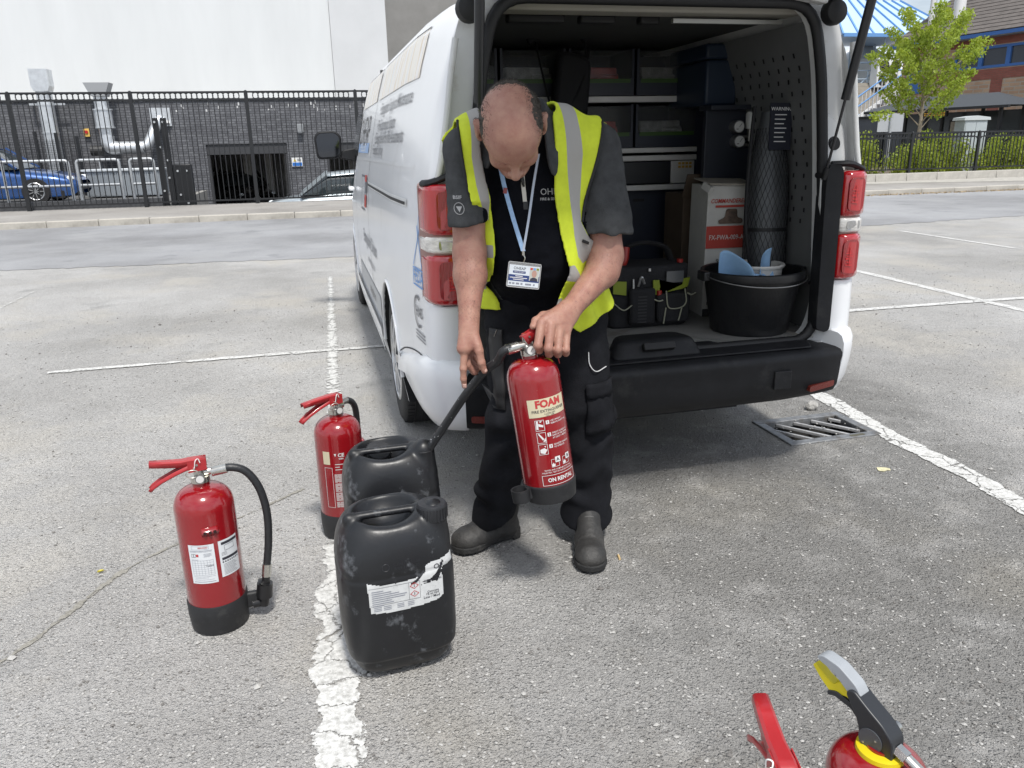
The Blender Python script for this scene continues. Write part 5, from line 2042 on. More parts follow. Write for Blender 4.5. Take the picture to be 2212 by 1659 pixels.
def bin_(x0, x1, z0, z1, lab, fill):
    t = thing('storage_bin', lab, 'storage bin', ((x0 + x1) / 2, RY - .02, z0), group='storage bins in the van racking')
    w, h = x1 - x0, z1 - z0
    part('tray', DKB, t, lambda b: (b.rng(-w / 2, w / 2, -.01, .34, 0, .01), b.rng(-w / 2, -w / 2 + .012, -.01, .34, .01, h), b.rng(w / 2 - .012, w / 2, -.01, .34, .01, h), b.rng(-w / 2 + .012, w / 2 - .012, .33, .34, .01, h), b.rng(-w / 2 + .012, w / 2 - .012, -.01, .0, .01, h * .36)))
    part('label_strip', GRN, t, lambda b: b.rng(-w / 2 + .02, w / 2 - .02, -.014, -.0105, h * .27, h * .36))
    part('clear_front', mat('bin_clear', (.16, .165, .17), .08, alpha=.16), t, lambda b: b.rng(-w / 2 + .013, w / 2 - .013, -.008, -.004, h * .37, h * .96))
    part('contents', fill, t, lambda b: (b.box((-.03, .15, h * .40), (w * .7, .22, h * .45), (0, 0, .15)), b.box((.06, .08, h * .30), (w * .3, .1, h * .4), (.2, .1, -.3))), bevel=.006)


FR = mat('fill_red', (.34, .04, .035), .6, var=.5, vs=12)
FG = mat('fill_grey', (.24, .24, .23), .6, var=.5, vs=14)
for x0, x1, lab, fl in ((.60, .83, 'leftmost storage bin on the top shelf of the van racking', FG), (.845, 1.17, 'top shelf storage bin behind the hanging black bag straps', FG), (1.185, 1.52, 'top shelf storage bin with red packets showing', FR), (1.535, 1.87, 'rightmost storage bin on the top shelf of the van racking', FG)):
    bin_(x0, x1, 1.581, 1.795, lab, fl)
for x0, x1, lab, fl in ((.60, .83, 'leftmost storage bin on the middle shelf of the van racking', FG), (.845, 1.17, 'middle shelf storage bin behind the man', FG), (1.185, 1.52, 'middle shelf storage bin with red contents beside the man', FR), (1.535, 1.87, 'rightmost storage bin on the middle shelf of the van racking', FG)):
    bin_(x0, x1, 1.332, 1.538, lab, fl)
# black bag hanging on the racking
t = thing('hanging_bag', 'black shoulder bag with long straps hanging on the racking', 'bag', (1.12, RY - .12, 1.48))
BAGM = mat('bag_cloth', (.012, .012, .014), .85, bump=.3, bs=80)
part('bag_body', BAGM, t, lambda b: b.prism(rounded([(-.05, .02), (.12, .0), (.14, .26), (-.02, .30)], .05, 5), lambda x, z: (x, -.05, z), lambda x, z: (x, .05, z)), bevel=.02, fix=True)
part('bag_handle', BAGM, t, lambda b: b.tube(smooth_path([(-.16, 0, .335), (-.10, 0, .365), (.08, 0, .37), (.12, 0, .34)], 6), .02, 8), smooth=60)
for P in ([(-.13, -.02, .33), (-.09, -.03, .15), (-.05, -.03, .0), (-.02, -.03, -.15)], [(.11, -.02, .33), (.12, -.03, .1), (.10, -.03, -.2)], [(.13, -.02, .3), (.07, -.05, .12), (.0, -.03, .02)]):
    part('strap', BAGM, t, lambda b: b.tube(smooth_path(P, 6), .010, 6, flat=(1.2, .4)))
# blue locker box on the right, above the gauges
t = thing('blue_case', 'dark blue case on top of the right hand locker in the van', 'case', (1.88, 3.62, 1.515))
part('shell', mat('case_blue', (.014, .026, .05), .5), t, lambda b: b.rng(-.13, .03, -.02, .4, 0, .20), bevel=.012)
part('lid', mat('case_blue', (.014, .026, .05)), t, lambda b: b.rng(-.135, .03, -.025, .4, .203, .27), bevel=.012)
t = thing('pencil_level', 'thin orange stick clipped to the racking upright', 'stick', (1.895, RY - .06, 1.60))
part('stick', mat('orange_stick', (.5, .24, .05), .5), t, lambda b: b.rng(-.006, .006, -.006, .006, 0, .14))
part('clip', RUBBER, t, lambda b: b.rng(-.01, .01, -.009, .03, .05, .07))
# regulator panel with gauges
t = thing('regulator_panel', 'dark panel carrying two pressure gauges and a white filter bowl', 'gauges', (1.85, 3.52, FZ))
part('panel', mat('panel_navy', (.014, .017, .026), .5), t, lambda b: (b.rng(-.13, .11, .0, .03, .30, .93), b.rng(-.13, .11, -.05, .08, .918, .94)), bevel=.004)
for x, z in ((.015, .845), (.022, .78)):
    g = part('gauge', mat('gauge_rim', (.25, .25, .25), .3, metal=.7), t, lambda b: b.cyl((x, .0, z), (x, -.045, z), .0285, n=24), smooth=40)
    part('dial', mat('gauge_face', (.62, .62, .60), .4), g, lambda b: b.cyl((x, -.0455, z), (x, -.047, z), .024, n=24))
    part('needle', mat('vinyl_black', (.03, .03, .035)), g, lambda b: (b.bar((x, -.048, z - .002), (x + .012, -.048, z + .014), .003, .001), b.rng(x - .014, x - .004, -.0485, -.0475, z - .012, z - .009)))
part('filter_bowl', mat('bowl_white', (.55, .55, .53), .3), t, lambda b: b.lathe([(.026, -.03), (.028, 0), (.028, .035), (.022, .045), (.001, .047)], 20, (.085, -.03, .865)), smooth=50)
part('fitting', mat('brass_dull', (.25, .24, .22), .35, metal=.8), t, lambda b: (b.cyl((.085, -.03, .78), (.085, -.03, .835), .018, n=12), b.cyl((.03, -.02, .80), (.085, -.03, .80), .008, n=8), b.cyl((.05, -.03, .765), (.10, -.03, .765), .008, n=8)))
# netted cylinder leaning in the corner
t = thing('netted_cylinder', 'grey gas cylinder in a black net sleeve leaning in the van corner', 'cylinder', (1.865, 3.17, FZ))
part('bottle', mat('bottle_grey', (.09, .095, .10), .5, metal=.3, var=.2, vs=8), t, lambda b: b.lathe([(.085, 0), (.09, .02), (.09, .55), (.08, .68), (.06, .78), (.045, .86), (.04, .90), (.001, .90)], 28), smooth=50)
nt = MB()
for k in range(26):
    for sgn in (1, -1):
        P = []
        for q in range(30):
            z = .05 + q * .027
            r_ = interp(z, [0, .55, .68, .78, .86], [.0925, .0925, .083, .063, .05])
            a = k * math.pi / 13 + sgn * q * .11
            P.append((r_ * math.cos(a), r_ * math.sin(a), z))
        nt.tube(P, .0010, 3)
nt.build('net', RUBBER, t)
part('band', RUBBER, t, lambda b: b.cyl((0, 0, .40), (0, 0, .415), .094, n=28))
tag_ = part('warning_label', mat('label_navy', (.02, .022, .035), .5), t, lambda b: b.rng(-.045, .055, -.075, -.068, .74, .93))
b = MB()
letter(b, 'WARNING', .005, .905, .02, lambda u, v: (u, -.0762, v), .01)
for k in range(7):
    b.rng(-.025, .03 - .006 * (k % 3), -.0765, -.0758, .88 - k * .018, .884 - k * .018)
b.build('lettering', mat('vinyl_white', (.8, .8, .8)), tag_)
part('webbing', mat('webbing', (.02, .02, .022), .8), t, lambda b: b.tube(smooth_path([(-.095, -.03, .92), (-.12, -.05, .7), (-.13, -.06, .45), (-.10, -.06, .25)], 6), .012, 6, flat=(1, .5)))
t.rotation_euler = (R(-4), R(1), 0)
# brown carton further in
t = thing('brown_carton', 'open brown cardboard carton behind the white box', 'box', (1.80, 3.74, FZ))
part('carton', mat('cardboard_brown', (.085, .06, .04), .8, var=.15, vs=7), t, lambda b: (b.rng(-.12, .12, -.1, .12, 0, .54)), bevel=.003)
part('flap', MATS['cardboard_brown'], t, lambda b: b.box((-.02, -.13, .58), (.22, .006, .12), (R(25), 0, 0)))

# --- white extinguisher carton
t = thing('white_carton', 'tall white and red cardboard box standing behind the black bucket', 'box', (1.775, 3.43, FZ), R(-4))
CW = mat('carton_white', (.50, .49, .46), .7, var=.08, vs=5, bump=.2, bs=30, dirt=(.34, .31, .27), ds=4, dlo=.55, dhi=.75)
w, d_, h = .230, .21, .595
part('box_body', CW, t, lambda b: b.prism([(-w / 2, -d_ / 2), (w / 2, -d_ / 2 + .004), (w / 2 - .004, d_ / 2), (-w / 2 + .003, d_ / 2)], lambda x, y: (x, y, 0), lambda x, y: (x * 1.0 + .004, y * 1.01, h)), bevel=.003, fix=True)
part('flap', mat('carton_inside', (.33, .30, .25), .8), t, lambda b: b.box((.0, -.03, h + .012), (w * .98, .2, .005), (R(5), R(2), 0)))
part('flap', CW, t, lambda b: b.box((-.115, -.105, h - .01), (.02, .06, .03), (.4, .2, .3)))
fr = lambda u, v: (u, -d_ / 2 - .0035 - .003 * v / h, v)
RP = mat('print_red', (.42, .05, .035), .7)
b = MB()
patch(b, -w / 2 + .002, w / 2 - .002, .315, .415, fr)
patch(b, -.075, .085, .497, .507, fr)
b.build('red_print', RP, t)
b = MB()
letter(b, 'COMMANDEREDGE', .0, .525, .026, fr, .015, 'CENTER', 1.0, .2, .86)
b.build('lettering', RP, t)
b = MB()
letter(b, 'FX-PWA-009-AAA', 0, .363, .031, lambda u, v: (u, fr(u, v)[1] - .0015, v), .005, 'CENTER', 1.0, 0, .82)
b.build('white_print', mat('print_pale', (.6, .58, .55), .7), t)
b = MB()
PB = mat('print_black', (.03, .03, .03), .7)
patch(b, -w / 2 + .002, w / 2 - .002, .0, .035, fr)
b.build('black_print', PB, t)
for tx, xx, zz, sz in (('9ltr Water', .005, .255, .030), ('Fire Extinguisher', .005, .217, .030), ('BATCH', -.06, .06, .022)):
    b = MB()
    letter(b, tx, xx, zz, sz, fr, .004)
    b.build('lettering', PB, t)
b = MB()
b.prism(rounded([(-.055, .425), (.055, .425), (.058, .445), (.03, .452), (.028, .49), (-.022, .492), (-.03, .452), (-.06, .44)], .01, 4), lambda u, v: (u, fr(u, v)[1] - .0005, v), lambda u, v: (u, fr(u, v)[1] - .003, v))
b.build('helmet_picture', mat('print_brown', (.12, .08, .06), .7, var=.5, vs=30), t)
part('tape', mat('parcel_tape', (.55, .54, .5), .25), t, lambda b: patch(b, -w / 2, w / 2, .14, .148, lambda u, v: (u, -d_ / 2 - .006, v)))

# --- black bucket with a white tub and blue paper in it
t = thing('black_bucket', 'large black plastic bucket with wire handle on the load floor', 'bucket', (1.73, 3.035, FZ))
BK = mat('bucket_black', (.010, .0105, .012), .42, var=.2, vs=9, bump=.1, bs=60)
part('shell', BK, t, lambda b: b.lathe([(.001, .0), (.155, .0), (.163, .008), (.198, .225), (.200, .228), (.213, .230), (.217, .240), (.215, .262), (.207, .266), (.200, .262), (.196, .24), (.158, .02), (.001, .018)], 48, cap=False), smooth=40)
for s in (-1, 1):
    part('handle_lug', BK, t, lambda b: b.box((s * .222, 0, .245), (.03, .07, .04)), bevel=.006)
P = [(-.225, -.01, .25)] + [(-.22 * math.cos(a), -.21 * math.sin(a) - .012, .248 - .03 * math.sin(a)) for a in np.linspace(.15, math.pi - .15, 24)] + [(.225, -.01, .25)]
part('wire_handle', mat('wire', (.25, .25, .25), .35, metal=.8), t, lambda b: b.tube(P, .0025, 6), smooth=60)
t2 = thing('white_tub', 'white plastic tub sitting inside the black bucket', 'tub', (1.765, 3.06, FZ + .04))
part('tub', mat('tub_white', (.62, .61, .58), .4), t2, lambda b: b.lathe([(.001, 0), (.085, 0), (.105, .225), (.112, .228), (.112, .24), (.10, .24), (.083, .02), (.001, .02)], 32, cap=False), smooth=40)
part('tub_rim', mat('tub_white', (.62, .61, .58)), t2, lambda b: b.tube([(.110 * math.cos(a), .110 * math.sin(a), .236) for a in np.linspace(0, 6.283, 32)[:-1]], .006, 6, closed=True), smooth=60)
t3 = thing('blue_paper', 'crumpled blue paper towel sticking out of the bucket', 'paper', (1.68, 2.98, FZ + .20))


def paper(u, v):
    x = -.115 + .235 * u
    z = -.02 + (.125 + .03 * math.sin(u * 7 + .6) + .035 * abs(u - .5) - .05 * math.exp(-((u - .55) / .08) ** 2)) * v
    y = .0 + .03 * math.sin(u * 9) + .03 * v * math.cos(u * 5) + .02 * math.sin(3 * v + 6 * u)
    return (x, y, z)


part('sheet', mat('paper_blue', (.24, .40, .60), .8, var=.06, vs=14), t3, lambda b: b.grid(40, 14, paper), smooth=25, solid=.001)
part('fold', mat('paper_blue', (.24, .40, .60)), t3, lambda b: b.grid(20, 10, lambda u, v: (.0 + .10 * u, -.06 + .05 * v + .01 * math.sin(9 * u), .03 + .025 * math.sin(5 * u + 4 * v) + .01 * v)), smooth=20, solid=.001)

# --- tool bag
t = thing('tool_bag', 'black tool bag with lime green trim on the load floor', 'bag', (1.355, 3.32, FZ))
BC = mat('tool_bag_cloth', (.011, .011, .013), .85, var=.3, vs=20, bump=.3, bs=150)
LIME = mat('lime_trim', (.19, .235, .010), .6)
part('bag_body', BC, t, lambda b: b.prism(rounded([(-.20, -.12), (.17, -.12), (.19, .12), (-.20, .12)], .05, 5), lambda x, y: (x, y, 0), lambda x, y: (x * 1.02, y * .95, .27)), bevel=.012, fix=True)
part('side_pocket', BC, t, lambda b: b.rng(-.12, .0, -.155, -.115, .02, .18), bevel=.015)
part('front_pocket', BC, t, lambda b: b.prism(rounded([(.01, .02), (.16, .02), (.165, .15), (.005, .15)], .02, 4), lambda x, z: (x, -.115, z), lambda x, z: (x, -.15, z)), bevel=.01, fix=True)
part('lime_edge', LIME, t, lambda b: (b.prism([(-.005, .145), (.03, .145), (.022, .175), (.13, .185), (.135, .21), (.165, .215), (.155, .175), (.13, .165), (.03, .152), (.02, .21), (-.008, .21)], lambda x, z: (x, -.125, z), lambda x, z: (x, -.131, z))), fix=True)
part('lime_edge', LIME, t, lambda b: b.prism([(-.19, .16), (-.13, .15), (-.13, .21), (-.19, .215)], lambda x, z: (x, -.122, z), lambda x, z: (x, -.128, z)), fix=True)
CORD = mat('pale_cord', (.32, .32, .24), .7)
for P in ([(.045, -.152, .165), (.052, -.158, .10), (.075, -.16, .085), (.12, -.158, .09), (.14, -.155, .115), (.132, -.152, .17)], [(-.01, -.15, .13), (.01, -.157, .122), (.03, -.155, .125)], [(.045, -.155, .09), (.035, -.158, .02)], [(.12, -.155, .085), (.105, -.158, .03)], [(-.19, -.14, .12), (-.15, -.15, .09), (-.11, -.15, .11)], [(.145, -.15, .15), (.165, -.15, .14), (.19, -.14, .145)]):
    part('cord', CORD, t, lambda b: b.tube(smooth_path(P, 6), .003, 6), smooth=60)
part('window_pocket', mat('clear_pocket', (.10, .105, .11), .2), t, lambda b: b.rng(.055, .135, -.1285, -.122, .195, .245))
part('carry_strap', BC, t, lambda b: b.tube(smooth_path([(-.15, 0, .26), (-.10, -.02, .34), (.0, -.02, .36), (.10, 0, .33), (.14, .02, .26)], 6), .02, 8, flat=(1, .5)), smooth=60)
part('red_grip', mat('tool_red', (.30, .02, .015), .4), t, lambda b: (b.tube(smooth_path([(-.13, -.03, .24), (-.11, -.04, .29), (-.10, -.03, .345)], 5), .018, 8), b.cyl((.02, -.135, .135), (.02, -.135, .165), .011), b.cyl((.15, -.05, .26), (.15, -.05, .285), .014)), smooth=50)
part('tool', mat('tool_steel', (.4, .4, .4), .35, metal=.8), t, lambda b: (b.tube(smooth_path([(-.08, -.14, .19), (-.07, -.15, .23), (-.055, -.145, .20)], 5), .006, 6), b.cyl((-.1, -.14, .12), (-.1, -.13, .22), .005), b.rng(-.03, -.02, -.13, -.12, .25, .262)))
part('pocket_ribs', mat('bag_rib', (.02, .02, .022), .6), t, lambda b: [b.rng(-.085, -.045, -.1575, -.154, .03 + k * .014, .036 + k * .014) for k in range(9)])

# ================================================================== DRAIN AND SMALL THINGS ON THE GROUND
t = thing('drain_grate', 'cast iron gully grate with slanting bars beside the right bay line', 'drain', (2.225, 3.205, 0), R(2))
IRON = mat('cast_iron', (0.21, 0.215, 0.22), .5, metal=.35, var=.25, vs=25, bump=.3, bs=160, dirt=(.14, .12, .10), ds=12, dlo=.5, dhi=.7)
b = MB()
for x0, x1, y0, y1 in ((-.245, .245, -.17, -.125), (-.245, .245, .125, .17), (-.245, -.20, -.125, .125), (.20, .245, -.125, .125)):
    b.rng(x0, x1, y0, y1, -.03, .008)
b.build('frame', IRON, t, bevel=.004)
for k in range(6):
    x = -.25 + k * .10
    a, c = Vector((x - .085, .125, -.012)), Vector((x + .085, -.125, -.012))
    # clip the bar to the frame
    d = c - a
    lo, hi = 0.0, 1.0
    for lim, sg in ((-.2, 1), (.2, -1)):
        tt = (lim - a.x) / d.x
        if sg > 0 and a.x < lim:
            lo = max(lo, tt)
        if sg < 0 and c.x > lim:
            hi = min(hi, tt)
    if hi - lo > .12:
        part('bar', mat('worn_bar', (.45, .45, .45), .45, metal=.3, var=.2, vs=30), t, lambda b: b.bar(a + d * lo, a + d * hi, .013, .016), bevel=.003)
part('gully_pit', mat('gully_dark', (.03, .028, .025), .9), t, lambda b: (b.rng(-.24, .24, -.165, .165, -.42, -.40), b.rng(-.24, -.22, -.165, .165, -.4, -.031), b.rng(.22, .24, -.165, .165, -.4, -.031), b.rng(-.22, .22, -.165, -.145, -.4, -.031), b.rng(-.22, .22, .145, .165, -.4, -.031)))
part('lifting_slot', mat('slot_dirt', (.09, .085, .06), .9), t, lambda b: b.prism(rounded([(.08, -.163), (.16, -.163), (.16, -.143), (.08, -.143)], .009, 4), lambda x, y: (x, y, .0075), lambda x, y: (x, y, .0088)))

t = thing('loose_stone', 'grey broken stone lying beside the drain on the white line', 'stone', (2.37, 3.46, 0))
F_ = Field((-.05, -.05, -.01), (.05, .05, .07), .004)
F_.ell((0, 0, .02), (.034, .026, .024), 0)
F_.ell((.014, .006, .03), (.018, .016, .016), .01)
V, Q = F_.net()
V += np.stack([vnoise(V, 60, i) for i in range(3)], 1) * .004
link('stone', mesh_np('stone', V, Q), mat('rubble', (.36, .35, .33), .9, var=.3, vs=60, bump=.6, bs=120), t)
b = MB()
b.cyl((0, 0, .004), (.0, .028, .004), .0038, n=8)
t = thing('cigarette_end', 'tan cigarette end on the ground beside the right boot', 'cigarette', (.862, 2.252, .0), R(-10))
b.build('filter', mat('cork_tip', (.62, .45, .22), .8), t, smooth=40)
part('burnt_end', mat('ash_grey', (.5, .48, .44), .9), t, lambda b: b.cyl((0, .028, .004), (0, .034, .004), .0036, n=8))
tag(part('paint_spot', mat('yellow_paint_worn', (.60, .56, .36), .9, var=.3, vs=90), None, lambda b: b.add([(2.21 + .03 * math.cos(a * .7) * (1 + .4 * math.sin(a * 3.1)), 2.68 + .022 * math.sin(a * .7) * (1 + .4 * math.cos(a * 2.3)), .0035) for a in range(9)], [tuple(range(9))])), kind='structure')
t = thing('yellow_leaf', 'small yellow leaf on the asphalt left of the crack', 'leaf', (-.86, 2.62, .0), R(20))
part('blade', mat('leaf_yellow', (.55, .48, .08), .7), t, lambda b: b.grid(6, 4, lambda u, v: (-.010 + .020 * u, (v - .5) * .012 * math.sin(math.pi * (u * .9 + .05)), .006 + .006 * (2 * v - 1) ** 2)))
part('stalk', mat('leaf_stalk', (.3, .22, .08), .7), t, lambda b: b.cyl((.010, 0, .006), (.017, .002, .004), .0007, n=5))

# ================================================================== FIRE EXTINGUISHERS
XRED = mat('extinguisher_red', (0.25, 0.006, 0.010), .18, coat=.8, spec=.5, var=.08, vs=5, bump=.012, bs=25, dirt=(.36, .22, .20), ds=34, dlo=.685, dhi=.73)
XRED2 = mat('lever_red', (0.36, 0.018, 0.022), .35, coat=.3, var=.12, vs=20)
BASEB = mat('base_black', (.014, .0145, .016), .55, var=.3, vs=18, bump=.1, bs=200, dirt=(.06, .06, .058), ds=20, dlo=.55, dhi=.8)
HOSE = mat('hose_rubber', (.017, .018, .02), .45, bump=.15, bs=150)
CHROME = mat('valve_nickel', (.55, .54, .50), .25, metal=.95, var=.15, vs=40)
STICK = mat('sticker_white', (.66, .68, .70), .45)
INK = mat('ink_black', (.03, .03, .04), .6)
INKG = mat('ink_grey', (.22, .23, .27), .6)
INKR = mat('ink_red', (.45, .04, .04), .6)
PRW = mat('print_white', (.68, .67, .66), .5)
CREAM = mat('label_cream', (.58, .52, .36), .45)


def ext_body(t, r=.083, hb=.098, hs=.385, hd=.448, neck=.466):
    part('base_boot', BASEB, t, lambda b: b.lathe([(.001, .002), (r - .006, .002), (r - .002, .006), (r + .0025, .05), (r + .003, hb - .004), (r + .001, hb), (r - .012, hb)], 48), smooth=35)
    pr = [(r - .002, hb - .01), (r, hb), (r, hs)]
    for a in np.linspace(.12, 1.35, 9):
        pr.append((.022 + (r - .022) * math.cos(a) ** .8, hs + (hd - hs) * math.sin(a)))
    pr += [(.024, hd + .001), (.0235, hd + .004), (.0235, neck), (.001, neck)]
    part('cylinder', XRED, t, lambda b: b.lathe(pr, 64), smooth=50)
    return r


def cylmap(r, th0, off=.0009):
    def f(u, v):
        a = u / r + th0
        return ((r + off) * math.sin(a), -(r + off) * math.cos(a), v)
    return f


def channel(b, P, w, h, up=True):
    """folded sheet lever: web along P with two flanges"""
    P = [Vector(p) for p in P]
    n = len(P)
    vs, fs = [], []
    s = 1 if up else -1
    for i, p in enumerate(P):
        d = (P[min(i + 1, n - 1)] - P[max(i - 1, 0)]).normalized()
        sd = d.cross(Vector((0, 0, 1))).normalized()
        nn = sd.cross(d).normalized() * s
        k = 1 - .25 * i / (n - 1)
        for a, c in ((-w / 2 * k, -h * k), (-w / 2 * k, -.003), (-w / 2 * k + .004, 0), (w / 2 * k - .004, 0), (w / 2 * k, -.003), (w / 2 * k, -h * k)):
            vs.append(p + sd * a + nn * c)
    for i in range(n - 1):
        for k in range(5):
            fs.append((i * 6 + k, i * 6 + k + 1, (i + 1) * 6 + k + 1, (i + 1) * 6 + k))
    b.add(vs, fs)


def levers(t, z0, ang=0.0, red=XRED2, up=.03, squeeze=False):
    """valve with two red levers pointing along -x turned by ang; z0 = top of the neck"""
    c, s = math.cos(ang), math.sin(ang)

    def q(x, y, z):
        return (x * c - y * s, x * s + y * c, z0 + z)
    v = part('valve', CHROME, t, lambda b: (b.cyl((0, 0, z0 - .004), (0, 0, z0 + .012), .0265, n=24), b.cyl((0, 0, z0 + .012), (0, 0, z0 + .034), .016, n=20), b.cyl(q(-.012, 0, .022), q(.03, 0, .022), .0115, n=14), b.cyl((0, 0, z0 + .034), (0, 0, z0 + .055), .011, n=16)), smooth=40)
    part('gauge', mat('gauge_rim', (.25, .25, .25)), v, lambda b: (b.cyl(q(0, -.012, .012), q(0, -.031, .012), .013, n=20)), smooth=40)
    part('gauge_dial', mat('gauge_face', (.62, .62, .60)), v, lambda b: b.cyl(q(0, -.0312, .012), q(0, -.0325, .012), .0105, n=20))
    part('top_lever', red, t, lambda b: channel(b, [q(.022, 0, .064), q(-.005, 0, .068), q(-.045, 0, .066), q(-.09, 0, .064 + up * .2), q(-.125, 0, .062 + up * .4)], .030, .020), smooth=35, solid=.002)
    part('carry_handle', red, t, lambda b: channel(b, [q(.012, 0, .040), q(-.02, 0, .040), q(-.06, 0, .026), q(-.10, 0, .008), q(-.122, 0, -.006), q(-.13, 0, -.014)], .030, .014, False), smooth=35, solid=.002)
    part('lever_cheek', red, t, lambda b: [b.prism([(-.028, .03), (.022, .034), (.022, .066), (-.028, .066)], lambda x, z: q(x, k * .0155, z), lambda x, z: q(x, k * .0175, z)) for k in (-1, 1)], fix=True)
    part('rivet', CHROME, t, lambda b: b.cyl(q(-.004, -.021, .052), q(-.004, .021, .052), .0035, n=10))
    ring = part('pull_ring', mat('ring_wire', (.6, .58, .52), .35, metal=.7), t, lambda b: b.tube([q(-.018 + .017 * math.cos(a), -.028 - .004 * math.sin(a), .03 + .013 * math.sin(a)) for a in np.linspace(0, 6.283, 20)[:-1]], .0014, 6, closed=True), smooth=60)
    part('pin', MATS['ring_wire'], ring, lambda b: b.cyl(q(-.012, -.032, .045), q(-.012, .028, .045), .002, n=8))
    part('tag', mat('tag_white', (.75, .75, .73), .5), ring, lambda b: b.tube(smooth_path([q(-.01, -.024, .045), q(-.006, -.026, .066), q(.002, -.02, .070), q(.006, -.022, .058)], 5), .0013, 6), smooth=60)
    return q


def hose(t, P, r=.0115):
    h = part('hose', HOSE, t, lambda b: b.tube(smooth_path(P, 10), r, 14), smooth=60)
    d0 = (Vector(P[1]) - Vector(P[0])).normalized()
    part('ferrule', CHROME, h, lambda b: b.cyl(Vector(P[0]) - d0 * .012, Vector(P[0]) + d0 * .03, r + .0025, n=16), smooth=40)
    return h


# --- left one
t = thing('fire_extinguisher', 'red fire extinguisher with two white stickers, standing alone at left', 'fire extinguisher', (-.425, 2.22, 0), R(6), group='red fire extinguishers')
r = ext_body(t)
q = levers(t, .466, R(2))
hs = hose(t, [(.045, -.005, .488), (.085, -.01, .494), (.125, -.012, .475), (.155, -.014, .42), (.168, -.016, .34), (.163, -.018, .25), (.150, -.018, .17)])
part('ferrule', CHROME, hs, lambda b: b.cyl((.151, -.018, .175), (.145, -.018, .135), .014, n=16), smooth=40)
part('nozzle', mat('nozzle_black', (.012, .012, .013), .35), t, lambda b: (b.cyl((.145, -.018, .138), (.141, -.018, .115), .012, n=16), b.cyl((.142, -.018, .118), (.138, -.018, .112), .012, .023, n=20), b.cyl((.138, -.018, .112), (.132, -.018, .068), .023, .024, n=20), b.cyl((.132, -.018, .068), (.126, -.018, .040), .016, n=16), b.cyl((.13, -.018, .052), (.098, -.014, .046), .014, n=14)), smooth=35)
part('nozzle_clip', BASEB, t, lambda b: b.box((.095, -.010, .062), (.04, .02, .05)), bevel=.006)
f = cylmap(r, R(-14))
st = part('sticker', STICK, t, lambda b: patch(b, -.036, .036, .178, .300, f, 10))
f2 = cylmap(r, R(-14), .0014)
b = MB()
outline(b, -.026, .022, .286, .297, .0007, f2)
outline(b, -.03, .03, .205, .252, .0006, f2)
for k in range(1, 7):
    patch(b, -.03, .03, .205 + k * .0065, .2055 + k * .0065, f2, 6)
for x in (-.021, -.013, -.004, .004, .013, .02):
    patch(b, x, x + .0006, .2056, .2519, f2)
for k, (x0, x1) in enumerate(((-.032, .03), (-.032, .028), (.006, .028), (.006, .026), (.006, .028), (.006, .022), (-.03, -.01), (-.03, .03), (-.026, .012), (-.028, .026), (-.03, .03))):
    z = [.281, .278, .272, .269, .266, .263, .254, .200, .196, .190, .183][k]
    patch(b, x0, x1, z, z + (.0016 if k in (0, 10) else .0008), f2, 4)
b.build('ruled_form', INKG, st)
b = MB()
letter(b, 'SERVICED', .006, .2915, .0062, f2, .02)
patch(b, -.015, -.008, .264, .272, f2)
b.build('red_mark', INKR, st)
b = MB()
for x in (-.029, -.022):
    outline(b, x, x + .006, .262, .273, .0008, f2, 1)
letter(b, 'Tested', .018, .2345, .008, f2, .0)
b.build('stamp', INK, st)
f = cylmap(r, R(41))
st = part('sticker', STICK, t, lambda b: patch(b, -.032, .032, .188, .302, f, 10))
f2 = cylmap(r, R(41), .0014)
b = MB()
patch(b, -.024, .03, .288, .296, f2, 6)
patch(b, -.026, .03, .240, .248, f2, 6)
for k in range(8):
    patch(b, -.026 + k * .007, -.022 + k * .007, .232, .2365, f2)
outline(b, -.016, .016, .268, .285, .0009, f2)
for k in range(9):
    patch(b, -.024, .02 - .004 * (k % 3), .194 + k * .004, .1948 + k * .004, f2, 4)
for k in range(3):
    patch(b, -.026, -.01, .255 + k * .004, .2558 + k * .004, f2, 2)
b.build('black_print', INK, st)
# bracket tab with three holes
f = cylmap(r, R(8), .0)
br = part('bracket_tab', XRED, t, lambda b: b.grid(9, 3, lambda u, v: tuple(np.array(f(-.022 + .044 * u, .325 + .026 * v)) * np.array((1 + .05 * (.3 < v < .8), 1 + .09 * (.3 < v < .8), 1)))), smooth=30, solid=.002)
for k in (-1, 0, 1):
    part('slot', mat('slot_dark', (.02, .004, .004), .6), br, lambda b: b.box(tuple(np.array(f(k * .0125, .338)) * np.array((1.05, 1.105, 1))), (.008, .004, .008), (0, 0, k * .15)))

# --- the one behind the drums
t = thing('fire_extinguisher', 'red fire extinguisher standing behind the black drums beside the van wheel', 'fire extinguisher', (-.04, 2.715, 0), R(20), group='red fire extinguishers')
r = ext_body(t, hs=.39, hd=.452, neck=.468)
q = levers(t, .468, R(8), up=-.01)
hose(t, [(.03, .03, .49), (.055, .04, .492), (.085, .05, .47), (.098, .06, .42), (.097, .06, .3), (.095, .05, .15)])
f2 = cylmap(r, R(-8))
b = MB()
patch(b, -.078, -.052, .300, .348, f2, 3)
b.build('cream_label', CREAM, t)
b = MB()
letter(b, 'CE', -.012, .335, .018, f2, .03)
letter(b, '0086', -.012, .322, .008, f2, .02)
for k in range(40):
    if k % 11 == 10:
        continue
    z = .262 - k * .0032
    patch(b, -.04, -.04 + .028 + .05 * abs(math.sin(k * 1.9)) * (1 if k % 5 else .6), z, z + .0016, f2, 3)
for k, (x1) in enumerate((.012, -.02, .02)):
    patch(b, -.035, x1, .300 - k * .010, .3022 - k * .010, f2, 3)
outline(b, -.075, -.046, .135, .288, .0012, f2, 2)
tag(b.build('printed_text', PRW, t), kind='stuff')
b = MB()
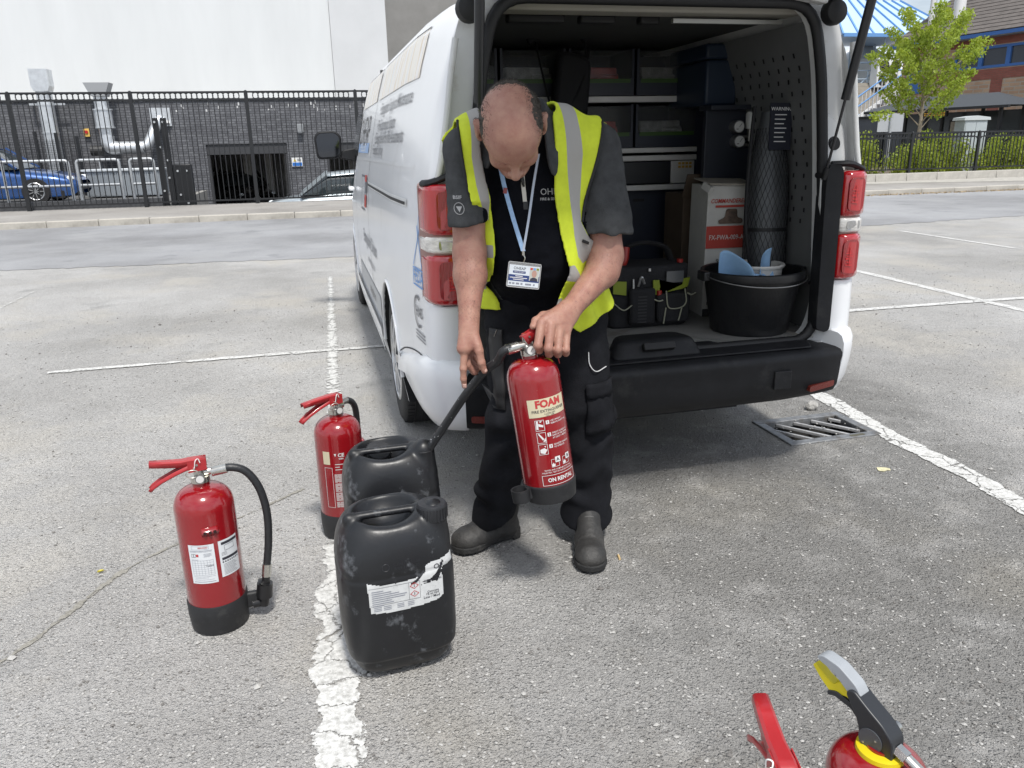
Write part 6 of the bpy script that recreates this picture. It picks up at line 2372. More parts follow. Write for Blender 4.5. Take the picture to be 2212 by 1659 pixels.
b.add([f2(-.036, .341), f2(-.028, .341), f2(-.032, .330)], [(0, 2, 1)])
b.build('triangle_mark', PRW, t)
f = cylmap(r, R(72), .0)
part('bracket_tab', XRED, t, lambda b: b.grid(9, 3, lambda u, v: tuple(np.array(f(-.022 + .044 * u, .335 + .026 * v)) * np.array((1 + .11 * (.3 < v < .8), 1 + .11 * (.3 < v < .8), 1)))), smooth=30, solid=.002)

# --- the one in the man's hand
HELD_B, HELD_T = Vector((.577, 2.088, .350)), Vector((.526, 2.118, .768))
ax = (HELD_T - HELD_B).normalized()
xx = (Vector((1, .18, 0)) - ax * Vector((1, .18, 0)).dot(ax)).normalized()
yy = ax.cross(xx)
HM = Matrix((xx, yy, ax)).transposed()
t = thing('fire_extinguisher', 'red foam fire extinguisher held by the man, base tilted off the ground', 'fire extinguisher', HELD_B, group='red fire extinguishers')
t.rotation_euler = HM.to_euler()
r = ext_body(t, r=.0775, hb=.060, hs=.368, hd=.430, neck=.444)
part('nozzle_holder', BASEB, t, lambda b: (b.lathe([(.024, .022), (.026, .022), (.028, .060), (.024, .060), (.023, .024)], 24, (-.103, -.02, 0), cap=False), b.rng(-.085, -.06, -.03, -.01, .024, .058)), smooth=35)
VZ = .444
v = part('valve', CHROME, t, lambda b: (b.cyl((0, 0, VZ - .004), (0, 0, VZ + .012), .0255, n=24), b.cyl((0, 0, VZ + .012), (0, 0, VZ + .05), .015, n=20), b.cyl((-.035, 0, VZ + .026), (.01, 0, VZ + .026), .0125, n=14)), smooth=40)
part('gauge', mat('gauge_rim', (.25, .25, .25)), v, lambda b: b.cyl((-.006, -.012, VZ + .014), (-.008, -.033, VZ + .014), .0145, n=22), smooth=40)
part('gauge_dial', mat('gauge_face', (.62, .62, .60)), v, lambda b: b.cyl((-.008, -.0332, VZ + .014), (-.008, -.0345, VZ + .014), .012, n=22))
part('gauge_needle', INK, v, lambda b: b.bar((-.010, -.0352, VZ + .010), (-.004, -.0352, VZ + .019), .002, .001))
# squeezed lever pair, leading right into the hand
lv = [(-.018, 0, VZ + .052), (.0, 0, VZ + .060), (.035, 0, VZ + .074), (.075, .004, VZ + .082), (.11, .006, VZ + .083)]
part('top_lever', XRED2, t, lambda b: channel(b, lv, .030, .028), smooth=35, solid=.002)
part('carry_handle', XRED2, t, lambda b: channel(b, [(-.008, 0, VZ + .046), (.03, 0, VZ + .052), (.07, .004, VZ + .046), (.11, .006, VZ + .036)], .028, .012, False), smooth=35, solid=.002)
part('rivet', CHROME, t, lambda b: b.cyl((.0, -.019, VZ + .05), (.0, .019, VZ + .05), .0035, n=10))
part('safety_strap', XRED2, t, lambda b: b.tube(smooth_path([(.03, -.02, VZ + .03), (.045, -.03, VZ + .005), (.07, -.03, .425), (.075, -.03, .40)], 6), .0016, 6), smooth=60)
f1, f2, f3 = cylmap(r, R(-3), .0008), cylmap(r, R(-3), .0013), cylmap(r, R(-3), .0018)
lb = part('foam_label', CREAM, t, lambda b: patch(b, -.056, .066, .272, .325, f1, 16))
for nm, tx, x, z, sz, bd, m in (('lettering', 'FOAM', .006, .309, .0295, .05, INKR), ('lettering', 'FIRE EXTINGUISHER', .006, .2885, .0118, .012, INK), ('lettering', '6 LITRE AFFF', .006, .2795, .0062, .01, INK), ('lettering', '21A   144B', .006, .2742, .0055, .01, INK)):
    b = MB()
    letter(b, tx, x, z, sz, f2, bd)
    b.build(nm, m, lb)
for z, n_, l1 in ((.258, '1', ('USE UPRIGHT', 'REMOVE SAFETY PIN')), (.221, '2', ('DIRECT NOZZLE AT', 'BASE OF FIRE FROM', 'AT LEAST 1 METRE')), (.186, '3', ('SQUEEZE HANDLES', 'TO OPERATE'))):
    pic = part('instruction_picture', PRW, t, lambda b: outline(b, -.042, -.016, z - .026, z + .006, .0012, f2, 3))
    if n_ == '1':
        pp = [[(-.040, -.02), (-.034, -.022), (-.033, .004), (-.038, .004)], [(-.033, -.012), (-.02, -.016), (-.019, -.010), (-.033, -.004)], [(-.028, -.002), (-.021, .002), (-.028, .004)]]
    elif n_ == '2':
        pp = [[(-.038, .002), (-.035, .004), (-.022, -.014), (-.026, -.018)], [(-.026, -.022), (-.018, -.022), (-.018, -.010)]]
    else:
        pp = [[(-.038, -.02), (-.026, -.024), (-.018, -.012), (-.026, -.006), (-.038, -.010)], [(-.025, .0), (-.02, .0), (-.0225, -.005)]]
    for p_ in pp:
        part('pictogram', PRW, pic, lambda b: b.add([f2(x, z + y) for x, y in p_], [tuple(range(len(p_)))]))
    nb = part('number_box', PRW, t, lambda b: patch(b, -.011, -.001, z - .009, z + .002, f2, 2))
    part('number', XRED, nb, lambda b: letter(b, n_, -.006, z - .0036, .010, f3, .02))
    for k, tx in enumerate(l1):
        part('lettering', PRW, t, lambda b: letter(b, tx, .003, z - .001 - k * .0075, .0066, f2, .008, 'LEFT', 1.0, 0, .93))
for x, ch in ((-.012, 'A'), (.024, 'B')):
    pc = part('fire_class', PRW, t, lambda b: (outline(b, x, x + .024, .118, .142, .0011, f2, 3)))
    part('class_box', PRW, pc, lambda b: patch(b, x + .012, x + .028, .131, .148, f3, 2))
    part('class_letter', INK, pc, lambda b: letter(b, ch, x + .020, .1393, .0135, cylmap(r, R(-3), .0024), .03))
    part('pictogram', PRW, pc, lambda b: b.add([f2(x + a, .120 + c) for a, c in ((.002, .0), (.010, .0), (.0115, .008), (.008, .006), (.006, .012), (.003, .006), (.001, .008))], [tuple(range(7))]))
for k, tx in enumerate(('TESTED AND COMPLIES WITH THE', 'DIELECTRIC TEST OF CLAUSE 9 OF EN3-7')):
    part('lettering', PRW, t, lambda b: letter(b, tx, .008, .1105 - k * .0072, .0060, f2, .008, 'CENTER', 1.0, 0, .93))
rn = part('rental_frame', PRW, t, lambda b: outline(b, -.045, .068, .064, .096, .0014, f2, 14))
part('lettering', PRW, rn, lambda b: letter(b, 'ON RENTAL', .012, .080, .0165, f2, .03, 'CENTER', 1.0, 0, .9))
for k in range(9):
    part('side_print', PRW, t, lambda b: patch(b, .090, .0925 + .003 * (k % 3), .15 + k * .021, .158 + k * .021, f2, 1))
HELD = t
bpy.context.view_layer.update()
HW_ = HELD.matrix_basis.copy()

# --- foreground pair at the bottom edge
t = thing('fire_extinguisher', 'red fire extinguisher with plain red levers at the bottom edge of the picture', 'fire extinguisher', (.555, .79, 0), R(-78), group='red fire extinguishers')
ext_body(t, hs=.385, hd=.448, neck=.466)
FGR = XRED2
levers(t, .466, R(-25), up=.05)
hose(t, [(.045, .02, .488), (.08, .03, .49), (.11, .03, .45), (.115, .03, .3), (.11, .02, .15)])
t = thing('fire_extinguisher', 'red fire extinguisher with grey and yellow arched handle at bottom right', 'fire extinguisher', (.80, .895, 0), R(112), group='red fire extinguishers')
XB = ext_body(t, r=.080, hs=.355, hd=.408, neck=.420)
part('yellow_collar', mat('collar_yellow', (.65, .52, .01), .4), t, lambda b: b.lathe([(.036, .404), (.039, .407), (.038, .414), (.03, .416)], 28), smooth=40)
HB = mat('handle_black', (.020, .022, .026), .4)


def ext(b, poly, w):
    k = .70
    b.prism(poly, lambda x, z: (x * k, -w * .42, Zh + (z - Zh) * k), lambda x, z: (x * k, w * .42, Zh + (z - Zh) * k))


Zh = .416
part('valve_housing', HB, t, lambda b: ext(b, rounded([(-.040, Zh - .012), (.040, Zh - .012), (.046, Zh + .03), (.058, Zh + .062), (.090, Zh + .105), (.072, Zh + .122), (.030, Zh + .094), (-.008, Zh + .072), (-.036, Zh + .045)], .014, 5), .042), bevel=.010, seg=3, fix=True)
part('grey_grip', mat('grip_grey', (.32, .34, .36), .5, var=.06, vs=20), t, lambda b: ext(b, rounded([(.050, Zh + .105), (.076, Zh + .094), (.130, Zh + .134), (.165, Zh + .142), (.176, Zh + .150), (.160, Zh + .162), (.115, Zh + .156), (.068, Zh + .130)], .010, 5), .030), bevel=.009, seg=3, fix=True)
part('black_lever', HB, t, lambda b: ext(b, rounded([(.040, Zh + .030), (.075, Zh + .062), (.120, Zh + .070), (.138, Zh + .062), (.140, Zh + .074), (.118, Zh + .084), (.070, Zh + .076), (.036, Zh + .052)], .006, 4), .026), bevel=.004, fix=True)
part('yellow_lever', mat('lever_yellow', (.72, .60, .01), .4), t, lambda b: ext(b, rounded([(.046, Zh + .062), (.090, Zh + .084), (.136, Zh + .074), (.160, Zh + .092), (.186, Zh + .118), (.180, Zh + .126), (.150, Zh + .106), (.126, Zh + .096), (.112, Zh + .114), (.076, Zh + .094)], .004, 4), .020), bevel=.003, fix=True)
part('side_cover', mat('cover_grey', (.07, .075, .085), .45), t, lambda b: b.cyl((.010, -.0195, Zh + .014), (.010, .0195, Zh + .014), .020, n=28), smooth=40)
part('screw', CHROME, t, lambda b: (b.cyl((.0, -.0215, Zh + .02), (.0, .0215, Zh + .02), .002, n=8), b.cyl((.02, -.0215, Zh + .006), (.02, .0215, Zh + .006), .002, n=8)))
part('outlet', CHROME, t, lambda b: (b.cyl((-.024, 0, Zh + .012), (-.042, 0, Zh + .006), .012, n=6), b.cyl((-.042, 0, Zh + .006), (-.085, 0, Zh - .012), .010, n=18)), smooth=40)
part('plug', CHROME, t, lambda b: b.cyl((0, -.015, Zh + .018), (0, -.042, Zh + .018), .0105, n=18), smooth=40)

# ================================================================== BLACK DRUMS
JB = mat('drum_plastic', (.009, .0097, .0115), .40, var=.3, vs=7, rvar=.1, bump=.05, bs=60, dirt=(.16, .17, .185), ds=11, dlo=.575, dhi=.74)
JC = mat('drum_cap', (.018, .019, .022), .5, var=.3, vs=20, bump=.1, bs=120)


def drum_field():
    F = Field((-.17, -.15, -.01), (.17, .15, .50), .0045)
    F.ell((0, 0, .195), (.150, .126, .196), 0, p=4.6)
    F.ell((0, .006, .335), (.143, .118, .112), .02, p=2.9)
    F.cone((.102, -.052, .36), (.102, -.052, .425), .040, .036, .012)
    # handle well with the grip across it
    F.ell((-.018, .000, .470), (.092, .078, .095), .010, cut=True)
    F.ell((-.012, -.06, .485), (.100, .075, .062), .020, cut=True)
    F.cone((-.11, -.018, .432), (.080, -.018, .430), .0125, .0125, .008, sq=((0, 0, 1), .8))
    F.cone((-.112, -.018, .425), (-.09, -.018, .40), .016, .02, .012)
    F.cone((.080, -.018, .430), (.078, -.010, .39), .013, .016, .010)
    X, Y, Z = F.pts((slice(None),) * 3)
    F.F += (.005 * np.clip((.072 - Z) / .004, 0, 1)).astype(np.float32)
    F.F += (.0022 * np.exp(-((Z - .302) / .006) ** 2)).astype(np.float32)
    return F


DF = drum_field()
DV, DQ = DF.net()
DV = relax(DV, DQ, 1, .4)
DME = mesh_np('drum_body', DV, DQ)


def on_front(F, u, v, off=.0012):
    y = -.149
    while y < 0 and F.sample(np.array((u, y, v))) > 0:
        y += .003
    lo, hi = y - .003, y
    for _ in range(8):
        m_ = (lo + hi) / 2
        if F.sample(np.array((u, m_, v))) > 0:
            lo = m_
        else:
            hi = m_
    return (u, lo - off, v)


def in_poly(x, y, P):
    c = False
    j = len(P) - 1
    for i in range(len(P)):
        if (P[i][1] > y) != (P[j][1] > y) and x < (P[j][0] - P[i][0]) * (y - P[i][1]) / (P[j][1] - P[i][1]) + P[i][0]:
            c = not c
        j = i
    return c


def drum(lab, loc, rz, cap):
    t = thing('plastic_drum', lab, 'drum', loc, rz, group='black plastic drums')
    t.scale = (1, 1, 1.04)
    link('drum_body', DME, JB if not DME.materials else None, t)
    if cap:
        b = MB()
        b.lathe([(.036, .408), (.039, .412), (.039, .446), (.036, .452), (.012, .4525), (.010, .4545), (.001, .4545)], 40, (.102, -.052, 0))
        for k in range(26):
            a = k * 2 * math.pi / 26
            b.box((.102 + .0395 * math.cos(a), -.052 + .0395 * math.sin(a), .430), (.003, .004, .030), (0, 0, a))
        b.build('screw_cap', JC, t, smooth=35)
    else:
        b = MB()
        b.lathe([(.034, .40), (.034, .435), (.031, .437), (.028, .435), (.028, .40)], 36, (.102, -.052, 0), cap=False)
        for z in (.410, .420, .429):
            b.tube([(.102 + .0345 * math.cos(a), -.052 + .0345 * math.sin(a), z) for a in np.linspace(0, 6.283, 30)[:-1]], .0018, 5, closed=True)
        b.build('open_neck', JC, t, smooth=40)
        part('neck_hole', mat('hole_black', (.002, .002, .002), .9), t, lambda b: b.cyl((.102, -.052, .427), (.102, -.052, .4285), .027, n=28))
    return t


d1 = drum('black plastic drum with a torn white label and screw cap, nearest the camera', (.088, 1.925, 0), R(7), True)
fd = lambda u, v: on_front(DF, u, v)
LBL = [(-.093, .297), (-.06, .288), (-.02, .286), (.03, .290), (.058, .298), (.060, .318), (.074, .324), (.10, .326), (.135, .332), (.137, .308), (.106, .304), (.100, .292), (.104, .28), (.104, .228), (.09, .219), (.04, .212), (-.02, .209), (-.07, .212), (-.088, .216)]
HOL = [[(.018, .278), (.034, .286), (.048, .300), (.052, .296), (.036, .278), (.022, .274)], [(.05, .276), (.075, .282), (.094, .300), (.105, .322), (.110, .320), (.098, .286), (.09, .268), (.084, .272), (.070, .274)], [(.043, .268), (.07, .276), (.07, .271)]]
lab = part('torn_label', mat('torn_paper', (.55, .56, .56), .6, var=.1, vs=40, dirt=(.2, .2, .2), ds=25, dlo=.58, dhi=.75), d1,
           lambda b: b.grid(100, 52, lambda u, v: fd(-.095 + .235 * u, .207 + .128 * v), keep=lambda u, v: in_poly(-.095 + .235 * u, .207 + .128 * v, LBL) and not any(in_poly(-.095 + .235 * u, .207 + .128 * v, h) for h in HOL)))
f4 = lambda u, v: on_front(DF, u, v, .0020)
b = MB()
for k in range(8):
    z = .272 - k * .0056
    patch(b, -.083, -.083 + (.03, .05, .07, .09, .085, .05, .055, .03)[k], z, z + .0022, f4, 6)
for k in range(4):
    for x0, x1 in ((-.08, -.06), (-.055, -.035), (-.02, -.002), (.008, .025)):
        if k < 3:
            patch(b, x0, x1, .2285 - k * .0045, .2302 - k * .0045, f4, 2)
tag(b.build('small_print', INKG, lab), kind='stuff')
for args in ((-.09, .042, .2815, .2822), (-.088, .042, .2345, .2352), (.0125, .0132, .2345, .2815), (.0415, .0422, .2345, .2815)):
    part('ruled_line', INK, lab, lambda b: patch(b, *args, f4, 8))
for tx, x, z, sz in (('Low / Mod', .072, .231, .010), ('Concrete', .076, .246, .008), ('1% on Hyd', .074, .2395, .008), ('AFFF', .089, .286, .009), ('FOAM CONC', .078, .277, .008)):
    part('lettering', INK, lab, lambda b: letter(b, tx, x, z, sz, f4, .012))
part('lettering', INK, lab, lambda b: letter(b, 'OF', .094, .309, .020, f4, .01))
for z in (.271, .249):
    part('hazard_diamond', INKR, lab, lambda b: [b.add([f4(.027 + x0, z + z0), f4(.027 + x1, z + z1), f4(.027 + x1 * .8, z + z1 * .8), f4(.027 + x0 * .8, z + z0 * .8)], [(0, 1, 2, 3)]) for (x0, z0), (x1, z1) in (((-.012, 0), (0, .009)), ((0, .009), (.012, 0)), ((.012, 0), (0, -.009)), ((0, -.009), (-.012, 0)))])
    part('hazard_symbol', INK, lab, lambda b: patch(b, .0262, .0278, z - .004, z + .004, f4, 1))
em = mat('drum_emboss', (.022, .023, .027), .35)
for tx, z in (('S-1H1/Y1.9/150', .336), ('B/09 11-10030', .3255)):
    part('embossed_lettering', em, d1, lambda b: letter(b, tx, .012, z, .011, f4, .004))
part('embossed_lettering', em, d1, lambda b: b.tube([on_front(DF, -.042 + .009 * math.cos(a), .331 + .009 * math.sin(a), .0004) for a in np.linspace(0, 6.28, 18)[:-1]], .0009, 4, closed=True))
d2 = drum('open black plastic drum behind, taking the hose', (.117, 2.375, 0), R(5), False)
t = thing('drum_cap', 'loose black screw cap lying in the handle well of the rear drum', 'cap', (.085, 2.405, .412), rot=(R(30), R(4), R(5)))
part('cap', JC, t, lambda b: (b.lathe([(.038, 0), (.041, .003), (.041, .02), (.037, .026), (.008, .0265), (.006, .0285), (.001, .0285)], 40), [b.box((.0415 * math.cos(k * .2417), .0415 * math.sin(k * .2417), .012), (.0025, .004, .018), (0, 0, k * .2417)) for k in range(26)]), smooth=35)

# ================================================================== THE MAN
MAN = thing('person', 'man in a yellow hi-vis vest and dark work clothes bending over a fire extinguisher', 'person', (.66, 2.42, 0))
ML = Vector((.66, 2.42, 0))


def put(name, V, Q, m, parent=MAN, mi=None, base=ML):
    me = mesh_np(name, np.asarray(V) - np.array(base), np.asarray(Q), True, mi)
    return link(name, me, m, parent)


def skin_material():
    m = mat('skin', (.40, .222, .16), .5, var=.5, vs=26, col2=(.295, .13, .098), bump=.22, bs=240, detail=10)
    b = m.node_tree.nodes['Principled BSDF']
    b.inputs['Subsurface Weight'].default_value = .12
    b.inputs['Subsurface Radius'].default_value = (.012, .005, .003)
    return m


SKIN = skin_material()
HAIRM = mat('short_hair', (.085, .075, .063), .7, var=.5, vs=90, col2=(.03, .026, .022), spec=.2)

# ---- head frame: r to the picture's right, f where the face looks, u through the crown
HC = np.array((.492, 2.160, 1.402))
hp, hy = R(60), R(-14)
f_ = np.array((math.sin(hy) * math.cos(hp), -math.cos(hy) * math.cos(hp), -math.sin(hp)))
r_ = np.array((math.cos(hy), math.sin(hy), 0.0))
u_ = np.cross(f_, -r_)
u_ = u_ / np.linalg.norm(u_)
if u_[1] > 0:
    u_ = -u_
tilt = R(-5)
r_, f_ = r_ * math.cos(tilt) + f_ * math.sin(tilt), f_ * math.cos(tilt) - r_ * math.sin(tilt)
HR = np.stack([r_, f_, u_], 1)


def hd(r, f, u):
    return HC + HR @ np.array((r, f, u))


H = Field((.36, 1.99, 1.22), (.70, 2.42, 1.56), .0036)
H.ell(hd(0, -.012, .018), (.083, .103, .092), 0, HR)
H.ell(hd(0, .022, .014), (.073, .082, .080), .02, HR)
H.ell(hd(0, .028, -.05), (.060, .062, .080), .025, HR)
H.ell(hd(0, .055, -.095), (.040, .040, .035), .02, HR)
for s in (-1, 1):
    H.cone(hd(.008 * s, .088, .000), hd(.046 * s, .072, .004), .012, .010, .016)
    H.ell(hd(.040 * s, .062, -.045), (.024, .022, .02), .02, HR)
    H.ell(hd(.031 * s, .098, -.018), (.017, .012, .011), .010, HR, cut=True)
    H.ell(hd(.031 * s, .083, -.018), (.012, .011, .010), .002, HR)
    # ear
    e0 = hd(.077 * s, -.018, -.012)
    H.cone(hd(.080 * s, -.014, .012), hd(.092 * s, -.020, .016), .011, .009, .006)
    H.ell(hd(.091 * s, -.014, -.008), (.0095, .021, .034), .006, HR)
    H.cone(hd(.083 * s, -.002, -.034), hd(.084 * s, -.006, -.040), .009, .007, .006)
    H.ell(hd(.099 * s, -.008, -.004), (.006, .010, .017), .004, HR, cut=True)
H.cone(hd(0, .088, -.006), hd(0, .112, -.044), .0095, .012, .012)
H.ell(hd(0, .114, -.048), (.014, .013, .012), .006, HR)
for s in (-1, 1):
    H.ell(hd(.013 * s, .103, -.052), (.009, .010, .008), .005, HR)
H.cone(hd(-.022, .088, -.082), hd(.022, .088, -.082), .007, .007, .008)
H.cone(hd(-.020, .086, -.094), hd(.020, .086, -.094), .007, .007, .006)
# neck
H.cone(hd(0, -.035, -.06), (.575, 2.34, 1.385), .058, .066, .03)
HVv, HQ = H.net()

# ---- arms and hands
A1 = Field((.26, 2.08, .66), (.47, 2.42, 1.40), .0030)
A1.cone((.398, 2.335, 1.335), (.388, 2.285, 1.06), .055, .046, 0)
A1.cone((.388, 2.285, 1.06), (.383, 2.26, 1.00), .047, .048, .02)
A1.cone((.383, 2.26, 1.00), (.366, 2.205, .885), .045, .029, .02)
A1.cone((.366, 2.205, .885), (.362, 2.195, .86), .029, .027, .01, sq=((.3, 1, 0), .82))
# back of the hand
A1.cone((.362, 2.194, .862), (.345, 2.172, .805), .025, .022, .012, sq=((1, .5, 0), 1.15))
A1.cone((.364, 2.200, .860), (.358, 2.196, .800), .023, .020, .010)
A1.cone((.370, 2.185, .852), (.380, 2.160, .812), .017, .014, .012)
CH1 = [
    [((.343, 2.168, .803), .0115), ((.336, 2.158, .748), .0100), ((.3355, 2.160, .717), .0088), ((.338, 2.166, .692), .0075)],       # index, straight down
    [((.352, 2.185, .797), .0115), ((.352, 2.180, .752), .0100), ((.372, 2.186, .728), .0092), ((.392, 2.192, .722), .0082)],       # middle, curled behind the hose
    [((.361, 2.200, .796), .0110), ((.362, 2.205, .758), .0098), ((.382, 2.207, .735), .0090), ((.402, 2.204, .734), .0080)],
    [((.368, 2.213, .800), .0100), ((.372, 2.224, .768), .0088), ((.390, 2.225, .750), .0080), ((.406, 2.219, .750), .0070)],
    [((.372, 2.176, .838), .0150), ((.383, 2.156, .798), .0125), ((.388, 2.149, .764), .0108), ((.396, 2.150, .738), .0088)],       # thumb on top of the hose
]
A2 = Field((.50, 2.02, .755), (.92, 2.44, 1.40), .0032)
A2.cone((.80, 2.355, 1.335), (.812, 2.300, 1.03), .062, .053, 0)
A2.cone((.812, 2.300, 1.03), (.795, 2.278, .985), .052, .050, .02)
A2.cone((.795, 2.275, .99), (.665, 2.165, .905), .049, .031, .02)
A2.cone((.665, 2.165, .905), (.645, 2.150, .893), .030, .028, .01)
A2.cone((.645, 2.150, .893), (.600, 2.115, .872), .029, .027, .014, sq=((.5, -.3, -.8), 1.2))
A2.cone((.648, 2.150, .885), (.622, 2.112, .848), .026, .022, .012)
A2.cone((.640, 2.146, .900), (.572, 2.112, .884), .024, .019, .012)
CH2 = [
    [((.556, 2.103, .880), .0140), ((.536, 2.073, .822), .0118), ((.546, 2.095, .802), .0105), ((.566, 2.118, .808), .0090)],
    [((.581, 2.097, .872), .0145), ((.565, 2.068, .812), .0122), ((.573, 2.090, .790), .0108), ((.588, 2.116, .798), .0092)],
    [((.606, 2.097, .858), .0140), ((.593, 2.070, .806), .0118), ((.600, 2.092, .787), .0104), ((.610, 2.117, .797), .0088)],
    [((.628, 2.103, .842), .0125), ((.619, 2.077, .802), .0106), ((.625, 2.096, .787), .0094), ((.631, 2.117, .797), .0080)],
    [((.610, 2.135, .896), .0150), ((.570, 2.140, .890), .0130), ((.545, 2.128, .880), .0115), ((.532, 2.112, .868), .0095)],
]
for A, CH in ((A1, CH1), (A2, CH2)):
    for ch in CH:
        G = Field.__new__(Field)
        G.lo, G.h, G.g, G.F = A.lo, A.h, A.g, np.full(A.F.shape, 1e3, np.float32)
        for (p0, r0), (p1, r1) in zip(ch[:-1], ch[1:]):
            G.cone(p0, p1, r0, r1, .003)
        for p0, r0 in ch[1:3]:
            G.ell(p0, (r0 * 1.06,) * 3, .004)
        A.blend((slice(None),) * 3, G.F, .0045)
# nails
nails = MB()
for p, d_, n_ in (((.398, 2.1415, .743), (.35, 0, -.9), (.2, -1, .25)), ((.3365, 2.1525, .697), (.1, .2, -1), (-.3, -1, .0))):
    d_, n_ = Vector(d_).normalized(), Vector(n_).normalized()
    s_ = d_.cross(n_).normalized()
    nails.grid(5, 5, lambda u, v: tuple(Vector(p) + s_ * (.0115 * (u - .5)) + d_ * (.013 * (v - .5)) - n_ * (.006 * (u - .5) ** 2 * 4 * .5) - Vector(ML)))
V1, Q1 = A1.net()
V2, Q2 = A2.net()
# hidden trunk that ties head and arms into one body
B0 = Field((.33, 2.18, .80), (.90, 2.66, 1.50), .012)
B0.cone((.66, 2.49, .86), (.60, 2.40, 1.20), .11, .12, 0, sq=((1, 0, 0), 1.25))
B0.cone((.60, 2.40, 1.20), (.59, 2.37, 1.34), .115, .09, .03, sq=((1, 0, 0), 1.45))
B0.cone((.40, 2.345, 1.34), (.80, 2.36, 1.34), .045, .045, .03)
VB, QB = B0.net()
VV, QQ, off = [], [], 0
for v, q in ((HVv, HQ), (V1, Q1), (V2, Q2), (VB, QB)):
    VV.append(relax(v, q, 1, .4))
    QQ.append(q + off)
    off += len(v)
body_o = put('body', np.concatenate(VV), np.concatenate(QQ), SKIN)
nails.build('fingernails', mat('nail', (.56, .36, .30), .3), MAN, smooth=60, solid=.0008)

# ---- hair: short at sides and back, bald crown
X, Y, Z = H.pts((slice(None),) * 3)
L_ = np.stack([X - HC[0], Y - HC[1], Z - HC[2]], -1) @ HR
r3, f3_, u3 = L_[..., 0], L_[..., 1], L_[..., 2]
nz = .011 * vnoise(np.stack([r3, f3_, u3], -1), 120, 2)
back = f3_ + .072 - .020 * (u3 < .02) + nz
sidev = np.maximum(np.where(r3 > 0, .052 + .25 * np.clip(f3_, 0, .05), .069) - np.abs(r3) + nz, np.maximum(f3_ - .034 - .30 * (u3 - .02), -.055 - u3))
sidev = np.maximum(sidev, f3_ - .045)
region = np.minimum(back, sidev)
region = np.maximum(region, -(u3 + .075))
ear = np.minimum(*[np.sqrt((r3 - .092 * s) ** 2 + (f3_ + .012) ** 2 + (u3 + .008) ** 2 * .45) - .024 for s in (-1, 1)])
region = np.maximum(region, -ear)
shell = np.maximum(np.abs(H.F + .001) - (.0008 + .0042 * np.clip(-region / .026, 0, 1)), region)
HVh, HQh = H.net(shell)
HVh = relax(HVh, HQh, 1, .5)
g = H.grad(HVh)
strV, strF = HVh.tolist(), HQh.tolist()
sel = np.random.choice(len(HVh), 14000)
for i in sel:
    p, n = HVh[i], g[i]
    if H.sample(p) < .002:
        continue
    d = n * .45 + np.random.randn(3) * .35 - f_ * .3
    d /= np.linalg.norm(d)
    a = np.cross(d, np.random.randn(3))
    a *= .0006 / (np.linalg.norm(a) + 1e-9)
    l = random.uniform(.003, .007)
    b0 = len(strV)
    strV += [(p - a).tolist(), (p + a).tolist(), (p + d * l).tolist()]
    strF.append((b0, b0 + 1, b0 + 2))
# sparse hairs where the crop thins out towards the crown
ij = np.clip(np.round((HVv - H.lo) / H.h).astype(int), 0, np.array(H.F.shape) - 1)
rg = region[ij[:, 0], ij[:, 1], ij[:, 2]]
gv = H.grad(HVv)
for i in np.nonzero((rg > -.002) & (rg < .03))[0]:
    if random.random() > math.exp(-max(rg[i], 0) / .007) or ear[tuple(ij[i])] < 0:
        continue
    for _ in range(3):
        d = gv[i] * .35 + np.random.randn(3) * .4 - f_ * .3
        d /= np.linalg.norm(d)
        a = np.cross(d, np.random.randn(3))
        a *= .0004 / (np.linalg.norm(a) + 1e-9)
        p = HVv[i] + np.random.randn(3) * .0012
        b0 = len(strV)
        strV += [(p - a).tolist(), (p + a).tolist(), (p + d * random.uniform(.002, .005)).tolist()]
        strF.append((b0, b0 + 1, b0 + 2))
me = bpy.data.meshes.new('hair')
me.from_pydata((np.array(strV) - np.array(ML)).tolist(), [], strF)
me.update()
link('hair', me, HAIRM, MAN)
# stubble on the jaw and brows
b = MB()
for s in (-1, 1):
    b.tube([tuple(hd(s * x, .092 - .012 * (x / .045) ** 2, .008 - .004 * (x > .03)) - np.array(ML)) for x in (.012, .022, .032, .044)], [.005, .007, .006, .003], 6)
b.build('eyebrows', HAIRM, MAN, smooth=60)

# fine dark hair on the forearms
av, af = [], []
for A, V in ((A1, V1), (A2, V2)):
    ga = A.grad(V)
    lo_, hi_ = (.885, 1.06) if A is A1 else (.90, 1.05)
    idx_ = np.nonzero((V[:, 2] > lo_) & (V[:, 2] < hi_) & (V[:, 1] < 2.32))[0]
    for i in np.random.choice(idx_, 1500):
        p = V[i] + np.random.randn(3) * .001
        d = ga[i] * .35 + np.array((.1, -.1, -.8)) + np.random.randn(3) * .35
        d /= np.linalg.norm(d)
        a = np.cross(d, ga[i])
        a *= .00022 / (np.linalg.norm(a) + 1e-9)
        b0 = len(av)
        av += [(p - a).tolist(), (p + a).tolist(), (p + d * random.uniform(.005, .011)).tolist()]
        af.append((b0, b0 + 1, b0 + 2))
me = bpy.data.meshes.new('arm_hair')
me.from_pydata((np.array(av) - np.array(ML)).tolist(), [], af)
me.update()
tag(link('arm_hair', me, HAIRM, MAN), kind='stuff')

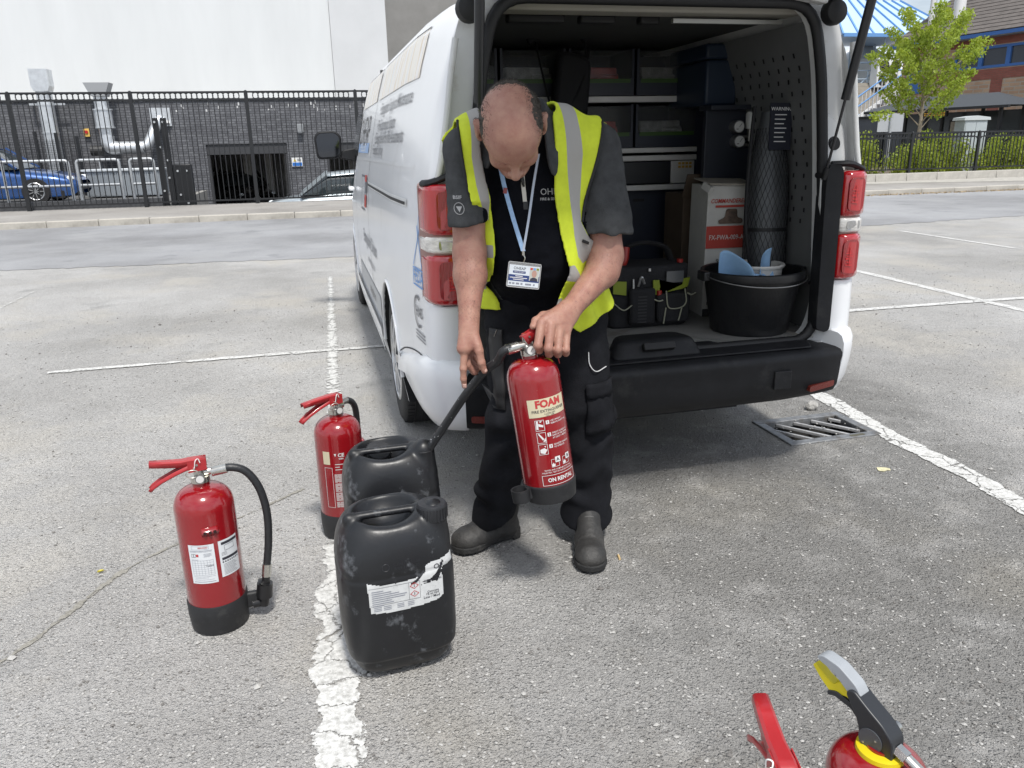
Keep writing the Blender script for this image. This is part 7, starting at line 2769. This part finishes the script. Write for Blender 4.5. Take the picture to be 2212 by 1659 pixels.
# ---- clothing fields
T = Field((.24, 2.12, .80), (.95, 2.68, 1.52), .0055)
T.cone((.655, 2.49, .88), (.61, 2.41, 1.16), .135, .140, 0, sq=((1, 0, 0), 1.30))
T.cone((.61, 2.41, 1.16), (.595, 2.365, 1.33), .140, .100, .04, sq=((1, 0, 0), 1.55))
T.ell((.605, 2.36, 1.06), (.165, .125, .15), .05)
T.cone((.405, 2.345, 1.352), (.79, 2.36, 1.352), .062, .062, .04)
T.cone((.47, 2.355, 1.385), (.70, 2.365, 1.385), .062, .062, .05)
T.cone((.58, 2.37, 1.38), (.575, 2.34, 1.43), .085, .072, .03)
TB = T.F.copy()                                         # trunk alone, for the vest
T.cone((.400, 2.338, 1.338), (.384, 2.29, 1.16), .066, .056, .025)
T.cone((.384, 2.29, 1.16), (.382, 2.283, 1.142), .056, .056, .005)
T.cone((.800, 2.358, 1.338), (.812, 2.312, 1.125), .076, .080, .025)
T.cone((.812, 2.312, 1.125), (.813, 2.308, 1.100), .080, .082, .005)
X, Y, Z = T.pts((slice(None),) * 3)
P3 = np.stack([X, Y, Z], -1)
# cut the sleeves and the hem
sl1 = np.maximum(1.148 + .25 * (X - .385) - Z, X - .46)
sl2 = np.maximum(1.105 - .12 * (X - .81) - Z, .735 - X + .0 * Z)
F2 = np.maximum(T.F, np.where((X < .445) & (Z < 1.2), 1.146 + .15 * (X - .385) - Z, -1))
F2 = np.maximum(F2, np.where((X > .728) & (Z < 1.16) & (TB > .004), 1.098 - .05 * (X - .81) - Z, -1))
F2 = np.maximum(F2, .815 - Z)
# open the neck
nk = np.sqrt((X - .563) ** 2 + (Y - 2.325) ** 2 + ((Z - 1.47) * .8) ** 2) - .068
F2 = np.maximum(F2, -nk)
wr = .0060 * vnoise(P3 * np.array((1, 1, .35)), 22, 4) + .003 * vnoise(P3 * np.array((1, .6, 1.4)), 34, 8)
SV, SQ = T.net(F2 + wr)
SV = relax(SV, SQ, 2, .5)
cen = SV[SQ].mean(1)
dark = (cen[:, 0] > .425 + .05 * np.clip((cen[:, 2] - 1.25) / .2, 0, 1)) & (cen[:, 0] < .74 - .04 * np.clip((cen[:, 2] - 1.2) / .2, 0, 1)) & (cen[:, 1] < 2.40) & (cen[:, 2] < 1.40)
GREY = mat('polo_charcoal', (.056, .058, .060), .9, var=.2, vs=30, bump=.25, bs=420, spec=.12)
NAVY = mat('polo_black', (.005, .0055, .008), .9, var=.2, vs=30, bump=.2, bs=420, spec=.1)
shirt = put('polo_shirt', SV, SQ, [GREY, NAVY], MAN, dark.astype(int))


def front(F, x, z, off=.004, y0=2.13):
    y = y0
    arr = F
    while y < 2.55 and T_sample(arr, x, y, z) > 0:
        y += .004
    return (x, y - off, z)


def T_sample(arr, x, y, z):
    i, j, k = [int(round((c - o) / T.h)) for c, o in zip((x, y, z), T.lo)]
    if not (0 <= i < arr.shape[0] and 0 <= j < arr.shape[1] and 0 <= k < arr.shape[2]):
        return 1
    return arr[i, j, k]


def front_s(arr, x, z, off=.004, y0=2.125):
    """smooth version: bisect on interpolated field"""
    def val(y):
        p = (np.array((x, y, z)) - T.lo) / T.h
        p = np.clip(p, 0, np.array(arr.shape) - 1.01)
        i = p.astype(int)
        f = p - i
        v = 0
        for a in (0, 1):
            for b_ in (0, 1):
                for c in (0, 1):
                    v += (f[0] if a else 1 - f[0]) * (f[1] if b_ else 1 - f[1]) * (f[2] if c else 1 - f[2]) * arr[i[0] + a, i[1] + b_, i[2] + c]
        return v
    y = y0
    while y < 2.55 and val(y) > 0:
        y += .008
    lo, hi = y - .008, y
    for _ in range(7):
        m_ = (lo + hi) / 2
        if val(m_) > 0:
            lo = m_
        else:
            hi = m_
    return (x, lo - off, z)


FS = F2 + wr
loc = lambda p: tuple(np.array(p) - np.array(ML))
fsh = lambda u, v, o=.0035: loc(front_s(FS, u, v, o))
# collar: two leaves and a stand
for P_ in ([(.610, 2.255, 1.425), (.606, 2.235, 1.36), (.612, 2.222, 1.295), (.632, 2.222, 1.262), (.645, 2.236, 1.30), (.648, 2.262, 1.38), (.640, 2.30, 1.455)],
           [(.470, 2.27, 1.42), (.455, 2.26, 1.36), (.452, 2.252, 1.305), (.436, 2.262, 1.29), (.428, 2.275, 1.33), (.440, 2.30, 1.39), (.468, 2.32, 1.45)]):
    b = MB()
    n = len(P_)
    c0 = np.mean(P_, 0)
    b.add([loc(p) for p in P_] + [loc(c0)], [(i, (i + 1) % n, n) for i in range(n)])
    b.build('collar', GREY, MAN, smooth=60, solid=.006, sub=1)
b = MB()
ring = []
for k in range(25):
    a = R(-35 + k * 250 / 24)
    ring.append((.565 + .092 * math.cos(a), 2.335 + .085 * math.sin(a), 1.425 + .045 * math.sin(a) + .0 * k))
b.tube([loc(p) for p in ring], .016, 8, flat=(.5, 1.6))
b.build('collar_stand', GREY, MAN, smooth=60)
part('zip', mat('zip_tape', (.55, .53, .47), .7), MAN, lambda b: b.grid(3, 10, lambda u, v: fsh(.541 + .012 * u + .006 * v, 1.285 - .085 * v, .002)), smooth=60)
part('zip_pull', mat('zip_black', (.01, .01, .01), .4), MAN, lambda b: b.tube([fsh(.543, 1.285, .006), fsh(.546, 1.262, .008), fsh(.550, 1.245, .007)], [.004, .006, .003], 6), smooth=60)
part('zip_end', MATS['zip_black'], MAN, lambda b: b.grid(3, 4, lambda u, v: fsh(.547 + .014 * u, 1.203 - .022 * v, .003)))
LOGO = mat('logo_white', (.32, .32, .32), .7)
part('shirt_lettering', LOGO, MAN, lambda b: letter(b, 'OHEAP', .598, 1.228, .026, lambda u, v: fsh(u, v, .0025), .0, 'LEFT'))
part('shirt_lettering', LOGO, MAN, lambda b: letter(b, 'FIRE & SECURITY', .598, 1.208, .0105, lambda u, v: fsh(u, v, .0025), .02, 'LEFT'))
b = MB()
letter(b, 'BSIF', .3535, 1.222, .013, lambda u, v: fsh(u, v, .0025), .03)
b.build('sleeve_lettering', LOGO, MAN)
part('sleeve_badge', LOGO, MAN, lambda b: (b.tube([fsh(.356 + .013 * math.cos(a), 1.192 + .016 * math.sin(a), .002) for a in np.linspace(0, 6.283, 17)[:-1]], .0012, 5, closed=True), b.add([fsh(.348, 1.198, .0025), fsh(.364, 1.198, .0025), fsh(.356, 1.182, .0025)], [(0, 2, 1)])))

# ---- trousers
K = Field((.36, 2.28, .05), (.96, 2.70, 1.0), .0065)
K.cone((.60, 2.50, .90), (.73, 2.50, .90), .125, .125, 0)
K.cone((.64, 2.49, .95), (.68, 2.49, .95), .125, .125, .03, sq=((1, 0, 0), 1.2))
K.cone((.578, 2.49, .86), (.548, 2.432, .50), .108, .085, .03)
K.cone((.548, 2.432, .50), (.482, 2.485, .16), .084, .072, .03)
K.cone((.482, 2.485, .16), (.478, 2.490, .07), .072, .072, .01)
K.cone((.765, 2.49, .86), (.790, 2.425, .50), .112, .096, .03)
K.cone((.790, 2.425, .50), (.803, 2.435, .16), .095, .086, .03)
K.cone((.803, 2.435, .16), (.803, 2.430, .06), .086, .086, .01)
X, Y, Z = K.pts((slice(None),) * 3)
P3 = np.stack([X, Y, Z], -1)
low = np.clip((.62 - Z) / .45, 0, 1)
sagx = np.where(X < .66, X - .5, X - .8)
w1 = np.sin((Z * 62 + 9 * sagx + 5 * vnoise(P3, 7, 3)))
w2 = np.sin((Z * 38 - 22 * sagx + 5 * vnoise(P3, 6, 6)))
fold = .012 * low ** 1.5 * w1 * np.clip(.4 + vnoise(P3, 11, 9), 0, 1) + .011 * np.exp(-((Z - .50) / .14) ** 2) * w2 + .008 * vnoise(P3 * np.array((1, 1, .5)), 16, 5) + .006 * np.exp(-((Z - .80) / .09) ** 2) * np.sin(Z * 45 + 30 * np.abs(X - .67))
hem = np.where(X < .655, .095 + .35 * (X - .48) + .15 * (Y - 2.49), .085 + .40 * (Y - 2.43))
F3 = np.maximum(K.F + fold, hem - Z)
KV, KQ = K.net(F3)
KV = relax(KV, KQ, 2, .5)
TROU = mat('work_trouser', (.0105, .011, .0135), .9, var=.35, vs=14, bump=.3, bs=300, spec=.15)
put('trousers', KV, KQ, TROU)


def kfront(x, z, off=.004):
    y = 2.285

    def val(y):
        p = (np.array((x, y, z)) - K.lo) / K.h
        i = np.clip(p.astype(int), 0, np.array(F3.shape) - 2)
        f = p - i
        return sum((f[0] if a else 1 - f[0]) * (f[1] if b_ else 1 - f[1]) * (f[2] if c else 1 - f[2]) * F3[i[0] + a, i[1] + b_, i[2] + c] for a in (0, 1) for b_ in (0, 1) for c in (0, 1))
    while y < 2.6 and val(y) > 0:
        y += .006
    return loc((x, y - off, z))


part('cargo_pocket', TROU, MAN, lambda b: b.grid(9, 11, lambda u, v: kfront(.765 + .105 * u, .60 - .17 * v + .012 * math.sin(3 * u), .010 + .006 * math.sin(3.14 * u) * v)), smooth=50, solid=.006)
part('pocket_flap', TROU, MAN, lambda b: b.grid(9, 4, lambda u, v: kfront(.762 + .112 * u, .612 - .045 * v, .018)), smooth=50, solid=.006)
part('pocket_cord', mat('cord_white', (.6, .6, .6), .6), MAN, lambda b: b.tube(smooth_path([kfront(.775, .715, .006), kfront(.778, .675, .010), kfront(.80, .650, .012), kfront(.845, .655, .010)], 6), .0018, 6), smooth=60)
part('belt_pouch', mat('pouch_black', (.010, .010, .011), .6), MAN, lambda b: b.grid(4, 12, lambda u, v: kfront(.470 + .03 * u, .80 - .26 * v, .012)), smooth=50, solid=.008)
part('pen', CHROME, MAN, lambda b: b.tube([kfront(.478, .765, .016), kfront(.486, .80, .014)], .0025, 6))

# ---- boots
def boot(name, heel, toe):
    heel, toe = Vector((*heel, 0)), Vector((*toe, 0))
    d = (toe - heel).normalized()
    a = math.atan2(d.y, d.x)
    o = bpy.data.objects.new(name, None)
    L = (toe - heel).length
    F = Field((-.03, -.07, .0), (L + .03, .07, .19), .004)
    F.cone((.050, 0, .052), (.050, 0, .15), .044, .054, 0)
    F.cone((.035, 0, .045), (.13, 0, .050), .040, .042, .02, sq=((0, 1, 0), .95))
    F.cone((.13, 0, .050), (L - .055, 0, .046), .045, .040, .02, sq=((0, 1, 0), 1.12))
    F.ell((L - .062, 0, .044), (.062, .052, .040), .012)
    F.cone((.06, 0, .12), (.14, 0, .078), .042, .038, .02)
    X, Y, Z = F.pts((slice(None),) * 3)
    q = np.maximum(F.F + .0016 * vnoise(np.stack([X, Y, Z], -1), 45, 3) - .002 * np.exp(-((X - L + .105) / .006) ** 2), .022 - Z)
    V, Q = F.net(q)
    V = relax(V, Q, 1, .5)
    up = link(name, mesh_np(name, V, Q), mat('boot_leather', (.030, .029, .028), .6, var=.3, vs=25, bump=.25, bs=140, dirt=(.065, .062, .058), ds=12, dlo=.5, dhi=.72), MAN)
    up.matrix_local = Matrix.Translation(heel - ML) @ Matrix.Rotation(a, 4, 'Z')
    ol = [(L * u_ * 1.02 - .006, s_ * w_) for s_ in (1,) for u_, w_ in ((0, .012), (.03, .032), (.15, .039), (.35, .036), (.5, .040), (.68, .053), (.82, .055), (.93, .045), (.99, .022), (1.01, 0))]
    ol = ol + [(x, -y) for x, y in ol[-2::-1]]
    sole = MB()
    sole.prism(ol, lambda x, y: (x, y, .010), lambda x, y: (x, y, .032 + .012 * (x < .08)))
    sole.prism([(x * 1, y * .97) for x, y in ol if x < .085], lambda x, y: (x, y, .0005), lambda x, y: (x, y, .012))
    s_o = sole.build('sole', mat('boot_sole', (.016, .016, .016), .75, bump=.3, bs=120, dirt=(.07, .066, .06), ds=18, dlo=.5, dhi=.7), up, bevel=.004, fix=True)
    for k in range(9):
        x = L * .42 + k * L * .06
        part('tread_lug', MATS['boot_sole'], up, lambda b: b.rng(x, x + L * .035, -.05 + .006 * abs(k - 5), .05 - .006 * abs(k - 5), .0005, .0105))
    for k in range(5):
        x, z = .158 - k * .019, .095 + k * .0155
        part('lace', mat('lace_black', (.10, .10, .095), .7), up, lambda b: b.tube(smooth_path([(x - .004, -.024, z - .006), (x, -.010, z + .0045), (x, .010, z + .0045), (x - .004, .024, z - .006)], 4), .0028, 6), smooth=60)
    bpy.data.objects.remove(o)
    return up


boot('boot', (.565, 2.525), (.318, 2.440))
boot('boot', (.812, 2.458), (.738, 2.182))

# ---- hi-vis vest
Vst = Field((.33, 2.14, .77), (.90, 2.68, 1.50), .0045)
X, Y, Z = Vst.pts((slice(None),) * 3)


def resample(arr, X, Y, Z):
    p = [(X - T.lo[0]) / T.h, (Y - T.lo[1]) / T.h, (Z - T.lo[2]) / T.h]
    n = arr.shape
    p = [np.clip(p[i], 0, n[i] - 1.01) for i in range(3)]
    ii = [q.astype(np.int32) for q in p]
    ff = [p[i] - ii[i] for i in range(3)]
    out = np.zeros(X.shape, np.float32)
    for a in (0, 1):
        for b_ in (0, 1):
            for c in (0, 1):
                w = (ff[0] if a else 1 - ff[0]) * (ff[1] if b_ else 1 - ff[1]) * (ff[2] if c else 1 - ff[2])
                out += (w * arr[ii[0] + a, ii[1] + b_, ii[2] + c]).astype(np.float32)
    return out


tb_, tf_ = resample(TB, X, Y, Z), resample(T.F, X, Y, Z)
wz = np.clip((Z - 1.15) / .06, 0, 1)
tr_ = tb_ * (1 - wz) + tf_ * wz
# below the waist the vest hangs away from the hips
hang = .016 + .05 * np.clip((1.02 - Z) / .22, 0, 1) ** 1.3 * (X > .60) + .010 * np.clip((1.0 - Z) / .2, 0, 1)
P3 = np.stack([X, Y, Z], -1)
wrv = .009 * vnoise(P3 * np.array((1.3, 1, .45)), 15, 11) + .008 * np.sin(Z * 30 + X * 38 + 4 * vnoise(P3, 6, 12)) * np.clip((1.22 - Z) / .3, .15, 1)
dv = np.abs(tr_ - hang + wrv) - .0042
PL = [(.372, 1.46), (.366, 1.38), (.374, 1.29), (.392, 1.19), (.402, 1.12), (.412, 1.05), (.414, .95), (.405, .868), (.425, .862), (.442, .91), (.456, .99), (.462, 1.07), (.460, 1.15), (.450, 1.216), (.436, 1.267), (.424, 1.36), (.44, 1.47)]
PR = [(.644, 1.50), (.638, 1.375), (.636, 1.22), (.648, 1.114), (.664, 1.04), (.676, 1.0), (.656, .921), (.644, .882), (.668, .848), (.70, .815), (.735, .790), (.80, .82), (.88, .86), (.90, .94), (.90, 1.03), (.80, 1.06), (.752, 1.09), (.722, 1.138), (.736, 1.204), (.765, 1.295), (.786, 1.372), (.800, 1.43), (.805, 1.50)]


def poly_sd(P, gx, gz):
    P = np.array(P)
    GX, GZ = np.meshgrid(gx, gz, indexing='ij')
    d = np.full(GX.shape, 1e3)
    ins = np.zeros(GX.shape, bool)
    n = len(P)
    for i in range(n):
        a, b_ = P[i - 1], P[i]
        e = b_ - a
        t = np.clip(((GX - a[0]) * e[0] + (GZ - a[1]) * e[1]) / (e @ e), 0, 1)
        d = np.minimum(d, np.hypot(GX - a[0] - t * e[0], GZ - a[1] - t * e[1]))
        c = (a[1] > GZ) != (b_[1] > GZ)
        xi = (b_[0] - a[0]) * (GZ - a[1]) / (b_[1] - a[1] if b_[1] != a[1] else 1e-9) + a[0]
        ins ^= c & (GX < xi)
    return np.where(ins, -d, d)


gx, gz = Vst.g[0], Vst.g[2]
sdf2 = np.minimum(poly_sd(PL, gx, gz), poly_sd(PR, gx, gz))[:, None, :]
ymid = 2.40
frontr = np.maximum(sdf2 + 0 * Y, Y - ymid)
backr = np.maximum(np.maximum(ymid - .004 - Y, .86 - Z), Z - 1.46)
arm = np.minimum(np.sqrt(((X - .375) * 1.0) ** 2 + (Y - 2.35) ** 2 + ((Z - 1.29) * .75) ** 2) - .088 + .0 * Z, np.sqrt((X - .825) ** 2 + (Y - 2.36) ** 2 + ((Z - 1.26) * .72) ** 2) - .090)
nk = np.sqrt((X - .565) ** 2 + (Y - 2.34) ** 2 + ((Z - 1.47) * .9) ** 2) - .098
reg = np.maximum(np.minimum(frontr, backr), np.maximum(-nk, np.where(Y > 2.33, -arm, -1)))
VS, VQ = Vst.net(np.maximum(dv, reg).astype(np.float32))
VS = relax(VS, VQ, 2, .5)
cen = VS[VQ].mean(1)
TR = [[(.672, 1.52), (.718, 1.52), (.718, 1.42), (.728, 1.33), (.724, 1.27), (.716, 1.19), (.718, 1.14), (.742, 1.10), (.790, 1.06), (.800, 1.03), (.728, 1.015), (.704, 1.04), (.692, 1.10), (.686, 1.18), (.682, 1.25), (.676, 1.34)],
      [(.656, 1.012), (.69, 1.018), (.712, .985), (.702, .965), (.66, .972)], [(.640, .905), (.662, .915), (.668, .89), (.648, .875)],
      [(.403, 1.47), (.44, 1.47), (.425, 1.36), (.438, 1.267), (.446, 1.205), (.447, 1.15), (.432, 1.17), (.414, 1.215), (.406, 1.255), (.398, 1.33)],
      [(.35, 1.082), (.455, 1.082), (.455, 1.045), (.35, 1.045)], [(.35, .965), (.455, .965), (.455, .93), (.35, .93)]]
def poly_pts(P, x, z):
    P = np.array(P)
    d = np.full(x.shape, 1e3)
    ins = np.zeros(x.shape, bool)
    for i in range(len(P)):
        a, b_ = P[i - 1], P[i]
        e_ = b_ - a
        t_ = np.clip(((x - a[0]) * e_[0] + (z - a[1]) * e_[1]) / (e_ @ e_), 0, 1)
        d = np.minimum(d, np.hypot(x - a[0] - t_ * e_[0], z - a[1] - t_ * e_[1]))
        k = (a[1] > z) != (b_[1] > z)
        xi = (b_[0] - a[0]) * (z - a[1]) / (b_[1] - a[1] if b_[1] != a[1] else 1e-9) + a[0]
        ins ^= k & (x < xi)
    return np.where(ins, -d, d)


tape = np.min([poly_pts(P_, VS[:, 0], VS[:, 2]) for P_ in TR], axis=0)
tape = np.where(VS[:, 1] > 2.42, 1.0, tape)
HIV = mat('hi_vis_fabric', (.60, .70, .03), .75, var=.10, vs=20, bump=.2, bs=500)
_n, _l = HIV.node_tree.nodes, HIV.node_tree.links
_b = _n['Principled BSDF']
_at = _n.new('ShaderNodeAttribute')
_at.attribute_name = 'tape'
_st = _n.new('ShaderNodeMath')
_st.operation = 'LESS_THAN'
_st.inputs[1].default_value = 0.0
_l.new(_at.outputs['Fac'], _st.inputs[0])
_mx = _n.new('ShaderNodeMix')
_mx.data_type = 'RGBA'
_mx.inputs['B'].default_value = (.36, .35, .33, 1)
_src = _b.inputs['Base Color'].links[0].from_socket
_l.new(_src, _mx.inputs['A'])
_l.new(_st.outputs[0], _mx.inputs['Factor'])
_l.new(_mx.outputs['Result'], _b.inputs['Base Color'])
vest = put('hi_vis_vest', VS, VQ, HIV, MAN)
_a = vest.data.attributes.new('tape', 'FLOAT', 'POINT')
_a.data.foreach_set('value', tape.astype(np.float32))


def vfront(x, z, off=.002):
    c = np.abs(VS[:, 0] - x) + np.abs(VS[:, 2] - z)
    k = np.argsort(c)[:14]
    j = k[np.argmin(VS[k][:, 1])]
    return loc((x, VS[j][1] - off, z))


for P_ in ([(.372, 1.43), (.367, 1.38), (.375, 1.29), (.393, 1.19)], [(.798, 1.42), (.785, 1.372), (.764, 1.295), (.735, 1.204), (.722, 1.14)]):
    part('vest_piping', mat('piping_black', (.012, .012, .013), .7), MAN, lambda b: b.tube(smooth_path([vfront(x, z) for x, z in P_], 6), .0042, 6), smooth=60)
part('size_tag', MATS['piping_black'], MAN, lambda b: b.bar(vfront(.722, 1.085, .004), vfront(.745, 1.075, .004), .004, .008))

# ---- lanyard and badge hang from the neck
LN = thing('id_badge', 'identity card in a clear holder on a pale blue lanyard round the man’s neck', 'badge', (.54, 2.2, 1.0))
LL_ = Vector((.54, 2.2, 1.0))


def fl(x, z, off=.010):
    return tuple(Vector(front_s(FS, x, z, off)) - LL_)


def strap(name, m, P, w):
    b = MB()
    Q_ = smooth_path(P, 8)
    b.add([(x - w / 2, y, z) for x, y, z in Q_] + [(x + w / 2, y, z) for x, y, z in Q_], [(i, i + 1, len(Q_) + i + 1, len(Q_) + i) for i in range(len(Q_) - 1)])
    return b.build(name, m, LN, solid=.0015)


bx, bz = .536, 1.066
BY = min(front_s(FS, bx, bz)[1], front_s(FS, .54, .99)[1]) - .012
clip = (bx - LL_.x, BY - LL_.y, bz - LL_.z)
LB = mat('lanyard_blue', (.30, .45, .66), .6, var=.12, vs=90)
strap('lanyard', LB, [fl(.486, 1.30, .012), fl(.498, 1.24, .012), fl(.514, 1.16, .012), clip], .013)
strap('lanyard', mat('lanyard_edge', (.42, .47, .55), .6), [fl(.592, 1.335, .012), fl(.577, 1.25, .012), fl(.558, 1.16, .012), clip], .007)
part('lanyard_print', mat('print_dark_red', (.25, .06, .06), .6), LN, lambda b: b.box(tuple(Vector(fl(.497, 1.235, .0165))), (.011, .001, .016), (0, R(8), 0)))
part('swivel_clip', CHROME, LN, lambda b: (b.cyl(clip, (clip[0], clip[1], clip[2] - .012), .0045, n=8), b.tube(smooth_path([(clip[0], clip[1], clip[2] - .01), (clip[0] + .004, clip[1] - .003, clip[2] - .02), (clip[0], clip[1], clip[2] - .034)], 5), .0022, 6)), smooth=50)
CARD = Matrix.Translation((clip[0] + .004, clip[1] - .004, clip[2] - .034)) @ Matrix.Rotation(R(9), 4, 'Y') @ Matrix.Rotation(R(-6), 4, 'X')


def cm(u, v, o=0):
    return tuple(CARD @ Vector((u, -o, v)))


part('holder', mat('holder_clear', (.5, .5, .5), .15, alpha=.35), LN, lambda b: b.prism(rounded([(-.049, .0), (.049, .0), (.049, -.072), (-.049, -.072)], .004, 3), lambda u, v: cm(u, v, 0), lambda u, v: cm(u, v, .0025)))
part('holder_rim', mat('holder_edge', (.45, .45, .45), .3), LN, lambda b: b.tube([cm(u, v, .002) for u, v in rounded([(-.049, .0), (.049, .0), (.049, -.072), (-.049, -.072)], .004, 3)], .0011, 5, closed=True))
card = part('card', mat('card_white', (.62, .66, .70), .4), LN, lambda b: b.prism([(-.046, -.008), (.046, -.008), (.046, -.068), (-.046, -.068)], lambda u, v: cm(u, v, .0026), lambda u, v: cm(u, v, .0032)), fix=True)
CN = mat('card_navy', (.022, .045, .16), .4)
part('card_band', CN, card, lambda b: patch(b, -.046, .046, -.054, -.036, lambda u, v: cm(u, v, .0036)))
part('card_band', CN, card, lambda b: patch(b, -.034, .004, -.031, -.0245, lambda u, v: cm(u, v, .0036)))
part('lettering', INK, card, lambda b: letter(b, 'OHEAP', -.015, -.0175, .0115, lambda u, v: cm(u, v, .0037), .0))
part('lettering', PRW, card, lambda b: letter(b, 'FIRE & SECURITY', -.015, -.0278, .0042, lambda u, v: cm(u, v, .0039), .01))
part('small_print', PRW, card, lambda b: [patch(b, x0, x1, z, z + .0022, lambda u, v: cm(u, v, .0039)) for x0, x1, z in ((-.026, -.004, -.0405), (-.042, .010, -.0455), (-.032, .0, -.0505))])
part('card_marks', INKG, card, lambda b: [patch(b, x0, x0 + w, -.0635, -.0585, lambda u, v: cm(u, v, .0037)) for x0, w in ((-.043, .007), (-.033, .007), (-.022, .010), (-.008, .006), (.006, .018), (.030, .005))])
ph = part('portrait', mat('photo_back', (.45, .46, .42), .5), card, lambda b: patch(b, .016, .044, -.050, -.012, lambda u, v: cm(u, v, .0038)))
part('portrait_head', mat('photo_skin', (.42, .25, .2), .6), ph, lambda b: b.add([cm(.030 + .0075 * math.cos(a), -.029 + .0105 * math.sin(a), .0042) for a in np.linspace(0, 6.283, 17)[:-1]], [tuple(range(16))]))
part('portrait_jacket', mat('photo_dark', (.03, .03, .05), .6), ph, lambda b: b.add([cm(*p, .0043) for p in ((.018, -.050), (.042, -.050), (.040, -.043), (.034, -.040), (.026, -.040), (.020, -.043))], [(0, 1, 2, 3, 4, 5)]))
for x, cl_ in ((.017, 'vinyl_red'), (.026, 'canopy_blue'), (.036, 'lime_trim')):
    part('portrait_tile', MATS[cl_], ph, lambda b: patch(b, x, x + .007, -.018, -.012, lambda u, v: cm(u, v, .0042)))

# ---- the hose between held extinguisher and drum
def hw2(x, y, z):
    return HW_ @ Vector((x, y, z))


p0 = hw2(-.035, 0, VZ + .026)
p1 = hw2(-.075, 0, VZ + .024)
HP = [tuple(p0), tuple(p1), (.432, 2.135, .768), (.402, 2.172, .732), (.352, 2.225, .650), (.295, 2.285, .540), (.245, 2.315, .455), (.222, 2.325, .410), (.21, 2.33, .36)]
hs = part('discharge_hose', HOSE, HELD, lambda b: b.tube([tuple(HW_.inverted() @ Vector(p)) for p in smooth_path(HP, 10)], .0128, 14), smooth=60)
part('ferrule', CHROME, hs, lambda b: b.cyl((-.032, 0, VZ + .026), (-.068, 0, VZ + .0245), .0155, n=18), smooth=40)
for k in range(46):
    i = random.randint(20, 70)
    p = Vector(smooth_path(HP, 10)[min(i, 79)])
    a = Vector((random.uniform(-1, 0.4), random.uniform(-1, 0), random.uniform(-.2, .8))).normalized() * .0128
    q_ = tuple(HW_.inverted() @ (p + a))
    part('foam_fleck', mat('foam_white', (.6, .62, .64), .3), hs, lambda b: b.box(q_, (.0012, .0010, .0012 * random.uniform(.6, 2.6)), (random.random() * 3,) * 3))
